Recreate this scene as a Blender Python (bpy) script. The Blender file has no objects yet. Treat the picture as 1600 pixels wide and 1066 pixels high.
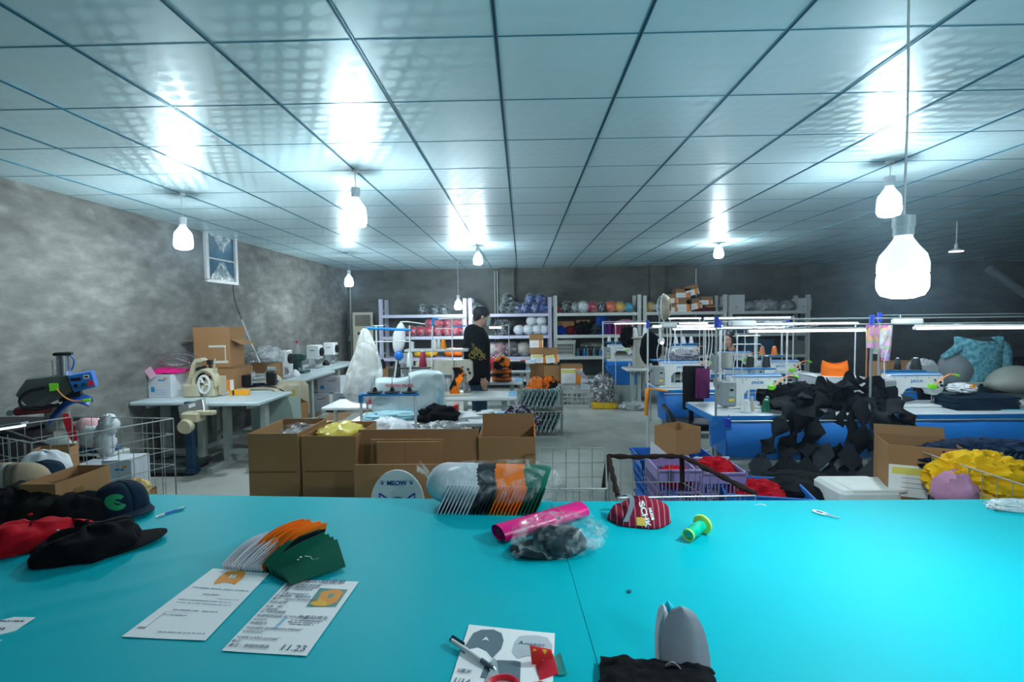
import bpy, math, random
from mathutils import Vector, Matrix, noise, Euler
R = math.radians; PI = math.pi
S = bpy.context.scene
COL = S.collection
# ---- camera ----
CF, CH = 770.0, 1.6
CROT = (Matrix.Rotation(R(1.15), 3, 'Z') @ Matrix.Rotation(R(90 - 2.7), 3, 'X') @ Matrix.Rotation(R(-0.65), 3, 'Z'))
cam = bpy.data.cameras.new('camera'); camo = bpy.data.objects.new('camera', cam); COL.objects.link(camo)
cam.sensor_width = 36; cam.lens = 36 * CF / 1600; cam.clip_start = .05
camo.matrix_world = Matrix.Translation((0, 0, CH)) @ CROT.to_4x4()
S.camera = camo
# ---- world, view ----
wd = bpy.data.worlds.new('world'); S.world = wd; wd.use_nodes = True
wd.node_tree.nodes['Background'].inputs[0].default_value = (.30, .44, .52, 1)
wd.node_tree.nodes['Background'].inputs[1].default_value = .25
S.view_settings.view_transform = 'Standard'; S.view_settings.look = 'None'
S.view_settings.exposure = .93; S.view_settings.gamma = 1; S.view_settings.use_curve_mapping = False
try:
    S.cycles.max_bounces = 7; S.cycles.diffuse_bounces = 4; S.cycles.transparent_max_bounces = 16
    S.cycles.use_denoising = True; S.cycles.sample_clamp_indirect = 6; S.cycles.caustics_reflective = False
except Exception: pass
BULB = 168.0       # emission of the bulbs' diffusers
TUBE = 9.0        # emission of the LED tubes over the machines
LCOL = (.84, .955, 1.0)
def ray(px, py): return CROT @ Vector(((px - 800) / CF, -(py - 533) / CF, -1))
def F(px, py, z=0.0):        # point of a horizontal surface at height z
    v = ray(px, py); t = (z - CH) / v.z; return Vector((v.x * t, v.y * t, z))
def W(px, py, Y):            # point at distance Y into the room
    v = ray(px, py); t = Y / v.y; return Vector((v.x * t, Y, CH + v.z * t))
# ---- materials ----
MATS = {}
def M(name, col=(.5, .5, .5), rough=.5, metal=0, nz=.08, ns=9, bump=0, bs=40, alpha=1, emit=0, ecol=None, coat=0, spec=.5, sheen=0, trans=0):
    if name in MATS: return MATS[name]
    m = bpy.data.materials.new(name); m.use_nodes = True; N = m.node_tree.nodes; L = m.node_tree.links
    b = N['Principled BSDF']
    tc = N.new('ShaderNodeTexCoord'); no = N.new('ShaderNodeTexNoise'); no.inputs['Scale'].default_value = ns; no.inputs['Detail'].default_value = 4
    L.new(tc.outputs['Object'], no.inputs['Vector'])
    mx = N.new('ShaderNodeMix'); mx.data_type = 'RGBA'
    mx.inputs[6].default_value = (*[max(0, c * (1 - nz * 1.6)) for c in col], 1); mx.inputs[7].default_value = (*[min(1, c * (1 + nz * 1.6)) for c in col], 1)
    L.new(no.outputs['Fac'], mx.inputs[0]); L.new(mx.outputs[2], b.inputs['Base Color'])
    b.inputs['Roughness'].default_value = rough; b.inputs['Metallic'].default_value = metal
    b.inputs['Specular IOR Level'].default_value = .12 if rough >= .75 and spec == .5 else spec; b.inputs['Coat Weight'].default_value = coat
    b.inputs['Sheen Weight'].default_value = sheen; b.inputs['Alpha'].default_value = alpha
    b.inputs['Transmission Weight'].default_value = trans
    if bump:
        n2 = N.new('ShaderNodeTexNoise'); n2.inputs['Scale'].default_value = bs; n2.inputs['Detail'].default_value = 6
        L.new(tc.outputs['Object'], n2.inputs['Vector'])
        bp = N.new('ShaderNodeBump'); bp.inputs['Strength'].default_value = bump; bp.inputs['Distance'].default_value = .01
        L.new(n2.outputs['Fac'], bp.inputs['Height']); L.new(bp.outputs[0], b.inputs['Normal'])
    if emit:
        b.inputs['Emission Color'].default_value = (*(ecol or col), 1); b.inputs['Emission Strength'].default_value = emit
    MATS[name] = m; return m
def film(name, col=(.80, .88, .92), a0=.03, a1=.34, sc=14, rough=.12):
    """crinkled clear plastic: mostly see-through, whitish where it folds"""
    if name in MATS: return MATS[name]
    m = M(name, col, rough, bump=1.0, bs=sc); N = m.node_tree.nodes; L = m.node_tree.links; b = N['Principled BSDF']
    tc = N.new('ShaderNodeTexCoord'); n = N.new('ShaderNodeTexNoise'); n.inputs['Scale'].default_value = sc; n.inputs['Distortion'].default_value = 1.5; n.inputs['Detail'].default_value = 5
    mr = N.new('ShaderNodeMapRange'); mr.inputs[1].default_value = .45; mr.inputs[2].default_value = .68; mr.inputs[3].default_value = a0; mr.inputs[4].default_value = a1
    L.new(tc.outputs['Object'], n.inputs['Vector']); L.new(n.outputs['Fac'], mr.inputs[0]); L.new(mr.outputs[0], b.inputs['Alpha'])
    return m
def spot(name, c1, c2, scale=30, thr=.5, rough=.8, soft=.04, kind='noise'):
    """two-colour fabric print"""
    if name in MATS: return MATS[name]
    m = M(name, c1, rough); N = m.node_tree.nodes; L = m.node_tree.links; b = N['Principled BSDF']
    tc = N.new('ShaderNodeTexCoord')
    if kind == 'noise':
        n = N.new('ShaderNodeTexNoise'); n.inputs['Scale'].default_value = scale; n.inputs['Detail'].default_value = 3; out = n.outputs['Fac']
    elif kind == 'wave':
        n = N.new('ShaderNodeTexWave'); n.inputs['Scale'].default_value = scale; n.inputs['Distortion'].default_value = .3; out = n.outputs['Fac']
    else:
        n = N.new('ShaderNodeTexChecker'); n.inputs['Scale'].default_value = scale; out = n.outputs['Fac']
    L.new(tc.outputs['Object'], n.inputs['Vector'])
    mr = N.new('ShaderNodeMapRange'); mr.inputs[1].default_value = thr - soft; mr.inputs[2].default_value = thr + soft
    L.new(out, mr.inputs[0])
    mx = N.new('ShaderNodeMix'); mx.data_type = 'RGBA'; mx.inputs[6].default_value = (*c1, 1); mx.inputs[7].default_value = (*c2, 1)
    L.new(mr.outputs[0], mx.inputs[0]); L.new(mx.outputs[2], b.inputs['Base Color']); return m
white = M('white_plastic', (.72, .76, .77), .35); wpaint = M('white_paint', (.62, .66, .68), .4); wcloth = M('white_fabric', (.66, .70, .74), .85, bump=.3)
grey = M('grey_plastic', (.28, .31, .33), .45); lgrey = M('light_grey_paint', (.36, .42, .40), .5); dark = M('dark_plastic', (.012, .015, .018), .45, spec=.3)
black = M('black_fabric', (.005, .006, .008), .9, nz=.3, bump=.4); blackp = M('black_plastic', (.006, .007, .009), .45, spec=.25)
navy = M('navy_fabric', (.008, .022, .045), .9, nz=.2, bump=.3); steel = M('steel', (.55, .58, .6), .3, 1); chrome = M('chrome', (.75, .78, .8), .15, 1)
wire = M('galvanised_wire', (.42, .45, .44), .4, .7); orange = M('orange_fabric', (.95, .19, .012), .75, bump=.2); green = M('green_fabric', (.005, .10, .062), .85, bump=.2)
red = M('red_fabric', (.50, .006, .018), .8, bump=.2); blue = M('blue_fabric', (.006, .165, .56), .6, nz=.12, ns=4, bump=.35, bs=9); blueband = M('blue_tape', (.006, .22, .62), .45)
rblue = M('royal_blue_fabric', (.004, .03, .28), .8, bump=.3); yellow = M('yellow_fabric', (.80, .47, .01), .8, bump=.3); magenta = M('magenta_sheet', (.80, .004, .23), .32)
carton = M('brown_cardboard', (.36, .20, .092), .8, nz=.06, ns=5, bump=.08, bs=60); cardin = M('cardboard_inside', (.33, .19, .095), .85); ctape = M('packing_tape', (.26, .15, .045), .25)
beige = M('beige_enamel', (.50, .46, .32), .4); cream = M('cream_fabric', (.52, .47, .34), .85, bump=.4); jblue = M('blue_plastic', (.01, .17, .62), .35)
orangep = M('orange_plastic', (.95, .30, .01), .4); lime = M('lime_plastic', (.20, .75, .02), .4); redp = M('red_plastic', (.62, .01, .03), .3); pink = M('pink_fabric', (.72, .22, .45), .8)
paper = M('paper', (.88, .90, .91), .7, nz=.02); ink = M('ink', (.05, .08, .16), .7); bfilm = film('clear_bag'); gfilm = film('dense_bag', (.75, .82, .85), .35, .85, 9)
M('orange_gooseneck', (.95, .35, .08), .5); M('yellow_label', (.85, .65, .02), .5)
brown = M('dark_brown_fabric', (.03, .018, .016), .9, bump=.6, bs=60)
# ---- mesh builder ----
class MB:
    def __init__(s, *mats): s.v = []; s.f = []; s.m = []; s.mats = list(mats); s.T = Matrix(); s.k = 0
    def mat(s, m):
        if m not in s.mats: s.mats.append(m)
        s.k = s.mats.index(m); return s
    def at(s, loc=(0, 0, 0), rot=(0, 0, 0), sc=(1, 1, 1)):
        s.T = Matrix.Translation(loc) @ Euler([R(a) for a in rot]).to_matrix().to_4x4() @ Matrix.Diagonal((*sc, 1)); return s
    def add(s, vs, fs):
        o = len(s.v); s.v += [s.T @ Vector(p) for p in vs]; s.f += [[i + o for i in f] for f in fs]; s.m += [s.k] * len(fs); return s
    def box(s, x0, x1, y0, y1, z0, z1):
        p = [(x, y, z) for z in (z0, z1) for y in (y0, y1) for x in (x0, x1)]
        return s.add(p, [(0, 2, 3, 1), (4, 5, 7, 6), (0, 1, 5, 4), (2, 6, 7, 3), (0, 4, 6, 2), (1, 3, 7, 5)])
    def cbox(s, c, d): return s.box(c[0] - d[0] / 2, c[0] + d[0] / 2, c[1] - d[1] / 2, c[1] + d[1] / 2, c[2] - d[2] / 2, c[2] + d[2] / 2)
    def rbox(s, c, d, r=.01, n=3):
        """box with rounded upright edges and chamfered top and bottom"""
        hx, hy, hz = d[0] / 2, d[1] / 2, d[2] / 2; r = min(r, hx * .95, hy * .95, hz * .95)
        def ring(i, z):
            o = []
            for q, (sx, sy) in enumerate(((1, 1), (-1, 1), (-1, -1), (1, -1))):
                for k in range(n + 1):
                    a = (q + k / n) * PI / 2
                    o.append((c[0] + sx * (hx - r) + (r - i) * math.cos(a), c[1] + sy * (hy - r) + (r - i) * math.sin(a), c[2] + z))
            return o
        e = r * .5
        return s.loft([ring(e, -hz), ring(0, -hz + e), ring(0, hz - e), ring(e, hz)])
    def loft(s, rings, cap=True, closed=True):
        n = len(rings[0]); vs = [p for r_ in rings for p in r_]; fs = []
        for j in range(len(rings) - 1):
            for i in range(n if closed else n - 1):
                a = j * n + i; b = j * n + (i + 1) % n; fs.append((a, b, b + n, a + n))
        if cap: fs.append(tuple(range(n))[::-1]); fs.append(tuple(range((len(rings) - 1) * n, len(rings) * n)))
        return s.add(vs, fs)
    def lathe(s, prof, n=16, cap=True):
        return s.loft([[(r_ * math.cos(2 * PI * i / n), r_ * math.sin(2 * PI * i / n), z) for i in range(n)] for r_, z in prof], cap)
    def cyl(s, p, q, r0, r1=None, n=10, cap=True):
        p, q = Vector(p), Vector(q); d = q - p; r1 = r0 if r1 is None else r1
        a = d.orthogonal().normalized(); b = d.normalized().cross(a)
        rg = lambda c, r_: [c + (a * math.cos(2 * PI * i / n) + b * math.sin(2 * PI * i / n)) * r_ for i in range(n)]
        return s.loft([rg(p, r0), rg(q, r1)], cap)
    def tube(s, pts, r, n=6, smooth=0, closed=False):
        pts = [Vector(p) for p in pts]
        for _ in range(smooth):
            q = [pts[0]]
            for a, b in zip(pts, pts[1:]): q += [a * .75 + b * .25, a * .25 + b * .75]
            pts = q + [pts[-1]]
        rings = []; a = None
        for i, p in enumerate(pts):
            d = (pts[min(i + 1, len(pts) - 1)] - pts[max(i - 1, 0)]).normalized()
            if a is None: a = d.orthogonal().normalized()
            else: a = (a - d * a.dot(d)); a = a.normalized() if a.length > 1e-6 else d.orthogonal().normalized()
            b = d.cross(a); rr = r(i / (len(pts) - 1)) if callable(r) else r
            rings.append([p + (a * math.cos(2 * PI * k / n) + b * math.sin(2 * PI * k / n)) * rr for k in range(n)])
        return s.loft(rings)
    def prism(s, poly, y0, y1, axis='y'):
        """outline in (x,z) pushed along y, or in (x,y) pushed along z"""
        if axis == 'y': r = [[(x, y, z) for x, z in poly] for y in (y0, y1)]
        elif axis == 'x': r = [[(y, x, z) for x, z in poly] for y in (y0, y1)]
        else: r = [[(x, z, y) for x, z in poly] for y in (y0, y1)]
        return s.loft(r)
    def grid(s, nu, nv, fn, thick=0):
        vs = [Vector(fn(i / nu, j / nv)) for j in range(nv + 1) for i in range(nu + 1)]; fs = []
        for j in range(nv):
            for i in range(nu):
                a = j * (nu + 1) + i; fs.append((a, a + 1, a + nu + 2, a + nu + 1))
        if thick:
            nn = [Vector() for _ in vs]
            for f in fs:
                q = (vs[f[2]] - vs[f[0]]).cross(vs[f[3]] - vs[f[1]])
                for i in f: nn[i] += q
            o = len(vs); vs += [v - (n_.normalized() * thick if n_.length else Vector()) for v, n_ in zip(vs, nn)]
            fs += [tuple(i + o for i in f[::-1]) for f in fs]
            b = [i for i in range(nu + 1)] + [j * (nu + 1) + nu for j in range(1, nv + 1)] + [nv * (nu + 1) + i for i in range(nu - 1, -1, -1)] + [j * (nu + 1) for j in range(nv - 1, 0, -1)]
            for i in range(len(b)): a, c = b[i], b[(i + 1) % len(b)]; fs.append((a, a + o, c + o, c))
        return s.add(vs, fs)
    def ball(s, c, r, n=12, m=8, amp=0, fr=3, seed=0, floor=None, ridge=False):
        c = Vector(c); rx, ry, rz = (r, r, r) if isinstance(r, (int, float)) else r
        def fn(u, v):
            t, p = u * 2 * PI, (v - .5) * PI
            d = Vector((math.cos(t) * math.cos(p), math.sin(t) * math.cos(p), math.sin(p)))
            k = 1
            if amp:
                q = d * fr + Vector((seed * 7.3, seed * 3.1, seed))
                nv_ = noise.noise(q) + .5 * noise.noise(q * 2.3)
                k += amp * ((1 - 2 * abs(nv_)) - .3 if ridge else nv_)
            o = c + Vector((d.x * rx, d.y * ry, d.z * rz)) * k
            if floor is not None and o.z < floor: o.z = floor
            return o
        return s.grid(n, m, fn)
    def build(s, name, parent=None, smooth=True, angle=40):
        me = bpy.data.meshes.new(name); me.from_pydata(s.v, [], s.f)
        for m in s.mats: me.materials.append(m)
        me.polygons.foreach_set('material_index', s.m)
        if smooth:
            me.polygons.foreach_set('use_smooth', [True] * len(s.f))
            if angle < 180: me.set_sharp_from_angle(angle=R(angle))
        me.update(); o = bpy.data.objects.new(name, me); COL.objects.link(o)
        if parent: o.parent = parent
        return o
def tag(o, label, cat, group=None, kind=None):
    o['label'] = label; o['category'] = cat
    if group: o['group'] = group
    if kind: o['kind'] = kind
    return o
def thing(name, label, cat, loc=(0, 0, 0), rz=0, group=None, rot=None):
    o = bpy.data.objects.new(name, None); COL.objects.link(o); o.location = loc; o.empty_display_size = .1
    o.rotation_euler = [R(a) for a in rot] if rot else (0, 0, R(rz)); return tag(o, label, cat, group)
def one(mb, name, label, cat, loc=(0, 0, 0), rz=0, group=None, rot=None, kind=None, angle=40):
    o = mb.build(name, angle=angle); o.location = loc; o.rotation_euler = [R(a) for a in rot] if rot else (0, 0, R(rz)); return tag(o, label, cat, group, kind)
def struct(mb, name, parent=None, angle=40):
    o = mb.build(name, parent, angle=angle)
    if not parent: o['kind'] = 'structure'
    return o
KIDS = {}
def dup(root, loc, rz=None, label=None, group=None, sc=None, rot=None):
    r = root.copy(); COL.objects.link(r); r.location = loc
    if rz is not None: r.rotation_euler = (0, 0, R(rz))
    if rot is not None: r.rotation_euler = [R(a) for a in rot]
    if label: r['label'] = label
    if group: r['group'] = group
    if sc: r.scale = (sc,) * 3 if isinstance(sc, (int, float)) else sc
    def rec(a, b):
        for ch in list(a.children):
            if ch.name.startswith('Tmp'): continue
            c = ch.copy(); COL.objects.link(c); c.parent = b; c.matrix_parent_inverse = ch.matrix_parent_inverse.copy(); rec(ch, c)
    rec(root, r); return r
def text(s, size, mt, name='lettering', parent=None, loc=(0, 0, 0), rot=(90, 0, 0), ext=.0004, ax='CENTER', sx=1, bold=0):
    cu = bpy.data.curves.new('tmp', 'FONT'); cu.body = s; cu.size = size; cu.extrude = ext; cu.align_x = ax; cu.resolution_u = 3; cu.offset = bold
    t = bpy.data.objects.new('tmp', cu); COL.objects.link(t); bpy.context.view_layer.update()
    me = bpy.data.meshes.new_from_object(t.evaluated_get(bpy.context.evaluated_depsgraph_get()))
    bpy.data.objects.remove(t); me.materials.clear(); me.materials.append(mt)
    o = bpy.data.objects.new(name, me); COL.objects.link(o); o.location = loc; o.rotation_euler = [R(a) for a in rot]; o.scale.x = sx
    if parent: o.parent = parent
    return o
ORD = ['first', 'second', 'third', 'fourth', 'fifth', 'sixth', 'seventh', 'eighth', 'ninth', 'tenth', 'eleventh', 'twelfth', 'thirteenth', 'fourteenth', 'fifteenth', 'sixteenth', 'seventeenth', 'eighteenth', 'nineteenth', 'twentieth']
def poles(t, name, m_, segs, r=.01, n=8):
    for a, c in segs: b = MB(m_); b.cyl(a, c, r, n=n); b.build(name, t)
def conform(o, target, gap=.0015, ax='z'):
    """lay a flat print on the curved surface under it"""
    from mathutils.bvhtree import BVHTree
    me = target.data; bv = BVHTree.FromPolygons([v.co for v in me.vertices], [p.vertices for p in me.polygons]); Mx = o.matrix_basis
    for v in o.data.vertices:
        p = Mx @ v.co; h = bv.ray_cast(Vector((p.x, p.y, 1)), Vector((0, 0, -1)))
        if ax == 'y':
            h = bv.ray_cast(Vector((p.x, -1, p.z)), Vector((0, 1, 0))); v.co = Vector((p.x, h[0].y - gap - (.001 if v.co.z > 0 else 0), p.z)) if h[0] else p; continue
        if h[0]: v.co = Vector((p.x, p.y, h[0].z + gap + (.001 if v.co.z > 0 else 0)))
        else: v.co = p
    o.location = (0, 0, 0); o.rotation_euler = (0, 0, 0); o.scale = (1, 1, 1)
# ---- shared kinds of things ----
def cap_parts(root, col, brimcol=None, rx=.10, ry=.088, h=.115, amp=.0, seed=1, button=True, crush=0):
    mb = MB(col)
    def fn(u, v):
        t, p = u * 2 * PI, v * PI / 2
        se = 1 - .018 * math.exp(-((((t + PI / 6) % (PI / 3)) - PI / 6) / .09) ** 2) * (v > .02)
        k = se * (1 + amp * noise.noise(Vector((math.cos(t) * 2, math.sin(t) * 2, v * 3 + seed))))
        z = h * math.sin(p) ** .85 * (1 + .10 * math.cos(t) * math.cos(p)) * k
        z -= crush * h * math.exp(-((math.cos(t) * math.cos(p) * 1.5 + .2) ** 2)) * math.sin(p)
        return (rx * math.cos(t) * math.cos(p) ** .8 * k, ry * math.sin(t) * math.cos(p) ** .8 * k, z)
    mb.grid(36, 10, fn, .0016); mb.build('crown', root, angle=180)
    mb = MB(brimcol or col)
    def bf(u, v):
        a = (u - .5) * R(140); ix, iy = rx * math.cos(a) * .97, ry * math.sin(a) * .97
        L_ = .078 * (1 - abs(2 * u - 1) ** 2.6) + .002
        x, y = ix + L_ * v * 1.02, iy * (1 - .0 * v)
        return (x, y, .004 + .020 * (1 - (y / ry) ** 2) * (.4 + .6 * v) - .010 * v)
    mb.grid(16, 6, bf, .003); mb.build('brim', root, angle=60)
    if button: b = MB(brimcol or col); b.lathe([(.001, h * 1.0 + .004), (.006, h + .002), (.007, h - .003)], 8); b.build('button', root)
def cap(label, loc, rz=0, col=None, brimcol=None, rot=None, name='baseball_cap', group=None, **k):
    t = thing(name, label, 'cap', loc, rz, group, rot); cap_parts(t, col or black, brimcol, **k); return t
def box_mesh(root, w, d, h, mt=None, flaps=(), open_=True, fl=None, th=.004):
    """carton: four walls and a floor in one body, each flap a part; flaps: list of (side, angle below horizontal)"""
    mt = mt or carton; b = MB(mt); t = th
    b.box(-w / 2, w / 2, -d / 2, -d / 2 + t, 0, h).box(-w / 2, w / 2, d / 2 - t, d / 2, 0, h).box(-w / 2, -w / 2 + t, -d / 2 + t, d / 2 - t, 0, h).box(w / 2 - t, w / 2, -d / 2 + t, d / 2 - t, 0, h).box(-w / 2, w / 2, -d / 2, d / 2, 0, t)
    if not open_: b.box(-w / 2, w / 2, -d / 2, d / 2, h - t, h)
    b.build('body', root, False)
    for side, ang in flaps:
        L_ = fl or min(w, d) / 2; c, s_ = math.cos(R(ang)), math.sin(R(ang)); f = MB(mt)
        if side in 'fb':
            sg = -1 if side == 'f' else 1; y0 = sg * d / 2
            f.add([(-w / 2, y0, h), (w / 2, y0, h), (w / 2, y0 + sg * L_ * c, h - L_ * s_), (-w / 2, y0 + sg * L_ * c, h - L_ * s_), (-w / 2, y0, h + t), (w / 2, y0, h + t), (w / 2, y0 + sg * L_ * c, h + t - L_ * s_), (-w / 2, y0 + sg * L_ * c, h + t - L_ * s_)],
                  [(0, 1, 2, 3), (7, 6, 5, 4), (0, 4, 5, 1), (1, 5, 6, 2), (2, 6, 7, 3), (3, 7, 4, 0)])
        else:
            sg = -1 if side == 'l' else 1; x0 = sg * w / 2
            f.add([(x0, -d / 2, h), (x0, d / 2, h), (x0 + sg * L_ * c, d / 2, h - L_ * s_), (x0 + sg * L_ * c, -d / 2, h - L_ * s_), (x0, -d / 2, h + t), (x0, d / 2, h + t), (x0 + sg * L_ * c, d / 2, h + t - L_ * s_), (x0 + sg * L_ * c, -d / 2, h + t - L_ * s_)],
                  [(0, 1, 2, 3), (7, 6, 5, 4), (0, 4, 5, 1), (1, 5, 6, 2), (2, 6, 7, 3), (3, 7, 4, 0)])
        f.build('flap', root, False)
def carton_box(label, loc, w, d, h, rz=0, mt=None, flaps=(), open_=True, fl=None, name='cardboard_box', group=None, rot=None, cat='box'):
    t = thing(name, label, cat, loc, rz, group, rot); box_mesh(t, w, d, h, mt, flaps, open_, fl); return t
def panel(root, c, d, mt, name='printed_label'):
    b = MB(mt); b.cbox(c, d); return b.build(name, root, False)
CN = {}
def cone(label, loc, col, h=.16, r=.045, group=None, name='thread_cone'):
    if group and label.split()[0] not in ORD: CN[group] = CN.get(group, -1) + 1; label = ORD[CN[group]] + ' from the left, ' + label
    t = thing(name, label, 'thread', loc, random.Random(label).uniform(0, 90), group)
    b = MB(col); b.lathe([(r * .9, .004), (r, .01), (r * .62, h * .9), (r * .5, h * .93)], 16); b.build('thread', t)
    b = MB(white); b.lathe([(r * .85, 0), (r * .85, .004)], 12); b.lathe([(r * .4, h * .92), (r * .36, h)], 10); b.build('tube', t); return t
def sewing_machine(label, loc, rz=0, body=None, accent=True, txt='JACK', lamp=True, sc=1, group=None):
    t = thing('sewing_machine', label, 'sewing machine', loc, rz, group); t.scale = (sc,) * 3; body = body or white
    b = MB(body); b.rbox((0, 0, .008), (.50, .19, .016), .02); b.build('bed', t)
    b = MB(body)
    b.prism([(-.22, .016), (-.22, .275), (-.20, .29), (.22, .29), (.245, .27), (.25, .15), (.235, .125), (.19, .10), (.165, .10), (.155, .13), (.12, .165), (-.03, .172), (-.075, .155), (-.10, .12), (-.10, .016)], -.05, .05)
    b.build('arm', t, angle=30)
    b = MB(steel); b.cyl((.205, -.005, .03), (.205, -.005, .11), .006); b.cyl((.19, .0, .035), (.19, 0, .11), .005); b.cbox((.205, -.005, .025), (.03, .05, .012)); b.build('needle_bar', t)
    b = MB(dark)
    for x, z in ((.215, .215), (.228, .185), (.17, .235), (.195, .17)): b.cyl((x, -.05, z), (x, -.062, z), .011 if x > .2 else .006, n=10)
    for x in (-.18, -.08, .02, .12): b.cyl((x, -.05, .255), (x, -.053, .255), .004, n=6)
    b.build('tension_dial', t)
    b = MB(grey); b.rbox((-.245, -.01, .13), (.14, .15, .22), .02); b.build('motor_box', t)
    b = MB(M('yellow_label', (.85, .65, .02), .5)); b.cbox((-.225, -.0865, .075), (.045, .003, .022)); b.build('warning_label', t, False)
    b = MB(lgrey); b.cbox((-.225, -.0865, .15), (.05, .003, .08)); b.mat(dark).cbox((-.225, -.089, .165), (.03, .002, .02)); b.build('control_panel', t, False)
    b = MB(grey); b.cyl((-.315, 0, .22), (-.335, 0, .22), .055, .05, 20); b.build('handwheel', t)
    if accent: b = MB(blueband); b.cbox((.01, 0, .2925), (.45, .07, .005)); b.cbox((.01, -.051, .275), (.44, .002, .008)); b.build('blue_stripe', t, False)
    if txt: text(txt, .032, blueband, 'lettering', t, (.02, -.0515, .215), sx=1.5, bold=.0006)
    if lamp:
        b = MB(M('orange_gooseneck', (.95, .35, .08), .5)); b.tube([(.15, -.08, .19), (.2, -.09, .25), (.27, -.08, .29), (.33, -.07, .28)], .006, 6, 2); b.build('lamp_neck', t)
        b = MB(lime); b.cbox((.135, -.072, .18), (.05, .04, .035)); b.cyl((.32, -.07, .283), (.36, -.068, .27), .011); b.build('magnetic_lamp', t)
    return t
def table(label, x0, x1, y0, y1, h=.76, edge=None, legs='T', name='sewing_table', top=None, rz=0, cat='table', group=None, panelm=None):
    cx, cy = (x0 + x1) / 2, (y0 + y1) / 2; w, d = x1 - x0, y1 - y0
    t = thing(name, label, cat, (cx, cy, 0), rz, group)
    b = MB(top or wpaint); b.rbox((0, 0, h - .02), (w, d, .04), .03); b.build('tabletop', t)
    if edge: b = MB(edge); b.box(-w / 2 - .004, w / 2 + .004, -d / 2 - .006, -d / 2 - .001, h - .055, h - .004).box(-w / 2 - .006, -w / 2 - .001, -d / 2, d / 2, h - .055, h - .004); b.build('edge_band', t, False)
    for sx in (-1, 1):
        b = MB(lgrey); x = sx * (w / 2 - .14)
        b.box(x - .03, x + .03, -.04, .04, .06, h - .05).box(x - .03, x + .03, -d / 2 + .04, d / 2 - .04, 0, .06).box(x - .025, x + .025, -d / 2 + .08, d / 2 - .08, h - .08, h - .04)
        b.build('leg', t, False)
    b = MB(lgrey); b.box(-w / 2 + .17, w / 2 - .17, -.015, .015, .12, .18); b.build('crossbar', t, False)
    return t
def wire_panel(b, w, h, nx, nz, T, r=.0022, rr=.004):
    """mesh panel of wires: width along x, height along z, placed by matrix T"""
    old = b.T; b.T = T
    for i in range(nx + 1): x = w * i / nx; b.cyl((x, 0, 0), (x, 0, h), rr if i in (0, nx) else r, n=5)
    for j in range(nz + 1): z = h * j / nz; b.cyl((0, 0, z), (w, 0, z), rr if j in (0, nz) else r, n=5)
    b.T = old
def quad_panel(b, a, c, h0, h1, nx, nz, r=.0022, rr=.004, z0=0):
    a, c = Vector(a), Vector(c)
    d = c - a; T = Matrix.Translation((a.x, a.y, z0)) @ Matrix.Rotation(math.atan2(d.y, d.x), 4, 'Z')
    wire_panel(b, d.length, h1 - z0, nx, nz, T, r, rr)
def wire_cage(label, pts, h, nseg=8, nz=6, name='wire_basket', z0=.0, cat='wire basket', group=None):
    """pts: floor corners; each side a part, plus the floor grid"""
    c = sum((Vector((p[0], p[1], 0)) for p in pts), Vector()) / len(pts); t = thing(name, label, cat, (c.x, c.y, 0), 0, group)
    q = [Vector((p[0] - c.x, p[1] - c.y, 0)) for p in pts]
    for i in range(len(q)):
        b = MB(wire); a, e = q[i], q[(i + 1) % len(q)]; n = max(3, round((e - a).length / .075)); quad_panel(b, a, e, 0, h, n, nz, z0=z0); b.build('side_panel', t)
    b = MB(wire)
    for k in range(9): s_ = k / 8; b.cyl(q[0].lerp(q[1], s_) + Vector((0, 0, z0 + .003)), q[3].lerp(q[2], s_) + Vector((0, 0, z0 + .003)), .0022, n=4)
    b.build('floor_grid', t); return t
def crumple(b, c, r, seed=0, amp=.5, fr=2.5, floor=None, n=28, m=16): return b.ball(c, r, n, m, amp, fr, seed, floor, True)
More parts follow.
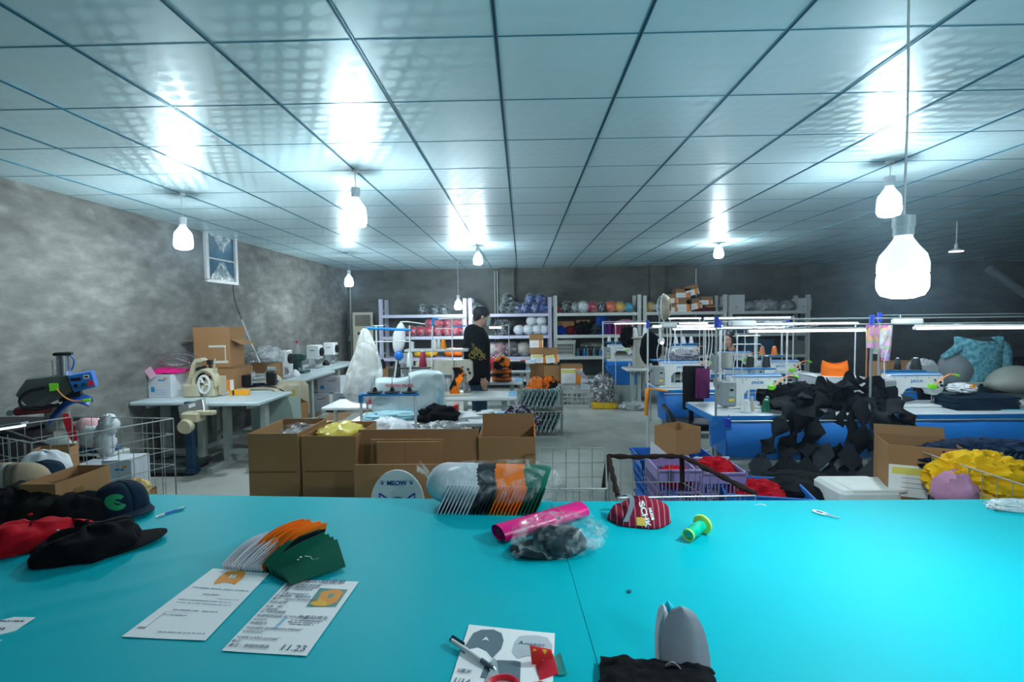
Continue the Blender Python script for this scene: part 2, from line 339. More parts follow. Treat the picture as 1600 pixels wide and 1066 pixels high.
# ---- room ----
CZ, LX, RX, BY, FY = 2.77, -4.15, 12.5, 11.7, -1.6
def wallmat(name, c0, c1, c2, sc=1.0):
    m = M(name, c1, .85); N = m.node_tree.nodes; L = m.node_tree.links; b = N['Principled BSDF']
    tc = N.new('ShaderNodeTexCoord')
    def nz(scale, stretch, det=5):
        mp = N.new('ShaderNodeMapping'); mp.inputs['Scale'].default_value = stretch; L.new(tc.outputs['Object'], mp.inputs[0])
        n = N.new('ShaderNodeTexNoise'); n.inputs['Scale'].default_value = scale; n.inputs['Detail'].default_value = det; n.inputs['Roughness'].default_value = .55; L.new(mp.outputs[0], n.inputs[0]); return n
    a = nz(1.5 * sc, (1, 1, 1.7)); c = nz(4.5 * sc, (1, 1, 2.2), 3)
    br = N.new('ShaderNodeTexBrick'); br.inputs['Scale'].default_value = 1.6; br.inputs['Mortar Size'].default_value = .0; br.inputs['Color1'].default_value = (.42, .42, .42, 1); br.inputs['Color2'].default_value = (.6, .6, .6, 1)
    mp = N.new('ShaderNodeMapping'); mp.inputs['Rotation'].default_value = (R(90), 0, R(90)) if 'left' in name else (R(90), 0, 0)
    wn = N.new('ShaderNodeTexNoise'); wn.inputs['Scale'].default_value = 3; L.new(tc.outputs['Object'], wn.inputs[0])
    va = N.new('ShaderNodeVectorMath'); va.operation = 'MULTIPLY_ADD'; va.inputs[1].default_value = (.35, .35, .35); L.new(wn.outputs['Color'], va.inputs[0]); L.new(tc.outputs['Object'], va.inputs[2])
    L.new(va.outputs[0], mp.inputs[0]); L.new(mp.outputs[0], br.inputs[0])
    ad = N.new('ShaderNodeMath'); ad.operation = 'ADD'; L.new(a.outputs['Fac'], ad.inputs[0]); L.new(c.outputs['Fac'], ad.inputs[1])
    ad2 = N.new('ShaderNodeMath'); ad2.operation = 'MULTIPLY_ADD'; ad2.inputs[1].default_value = .9; L.new(br.outputs['Color'], ad2.inputs[0]); L.new(ad.outputs[0], ad2.inputs[2])
    cr = N.new('ShaderNodeValToRGB'); mr = N.new('ShaderNodeMapRange'); mr.inputs[1].default_value = 1.12; mr.inputs[2].default_value = 1.9
    L.new(ad2.outputs[0], mr.inputs[0]); L.new(mr.outputs[0], cr.inputs[0])
    cr.color_ramp.elements[0].color = (*c0, 1); cr.color_ramp.elements[1].color = (*c2, 1); e = cr.color_ramp.elements.new(.5); e.color = (*c1, 1)
    L.new(cr.outputs[0], b.inputs['Base Color'])
    bp = N.new('ShaderNodeBump'); bp.inputs['Strength'].default_value = .35; bp.inputs['Distance'].default_value = .02; L.new(c.outputs['Fac'], bp.inputs['Height']); L.new(bp.outputs[0], b.inputs['Normal'])
    return m
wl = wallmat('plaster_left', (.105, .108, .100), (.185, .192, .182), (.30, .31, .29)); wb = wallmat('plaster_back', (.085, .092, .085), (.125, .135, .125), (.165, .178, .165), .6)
fl = wallmat('concrete_floor', (.25, .27, .25), (.38, .40, .37), (.46, .48, .45), .35); fl.node_tree.nodes['Principled BSDF'].inputs['Roughness'].default_value = .5
struct(MB(fl).box(LX - .2, RX + .2, FY - .2, BY + .2, -.1, 0), 'floor')
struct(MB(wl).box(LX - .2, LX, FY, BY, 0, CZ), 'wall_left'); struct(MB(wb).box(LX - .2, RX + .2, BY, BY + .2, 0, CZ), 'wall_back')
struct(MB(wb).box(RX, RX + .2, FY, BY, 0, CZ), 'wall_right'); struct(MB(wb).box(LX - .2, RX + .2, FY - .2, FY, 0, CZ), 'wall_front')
# ceiling: glossy embossed panels in a metal grid
cm = M('ceiling_panel', (.58, .80, .87), .3, nz=.03, ns=2); N = cm.node_tree.nodes; L = cm.node_tree.links; bs_ = N['Principled BSDF']
tc = N.new('ShaderNodeTexCoord'); mp = N.new('ShaderNodeMapping'); mp.inputs['Scale'].default_value = (1, 1, 0); mp.vector_type = 'POINT'
sk = N.new('ShaderNodeVectorMath'); sk.operation = 'MULTIPLY_ADD'; sx_ = N.new('ShaderNodeSeparateXYZ'); cb = N.new('ShaderNodeCombineXYZ'); ms = N.new('ShaderNodeMath'); ms.operation = 'MULTIPLY_ADD'; ms.inputs[1].default_value = .5
L.new(tc.outputs['Object'], sx_.inputs[0]); L.new(sx_.outputs['Y'], ms.inputs[0]); L.new(sx_.outputs['X'], ms.inputs[2]); L.new(ms.outputs[0], cb.inputs[0])
my = N.new('ShaderNodeMath'); my.operation = 'MULTIPLY'; my.inputs[1].default_value = 1.0; L.new(sx_.outputs['Y'], my.inputs[0]); L.new(my.outputs[0], cb.inputs[1])
vo = N.new('ShaderNodeTexVoronoi'); vo.inputs['Scale'].default_value = 10; vo.inputs['Randomness'].default_value = 0; vo.voronoi_dimensions = '2D'; L.new(cb.outputs[0], vo.inputs['Vector'])
mr = N.new('ShaderNodeMapRange'); mr.inputs[1].default_value = .34; mr.inputs[2].default_value = .40; mr.inputs[3].default_value = .49; mr.inputs[4].default_value = .28
L.new(vo.outputs['Distance'], mr.inputs[0]); L.new(mr.outputs[0], bs_.inputs['Roughness'])
bp = N.new('ShaderNodeBump'); bp.inputs['Strength'].default_value = .02; bp.inputs['Distance'].default_value = .001; L.new(mr.outputs[0], bp.inputs['Height']); L.new(bp.outputs[0], bs_.inputs['Normal'])
bs_.inputs['Metallic'].default_value = .25
struct(MB(cm).box(LX - .2, RX + .2, FY - .2, BY + .2, CZ, CZ + .1), 'ceiling')
gl = M('grid_blue', (.04, .26, .38), .3, .5); gd = M('grid_gap_shade', (.0, .012, .02), .6)
b = MB(gl); x = -.095 - .6 * 6
while x < RX:
    for s_ in (-.009, .004): b.box(x + s_, x + s_ + .005, FY, BY, CZ - .004, CZ)
    x += .6
struct(b, 'trim_1', angle=30)
b = MB(gd); x = -.095 - .6 * 6  # dark strips: shade of the gap between the bars, put into colour
while x < RX: b.box(x - .004, x + .004, FY, BY, CZ - .0025, CZ + .0005); x += .6
struct(b, 'trim_2', angle=30)
b = MB(gl); y = 2.105 - .6 * 6
while y < BY: b.box(LX, RX, y - .0035, y + .0035, CZ - .002, CZ); y += .6
struct(b, 'trim_3', angle=30)
for k, px in enumerate((792, 1027, 1262)):
    p = W(px, 440, BY - .1); struct(MB(wb).box(p.x - .17, p.x + .17, BY - .12, BY, 0, CZ), 'trim_%d' % (4 + k))
# ---- pendant lamps ----
bulbm = M('lit_diffuser', (.9, .95, 1), .4, emit=BULB, ecol=LCOL, nz=0); bulbw = M('lamp_white', (.75, .8, .84), .35); bulbh = M('glowing_housing', (.8, .86, .9), .4, emit=.55, ecol=(.7, .88, 1), nz=0)
def lamp(label, x, y, zb, s=1.0):
    """pendant bulb: zb is the height of the bulb's lit part"""
    t = thing('pendant_lamp', label, 'lamp', (x, y, zb), 0, None)
    b = MB(bulbm); b.lathe([(.069 * s, .02 * s), (.073 * s, .0), (.072 * s, -.035 * s), (.060 * s, -.058 * s), (.03 * s, -.068 * s), (.004, -.070 * s)], 20); b.build('diffuser', t, angle=80)
    b = MB(bulbh); b.lathe([(.0735 * s, .0205 * s), (.0735 * s, .05 * s), (.066 * s, .080 * s), (.045 * s, .108 * s), (.028 * s, .135 * s), (.024 * s, .15 * s)], 20); b.build('housing', t, angle=80)
    b = MB(bulbw); b.lathe([(.030 * s, .145 * s), (.030 * s, .172 * s), (.033 * s, .174 * s), (.033 * s, .21 * s), (.01, .215 * s)], 16); b.build('socket', t)
    top = CZ - zb; b = MB(bulbw); b.tube([(0, 0, .21 * s), (.004, 0, .21 * s + (top - .21 * s) * .4), (-.003, 0, .21 * s + (top - .21 * s) * .7), (0, 0, top - .004)], .0035, 6, 1); b.build('cord', t)
    b = MB(bulbw); b.lathe([(.03, top - .002), (.03, top - .015), (.012, top - .022)], 14); b.build('ceiling_rose', t); return t
lamp('lit pendant bulb near the left wall, in front of the wall vent', -3.095, 4.5, 2.33, 1.05)
lamp('lit pendant bulb high above the left aisle, brightest on the left', -1.295, 3.9, 2.40, 1.1)
lamp('lit pendant bulb hanging over the far left wall bench', -3.03, 8.65, 2.25)
lamp('lit pendant bulb high under the ceiling, between man and vent wall', -.695, 8.0, 2.53)
lamp('lit pendant bulb on a long cord, hanging low beside the shelf posts', -1.295, 10.1, 1.85, 1.05)
lamp('lit pendant bulb close under the ceiling in front of the right-hand shelf bays', 3.18, 8.05, 2.59)
lamp('lit pendant bulb half hidden behind the cord of the big near bulb', 2.84, 3.9, 2.42, 1.1)
p = W(1409, 467, 1.5); lamp('large lit pendant bulb hanging closest above the turquoise cutting table', p.x, p.y, p.z + .061, .87)
lamp('lit pendant bulb behind the camera on the right, over the spool table', 1.7, -.9, 2.45)  # unseen lamp, added to brighten the foreground ceiling
# unlit-looking small flat lamp far right
p = W(1494, 393, 6.5); t = thing('ceiling_lamp', 'small flat lamp on a short stem far off in the dark right corner', 'lamp', (p.x, p.y, p.z))
MB(M('dim_disc', (.9, .95, 1), .4, emit=1.3, ecol=LCOL)).lathe([(.075, .004), (.075, -.006), (.002, -.008)], 18).build('diffuser', t); b = MB(bulbw); b.lathe([(.078, .004), (.06, .02), (.02, .04), (.018, .09), (.002, .1)], 16); b.build('housing', t)
b = MB(bulbw); b.cyl((0, 0, .09), (0, 0, CZ - p.z), .006); b.build('stem', t)
# thin haze volume added to imitate the lens glow around the lamps
hz = bpy.data.materials.new('haze'); hz.use_nodes = True; N = hz.node_tree.nodes; L = hz.node_tree.links; N.clear(); o_ = N.new('ShaderNodeOutputMaterial'); v_ = N.new('ShaderNodeVolumeScatter'); v_.inputs['Color'].default_value = (.50, .76, 1, 1); v_.inputs['Density'].default_value = .0035; v_.inputs['Anisotropy'].default_value = .86; L.new(v_.outputs[0], o_.inputs['Volume'])
hb = MB(hz); hb.box(LX + .01, RX - .01, FY + .01, BY - .13, .01, CZ - .03); ho = hb.build('haze', None, False); ho['kind'] = 'stuff'; ho['label'] = 'thin bluish haze added for the lens glow around the lamps'; ho['category'] = 'haze'
# ---- foreground: two cutting tables under turquoise cloth ----
TZ = .80
teal = M('turquoise_cloth', (.0, .45, .53), .5, nz=.03, ns=3, bump=.05, bs=90, spec=.07)
def cutting_table(label, pts, seed, fold):
    c = sum((Vector((*p, 0)) for p in pts), Vector()) / 4; t = thing('cutting_table', label, 'table', (c.x, c.y, 0)); q = [Vector((p[0] - c.x, p[1] - c.y)) for p in pts]
    b = MB(M('board', (.30, .26, .2), .7)); b.prism([(v.x * .996, v.y * .99) for v in q], TZ - .04, TZ - .006, 'z'); b.build('tabletop', t, False)
    b = MB(teal)
    def fn(u, v):
        p = q[0].lerp(q[1], u).lerp(q[3].lerp(q[2], u), v); z = 0
        if fold:
            X = p.x + c.x; Y = p.y + c.y
            d = Y - 1.35 - .75 * (X + 1.0); m_ = max(0, min(1, (-1.03 - X) * 6)) ; z = m_ * (.006 * math.exp(-((Y - 1.42 - .62 * (X + 1.2)) / .03) ** 2) + .005 * math.exp(-((Y - 1.27 - .62 * (X + 1.2)) / .022) ** 2) + .004 * math.exp(-((Y - 1.60 - .5 * (X + 1.2)) / .02) ** 2)) + .002 * max(0, min(1, (1.12 - Y) * 12)) * math.exp(-((Y - 1.0 - .5 * (X + .9)) / .02) ** 2) * (X < -.5)
        e = min(u, 1 - u, v, 1 - v); return (p.x, p.y, TZ - .002 + z * min(1, e * 20))
    b.grid(110, 70, fn, .0035 if not fold else .0035)
    for i in range(4):
        a, d = q[i], q[(i + 1) % 4]; a3, d3 = Vector((*a, 0)), Vector((*d, 0)); nrm = Vector((d3.y - a3.y, a3.x - d3.x, 0)).normalized() * .006 * (1 if i != 1 else .0)
        b.grid(30, 4, lambda u, v, a3=a3, d3=d3, nrm=nrm: a3.lerp(d3, u) + nrm * (v + .3 * v * math.sin(u * 40)) + Vector((0, 0, TZ - .002 - .16 * v)))
    b.build('turquoise_cover', t, angle=60)
    for k, v in enumerate(q):
        l = MB(lgrey); x, y = v.x * .9, v.y * .85; l.box(x - .03, x + .03, y - .03, y + .03, 0, TZ - .041); l.build('leg', t, False)
    return t
A = F(170, 772, TZ); B = F(860, 783, TZ); dl = (B - A) / (B.x - A.x)
nl = B + dl * (-2.75 - B.x)
cutting_table('turquoise covered cutting table holding the heap of caps and the order sheets, its cloth creased', [(nl.x, nl.y), (B.x - .001, B.y), (.205, .3), (-2.85, .45)], 1, True)
Bq = F(868, 785, TZ)
cutting_table('turquoise covered cutting table holding the thread snips and green spool', [(.1185, 2.105), (3.1, 2.115), (3.1, .3), (.2065, .3)], 2, False)
T1 = TZ + .0025
# printed sheets
def sheet(label, px, drawfn, cat='paper', name='printed_sheet', curl=.0012):
    P = [F(x, y, T1) for x, y in px]; c = sum(P, Vector()) / 4; t = thing(name, label, cat, c)
    P = [p - c for p in P]
    fn = lambda u, v, e=0: P[0].lerp(P[1], u).lerp(P[3].lerp(P[2], u), v) + Vector((0, 0, .0012 + e + curl * (abs(2 * u - 1) ** 4 * .5 + .25 * math.sin(u * 5 + v * 4) ** 2)))
    b = MB(paper); b.grid(16, 20, fn, -.0004); b.build('page', t)
    ux = (P[1] - P[0]).normalized(); rz = math.degrees(math.atan2(ux.y, ux.x)); w = (P[1] - P[0]).length; h = (P[3] - P[0]).length
    def quad(us, mt, name, e=.0008):
        b = MB(mt); b.add([fn(u, v, e) for u, v in us], [tuple(range(len(us)))]); return b.build(name, t, False)
    def tx(s, u, v, size, mt=ink, ax='LEFT', e=.0022, sx=1, name='lettering'): return text(s, size, mt, name, t, fn(u, v, e), (0, 0, rz), .0001, ax, sx)
    def rows(specs, mt):
        b = MB(mt)
        for u0, v0, u1, hh in specs:
            rr = random.Random(int(u0 * 99 + v0 * 999)); u = u0
            while u < u1:
                w_ = rr.uniform(.012, .03); b.add([fn(a, c_, .0009) for a, c_ in ((u, v0), (u + w_, v0), (u + w_, v0 + hh), (u, v0 + hh))], [(0, 1, 2, 3)]); u += w_ + rr.choice((.006, .006, .02))
        b.build('printed_lines', t, False)
    drawfn(quad, tx, rows, fn, w, h, t); return t
orink = M('orange_ink', (.80, .30, .03), .7); grink = M('pale_ink', (.36, .42, .50), .7); blk = M('picture_green', (.02, .22, .18), .6); yink = M('yellow_ink', (.85, .45, .02), .7)
def d1(quad, tx, rows, fn, w, h, t):
    quad([(.30, .04), (.38, .015), (.52, .0), (.62, .03), (.66, .12), (.65, .24), (.58, .22), (.45, .21), (.38, .235), (.33, .26), (.30, .22), (.27, .12)], orink, 'cap_picture')
    quad([(.42, .08), (.52, .07), (.53, .13), (.43, .135)], M('emblem_white', (.7, .75, .75), .6), 'cap_emblem', .0012); tx('S', .45, .125, .02, blk, e=.0016)
    rows([(.08, .31, .30, .022), (.36, .31, .52, .018), (.56, .31, .68, .02), (.74, .31, .95, .018), (.34, .40, .60, .02), (.62, .46, .95, .008), (.10, .50, .85, .012), (.12, .54, .90, .012)], grink)
    rows([(.2, .64, .55, .016), (.6, .64, .8, .014), (.14, .71, .45, .012), (.05, .88, .15, .02), (.35, .92, .92, .012)], M('mid_ink', (.28, .32, .42), .7))
    quad([(.14, .68), (.148, .68), (.148, .91), (.14, .91)], grink, 'box_line'); quad([(.14, .68), (.5, .68), (.5, .683), (.14, .683)], grink, 'box_line')
sheet('printed sheet with a small orange cap picture at its top, under the fanned panels', [(333, 889), (421, 897), (321, 1002), (190, 996)], d1)
def d2(quad, tx, rows, fn, w, h, t):
    quad([(.53, .13), (.93, .14), (.93, .40), (.55, .42)], blk, 'photo_ground')
    quad([(.60, .19), (.70, .15), (.84, .15), (.90, .20), (.90, .34), (.82, .39), (.64, .40), (.57, .36), (.62, .30)], orink, 'photo_cap', .0012); quad([(.58, .33), (.66, .30), (.78, .35), (.80, .40), (.66, .405), (.57, .38)], yink, 'photo_brim', .0014)
    quad([(.72, .22), (.79, .21), (.80, .27), (.74, .28)], blk, 'photo_emblem', .0016)
    tx('清护2/小组接单', .03, .055, .026)
    tx('名称：小车队棒球帽', .03, .115, .012); tx('面料：纯棉斜纹布料', .03, .15, .012); tx('数量：1000件左右', .03, .185, .012); tx('工序：', .03, .22, .012); tx('工艺要求刺绣前中', .03, .262, .012); tx('外檐刺绣，里面同色', .03, .30, .012)
    tx('客户：PRING BORDMAN', .03, .345, .012); tx('附件说明', .03, .395, .013); tx('包装（单）：', .03, .455, .012); tx('(1顶内包)', .03, .495, .011); tx('以下附注照做', .03, .53, .012); tx('用透明袋包装 AS ROUTINE', .03, .585, .012)
    tx('(LOGO)', .03, .635, .011); tx('吊牌挂法', .03, .685, .012); tx('"SQUARE BORDMAN PRING"', .03, .745, .012); tx('"CAPINGLE"', .03, .79, .011); tx('"CAPE CARD package"', .03, .86, .012); tx('备注：', .02, .905, .011); tx('备注：按图样做品', .03, .955, .013)
    tx('外箱贴唛头', .56, .585, .017); rows([(.5, .60, .9, .010), (.48, .625, .86, .010), (.52, .65, .84, .010)], ink)
    quad([(.39, .58), (.43, .58), (.41, .72), (.37, .72)], M('pale_blue_ink', (.25, .5, .75), .7), 'blue_mark')
    tx('11.23', .64, .965, .030)
sheet('printed sheet with an orange cap photo at right and 11.23 at its foot', [(452, 906), (561, 910), (479, 1026), (346, 1018)], d2)
def d3(quad, tx, rows, fn, w, h, t):
    rows([(.1, .15, .9, .06), (.5, .45, .8, .1)], ink); tx('清单', .2, .4, .03)
sheet('white paper slip cut off at the left edge of the picture with dark print', [(-60, 962), (56, 966), (0, 1003), (-90, 1010)], d3)
mg, lg_ = M('print_dark_grey', (.10, .16, .20), .6), M('print_light_grey', (.50, .56, .60), .6)
def d4(quad, tx, rows, fn, w, h, t):
    quad([(.04, .28), (.08, .12), (.16, .06), (.30, .04), (.40, .08), (.44, .18), (.43, .30), (.36, .42), (.28, .34), (.18, .30), (.10, .33), (.05, .40), (.0, .36)], mg, 'dark_cap_picture')
    quad([(.20, .21), (.24, .155), (.28, .21), (.24, .195)], M('print_white', (.8, .84, .85), .6), 'mountain_mark', .0016)
    quad([(.56, .20), (.60, .10), (.68, .075), (.80, .06), (.92, .08), (.98, .18), (.98, .38), (.90, .42), (.84, .36), (.72, .35), (.62, .40), (.55, .32)], lg_, 'light_cap_picture')
    tx('A', .605, .215, .020, ink, e=.0016); tx('MARGY', .672, .215, .012, ink, e=.0016, sx=1.25)
    quad([(.30, .50), (.42, .44), (.60, .43), (.66, .44), (.68, .68), (.28, .66)], mg, 'lower_cap_picture')
    tx('2厘米', .03, .62, .014); tx('1/14', .02, .74, .022)
sheet('white sheet with a dark and a pale printed cap beside the red scissors', [(733, 977), (867, 991), (862, 1120), (690, 1110)], d4)
# pen on that sheet
def pen(label, p, q, mts, r=.0045, loc_z=0, name='pen', cat='pen'):
    p, q = Vector(p), Vector(q); d = q - p; L_ = d.length; t = thing(name, label, cat, p); t.rotation_mode = 'QUATERNION'; t.rotation_quaternion = d.to_track_quat('X', 'Z')
    b = MB(mts[0]); b.cyl((L_ * .3, 0, 0), (L_ * .68, 0, 0), r, n=12); b.build('barrel', t); b = MB(mts[1]); b.cyl((L_ * .68, 0, 0), (L_ * .93, 0, 0), r * 1.05, r * .8, 12); b.build('grip', t)
    b = MB(mts[0]); b.cyl((0, 0, 0), (L_ * .3, 0, 0), r * 1.0, n=12); b.build('upper_barrel', t)
    b = MB(mts[2]); b.box(-.006, L_ * .24, -r * .4 + r, r * .7 + r, -r * .2, r * 1.2).cbox((0, r * .4, 0), (.01, r * 2, r * 1.6)); b.build('clip', t)
    b = MB(chrome); b.cyl((L_ * .93, 0, 0), (L_, 0, 0), r * .7, .0006, 8); b.build('tip', t); return t
dgrey = M('dark_grey_rubber', (.08, .13, .17), .6)
pen('white and dark blue ballpoint pen lying across the sheet with printed caps', F(706, 1001, T1 + .012), F(776, 1048, T1 + .006), (white, dgrey, navy), .0055)
pen('bright blue and white pen lying beyond the navy cap with the green emblem', F(285, 794, T1 + .005), F(243, 808, T1 + .005), (jblue, white, chrome), .0045)
# red-handled scissors at the bottom edge
sc_ = F(795, 1058, T1 + .006); t = thing('scissors', 'red-handled scissors lying on the printed cap sheet at the bottom edge', 'scissors', sc_, 0)
def ringpts(c, rx, ry, n=18, z=0, rot=0): return [(c[0] + rx * math.cos(2 * PI * k / n) * math.cos(rot) - ry * math.sin(2 * PI * k / n) * math.sin(rot), c[1] + rx * math.cos(2 * PI * k / n) * math.sin(rot) + ry * math.sin(2 * PI * k / n) * math.cos(rot), z) for k in range(n + 1)]
b = MB(redp); b.tube(ringpts((-.012, -.030), .034, .030), .0065, 8); b.build('handle', t)
b = MB(redp); b.tube(ringpts((.055, -.050), .036, .022, rot=.6), .0065, 8); b.build('handle', t)
b = MB(steel); b.prism([(-.034, -.01), (-.022, .004), (-.028, .045), (-.036, .062), (-.046, .03)], -.002, .001, 'z'); b.prism([(-.055, -.02), (-.045, -.03), (-.028, .056), (-.034, .06)], -.0045, -.0025, 'z'); b.build('blades', t, False)
b = MB(chrome); b.cyl((-.033, .0, -.003), (-.033, 0, .004), .006); b.build('pivot', t)
q = F(846, 1046, T1); t = thing('tape_scrap', 'red and green printed label strip curling up beside the scissors', 'label', q, 12)
b = MB(spot('label_print', (.62, .03, .03), (.75, .45, .05), 60, .6)); b.grid(8, 8, lambda u, v: (-.02 + .05 * u, .01 + .028 * v - .01 * u, .003 + .03 * math.sin(v * 2) * (1 - .4 * u) + .004), .0006); b.build('red_face', t)
b = MB(M('teal_print', (.01, .28, .25), .4)); b.grid(6, 6, lambda u, v: (.032 + .02 * u, -.03 + .055 * v, .003 + .012 * v * u), .0006); b.build('green_face', t)
b = MB(redp); b.grid(6, 6, lambda u, v: (-.012 + .045 * u, -.035 + .045 * v + .01 * u, .003 + .016 * math.sin(u * 2) * v), .0006); b.build('red_back', t)
# black cloth and grey cap panels bottom
def cloth_grid(b, px, z0, amp, seed, nu=40, nv=24, fr=9, th=.003, edge=0):
    P = [F(x, y, T1) for x, y in px]
    def fn(u, v):
        p = P[0].lerp(P[1], u).lerp(P[3].lerp(P[2], u), v); e = min(1, 8 * min(u, 1 - u, v, 1 - v))
        n_ = noise.noise(Vector((u * fr, v * fr * .6, seed))) + .5 * noise.noise(Vector((u * fr * 2.2, v * fr, seed + 5)))
        p = p + Vector((noise.noise(Vector((u * 7, v * 7, seed + 9))), noise.noise(Vector((v * 7, u * 7, seed + 19))), 0)) * edge
        return p + Vector((0, 0, th + .002 + (z0 + amp * n_) * (.25 + .75 * e) if True else 0))
    return b.grid(nu, nv, fn, th)
b = MB(black); cloth_grid(b, [(938, 1034), (1112, 1054), (1135, 1120), (938, 1130)], .022, .006, 3, edge=.010); o = one(b, 'folded_cloth', 'crumpled black cloth at the bottom edge under the grey panels', 'cloth')
ppn = M('grey_panel', (.36, .38, .44), .85, bump=.15)
def panelthing(label, base, outline, mt, tilt, rz, bend=.02, name='cut_fabric', group=None):
    """curved cut panel standing up, outline in (x,z)"""
    t = thing(name, label, 'fabric panel', base, rz, group); b = MB(mt); n = 10
    def fn(u, v):
        z = outline[2] * v; wl, wr = outline[0], outline[1]; k = math.sin(min(1, v * 1.02) * PI * .5 + .0); x = (-wl + (wl + wr) * u) * max(.004, 1 - v ** 2.7) ** .5 + outline[3] * v
        return (x, bend * math.sin(u * PI) * (1 - v * .5) + tilt * v, z)
    b.grid(12, 14, fn, .0018); b.build('panel', t); return t
g0 = F(1072, 1052, T1); panelthing('grey curved cap panel standing up behind the black cloth', (g0.x, g0.y, T1 + .01), (.052, .054, .115, -.002), ppn, .05, -8, -.02)
g1 = F(1040, 1046, T1); panelthing('white curved cap panel standing left of the grey one', (g1.x, g1.y + .01, T1 + .01), (.022, .03, .105, .018), wcloth, .05, 10, -.015)
panelthing('turquoise curved cap panel between the white and the grey one', (g1.x + .014, g1.y + .016, T1 + .005), (.014, .03, .115, .012), M('cyan_panel', (.0, .55, .68), .7), .05, 4, -.012)
q = F(1052, 1040, T1 + .02); b = MB(M('seam_tape', (.30, .34, .38), .6)); b.grid(14, 3, lambda u, v: (-.024 + .055 * u + .0, -.02 + .006 * v, .016 + .016 * math.cos((u - .25) * 4.2) + .0 - .012 * v), .002)
one(b, 'fabric_strip', 'small curled grey strip lying against the grey cap panel', 'fabric strip', (q.x, q.y, T1 + .012))
# button and small dark scrap
q = F(983, 925, T1); b = MB(M('button_blue', (.01, .10, .18), .35)); b.lathe([(.006, 0), (.0075, .002), (.0065, .0035), (.002, .003)], 14); one(b, 'button', 'tiny dark blue button lying alone on the cloth', 'button', q)
# spool
q = F(1075, 848, T1); q2 = F(1112, 824, T1); d = (q2 - q); t = thing('thread_spool', 'lime spool of shiny green thread lying on its side', 'thread', (q.x, q.y, T1 + .026), math.degrees(math.atan2(d.y, d.x)))
mt = M('shiny_green_thread', (.0, .50, .30), .25, nz=.5, ns=30, coat=.4)
lm = M('pale_lime_plastic', (.55, .78, .12), .4)
b = MB(mt); b.T = Matrix.Rotation(R(90), 4, 'Y') @ Matrix.Rotation(R(0), 4, 'X'); b.lathe([(.019, .006), (.020, .012), (.021, .04), (.022, .06), (.019, .10)], 20); b.build('thread', t)
b = MB(lm); b.T = Matrix.Rotation(R(90), 4, 'Y'); b.lathe([(.0165, .002), (.0215, .0), (.0215, .007), (.0155, .007), (.0150, .004), (.0150, .1)], 22, False); b.lathe([(.022, .098), (.034, .103), (.036, .110), (.030, .113), (.014, .113)], 22); b.build('tube', t)
t.rotation_euler = (0, R(-4), t.rotation_euler.z)
# thread snips
q = F(1292, 806, T1); t = thing('thread_snips', 'small white thread snips with an open loop lying alone', 'snips', (q.x, q.y, T1 + .005), -52)
b = MB(white); b.tube([(-.0, .0085, 0), (-.028, .011, 0), (-.046, .008, 0), (-.052, 0, 0), (-.046, -.008, 0), (-.028, -.011, 0), (0, -.0085, 0)], .0035, 7, 2); b.build('grip', t)
b = MB(steel); b.prism([(-.003, .010), (-.003, .005), (.045, .001), (.044, .004)], -.001, .001, 'z'); b.prism([(-.003, -.010), (-.003, -.005), (.042, -.001), (.041, -.004)], -.0015, .0005, 'z'); b.build('blades', t, False)
b = MB(navy); b.cbox((-.028, 0, 0), (.022, .010, .004)); b.build('insert', t, False)
# plastic bag far right and scraps of tape
b = MB(gfilm); q = F(1590, 795, T1); crumple(b, (0, 0, .012), (.11, .05, .02), 4, .4, 4, 0.001); one(b, 'plastic_bag', 'clear plastic bag lying flat at the far right corner of the cloth', 'bag', q)
b = MB(gfilm); q = F(1187, 790, T1)
for k in range(4): b.tube([(-.025 + .01 * k, .004 * k - .005, .002), (0, .002 + .003 * k, .004), (.026, -.006 + .004 * k, .001)], .0011, 4)
one(b, 'thread_scraps', 'few pale thread scraps at the far edge of the cloth', 'thread', q)
# magenta roll
a, c = F(778, 846, T1), F(908, 806, T1); d = c - a; L_ = d.length
t = thing('plastic_sheet_roll', 'bright magenta flattened roll of sheeting with a rubber band', 'roll', ((a + c) / 2 + Vector((0, 0, .03))), math.degrees(math.atan2(d.y, d.x)))
b = MB(magenta); prof = []
for k in range(58):
    a_ = k / 57 * 2 * PI * 2.6; r_ = .014 + .020 * k / 57; prof.append((r_ * 1.5 * math.cos(a_), r_ * .86 * math.sin(a_)))
b.grid(57, 6, lambda u, v: (-L_ / 2 + L_ * v, prof[round(u * 57)][0], prof[round(u * 57)][1] + .0), .0008); b.build('rolled_sheet', t)
b = MB(pink)
b.grid(20, 1, lambda u, v: (-L_ / 2 + .004 + .03 * v, (.006 + .010 * u) * 1.4 * math.cos(u * 9), (.006 + .010 * u) * .8 * math.sin(u * 9))); b.build('inner_end', t)
b = MB(M('rubber_band', (.85, .45, .25), .5)); b.tube([(.075, .0535 * math.cos(2 * PI * k / 16), .0305 * math.sin(2 * PI * k / 16)) for k in range(17)], .0012, 5); b.build('rubber_band', t)
# bagged dark cap
q = F(876, 862, T1); c0 = cap('dark green-black cap sealed in a small clear bag beside the magenta roll', (q.x - .005, q.y + .03, T1 + .004), 200, M('dark_teal_fabric', (.004, .020, .028), .8, bump=.3), None, rx=.098, ry=.085, h=.10, amp=.18, seed=4, crush=.5)
b = MB(bfilm); b.ball((0, 0, .052), (.150, .098, .062), 40, 20, .30, 3.0, 8, .002, True); b.tube([(-.14, -.04, .02), (-.165, -.055, .015), (-.175, -.05, .03)], .008, 6); one(b, 'clear_bag', 'small crinkled clear bag around the dark cap by the magenta roll', 'bag', (q.x, q.y + .02, T1), 12, angle=180)
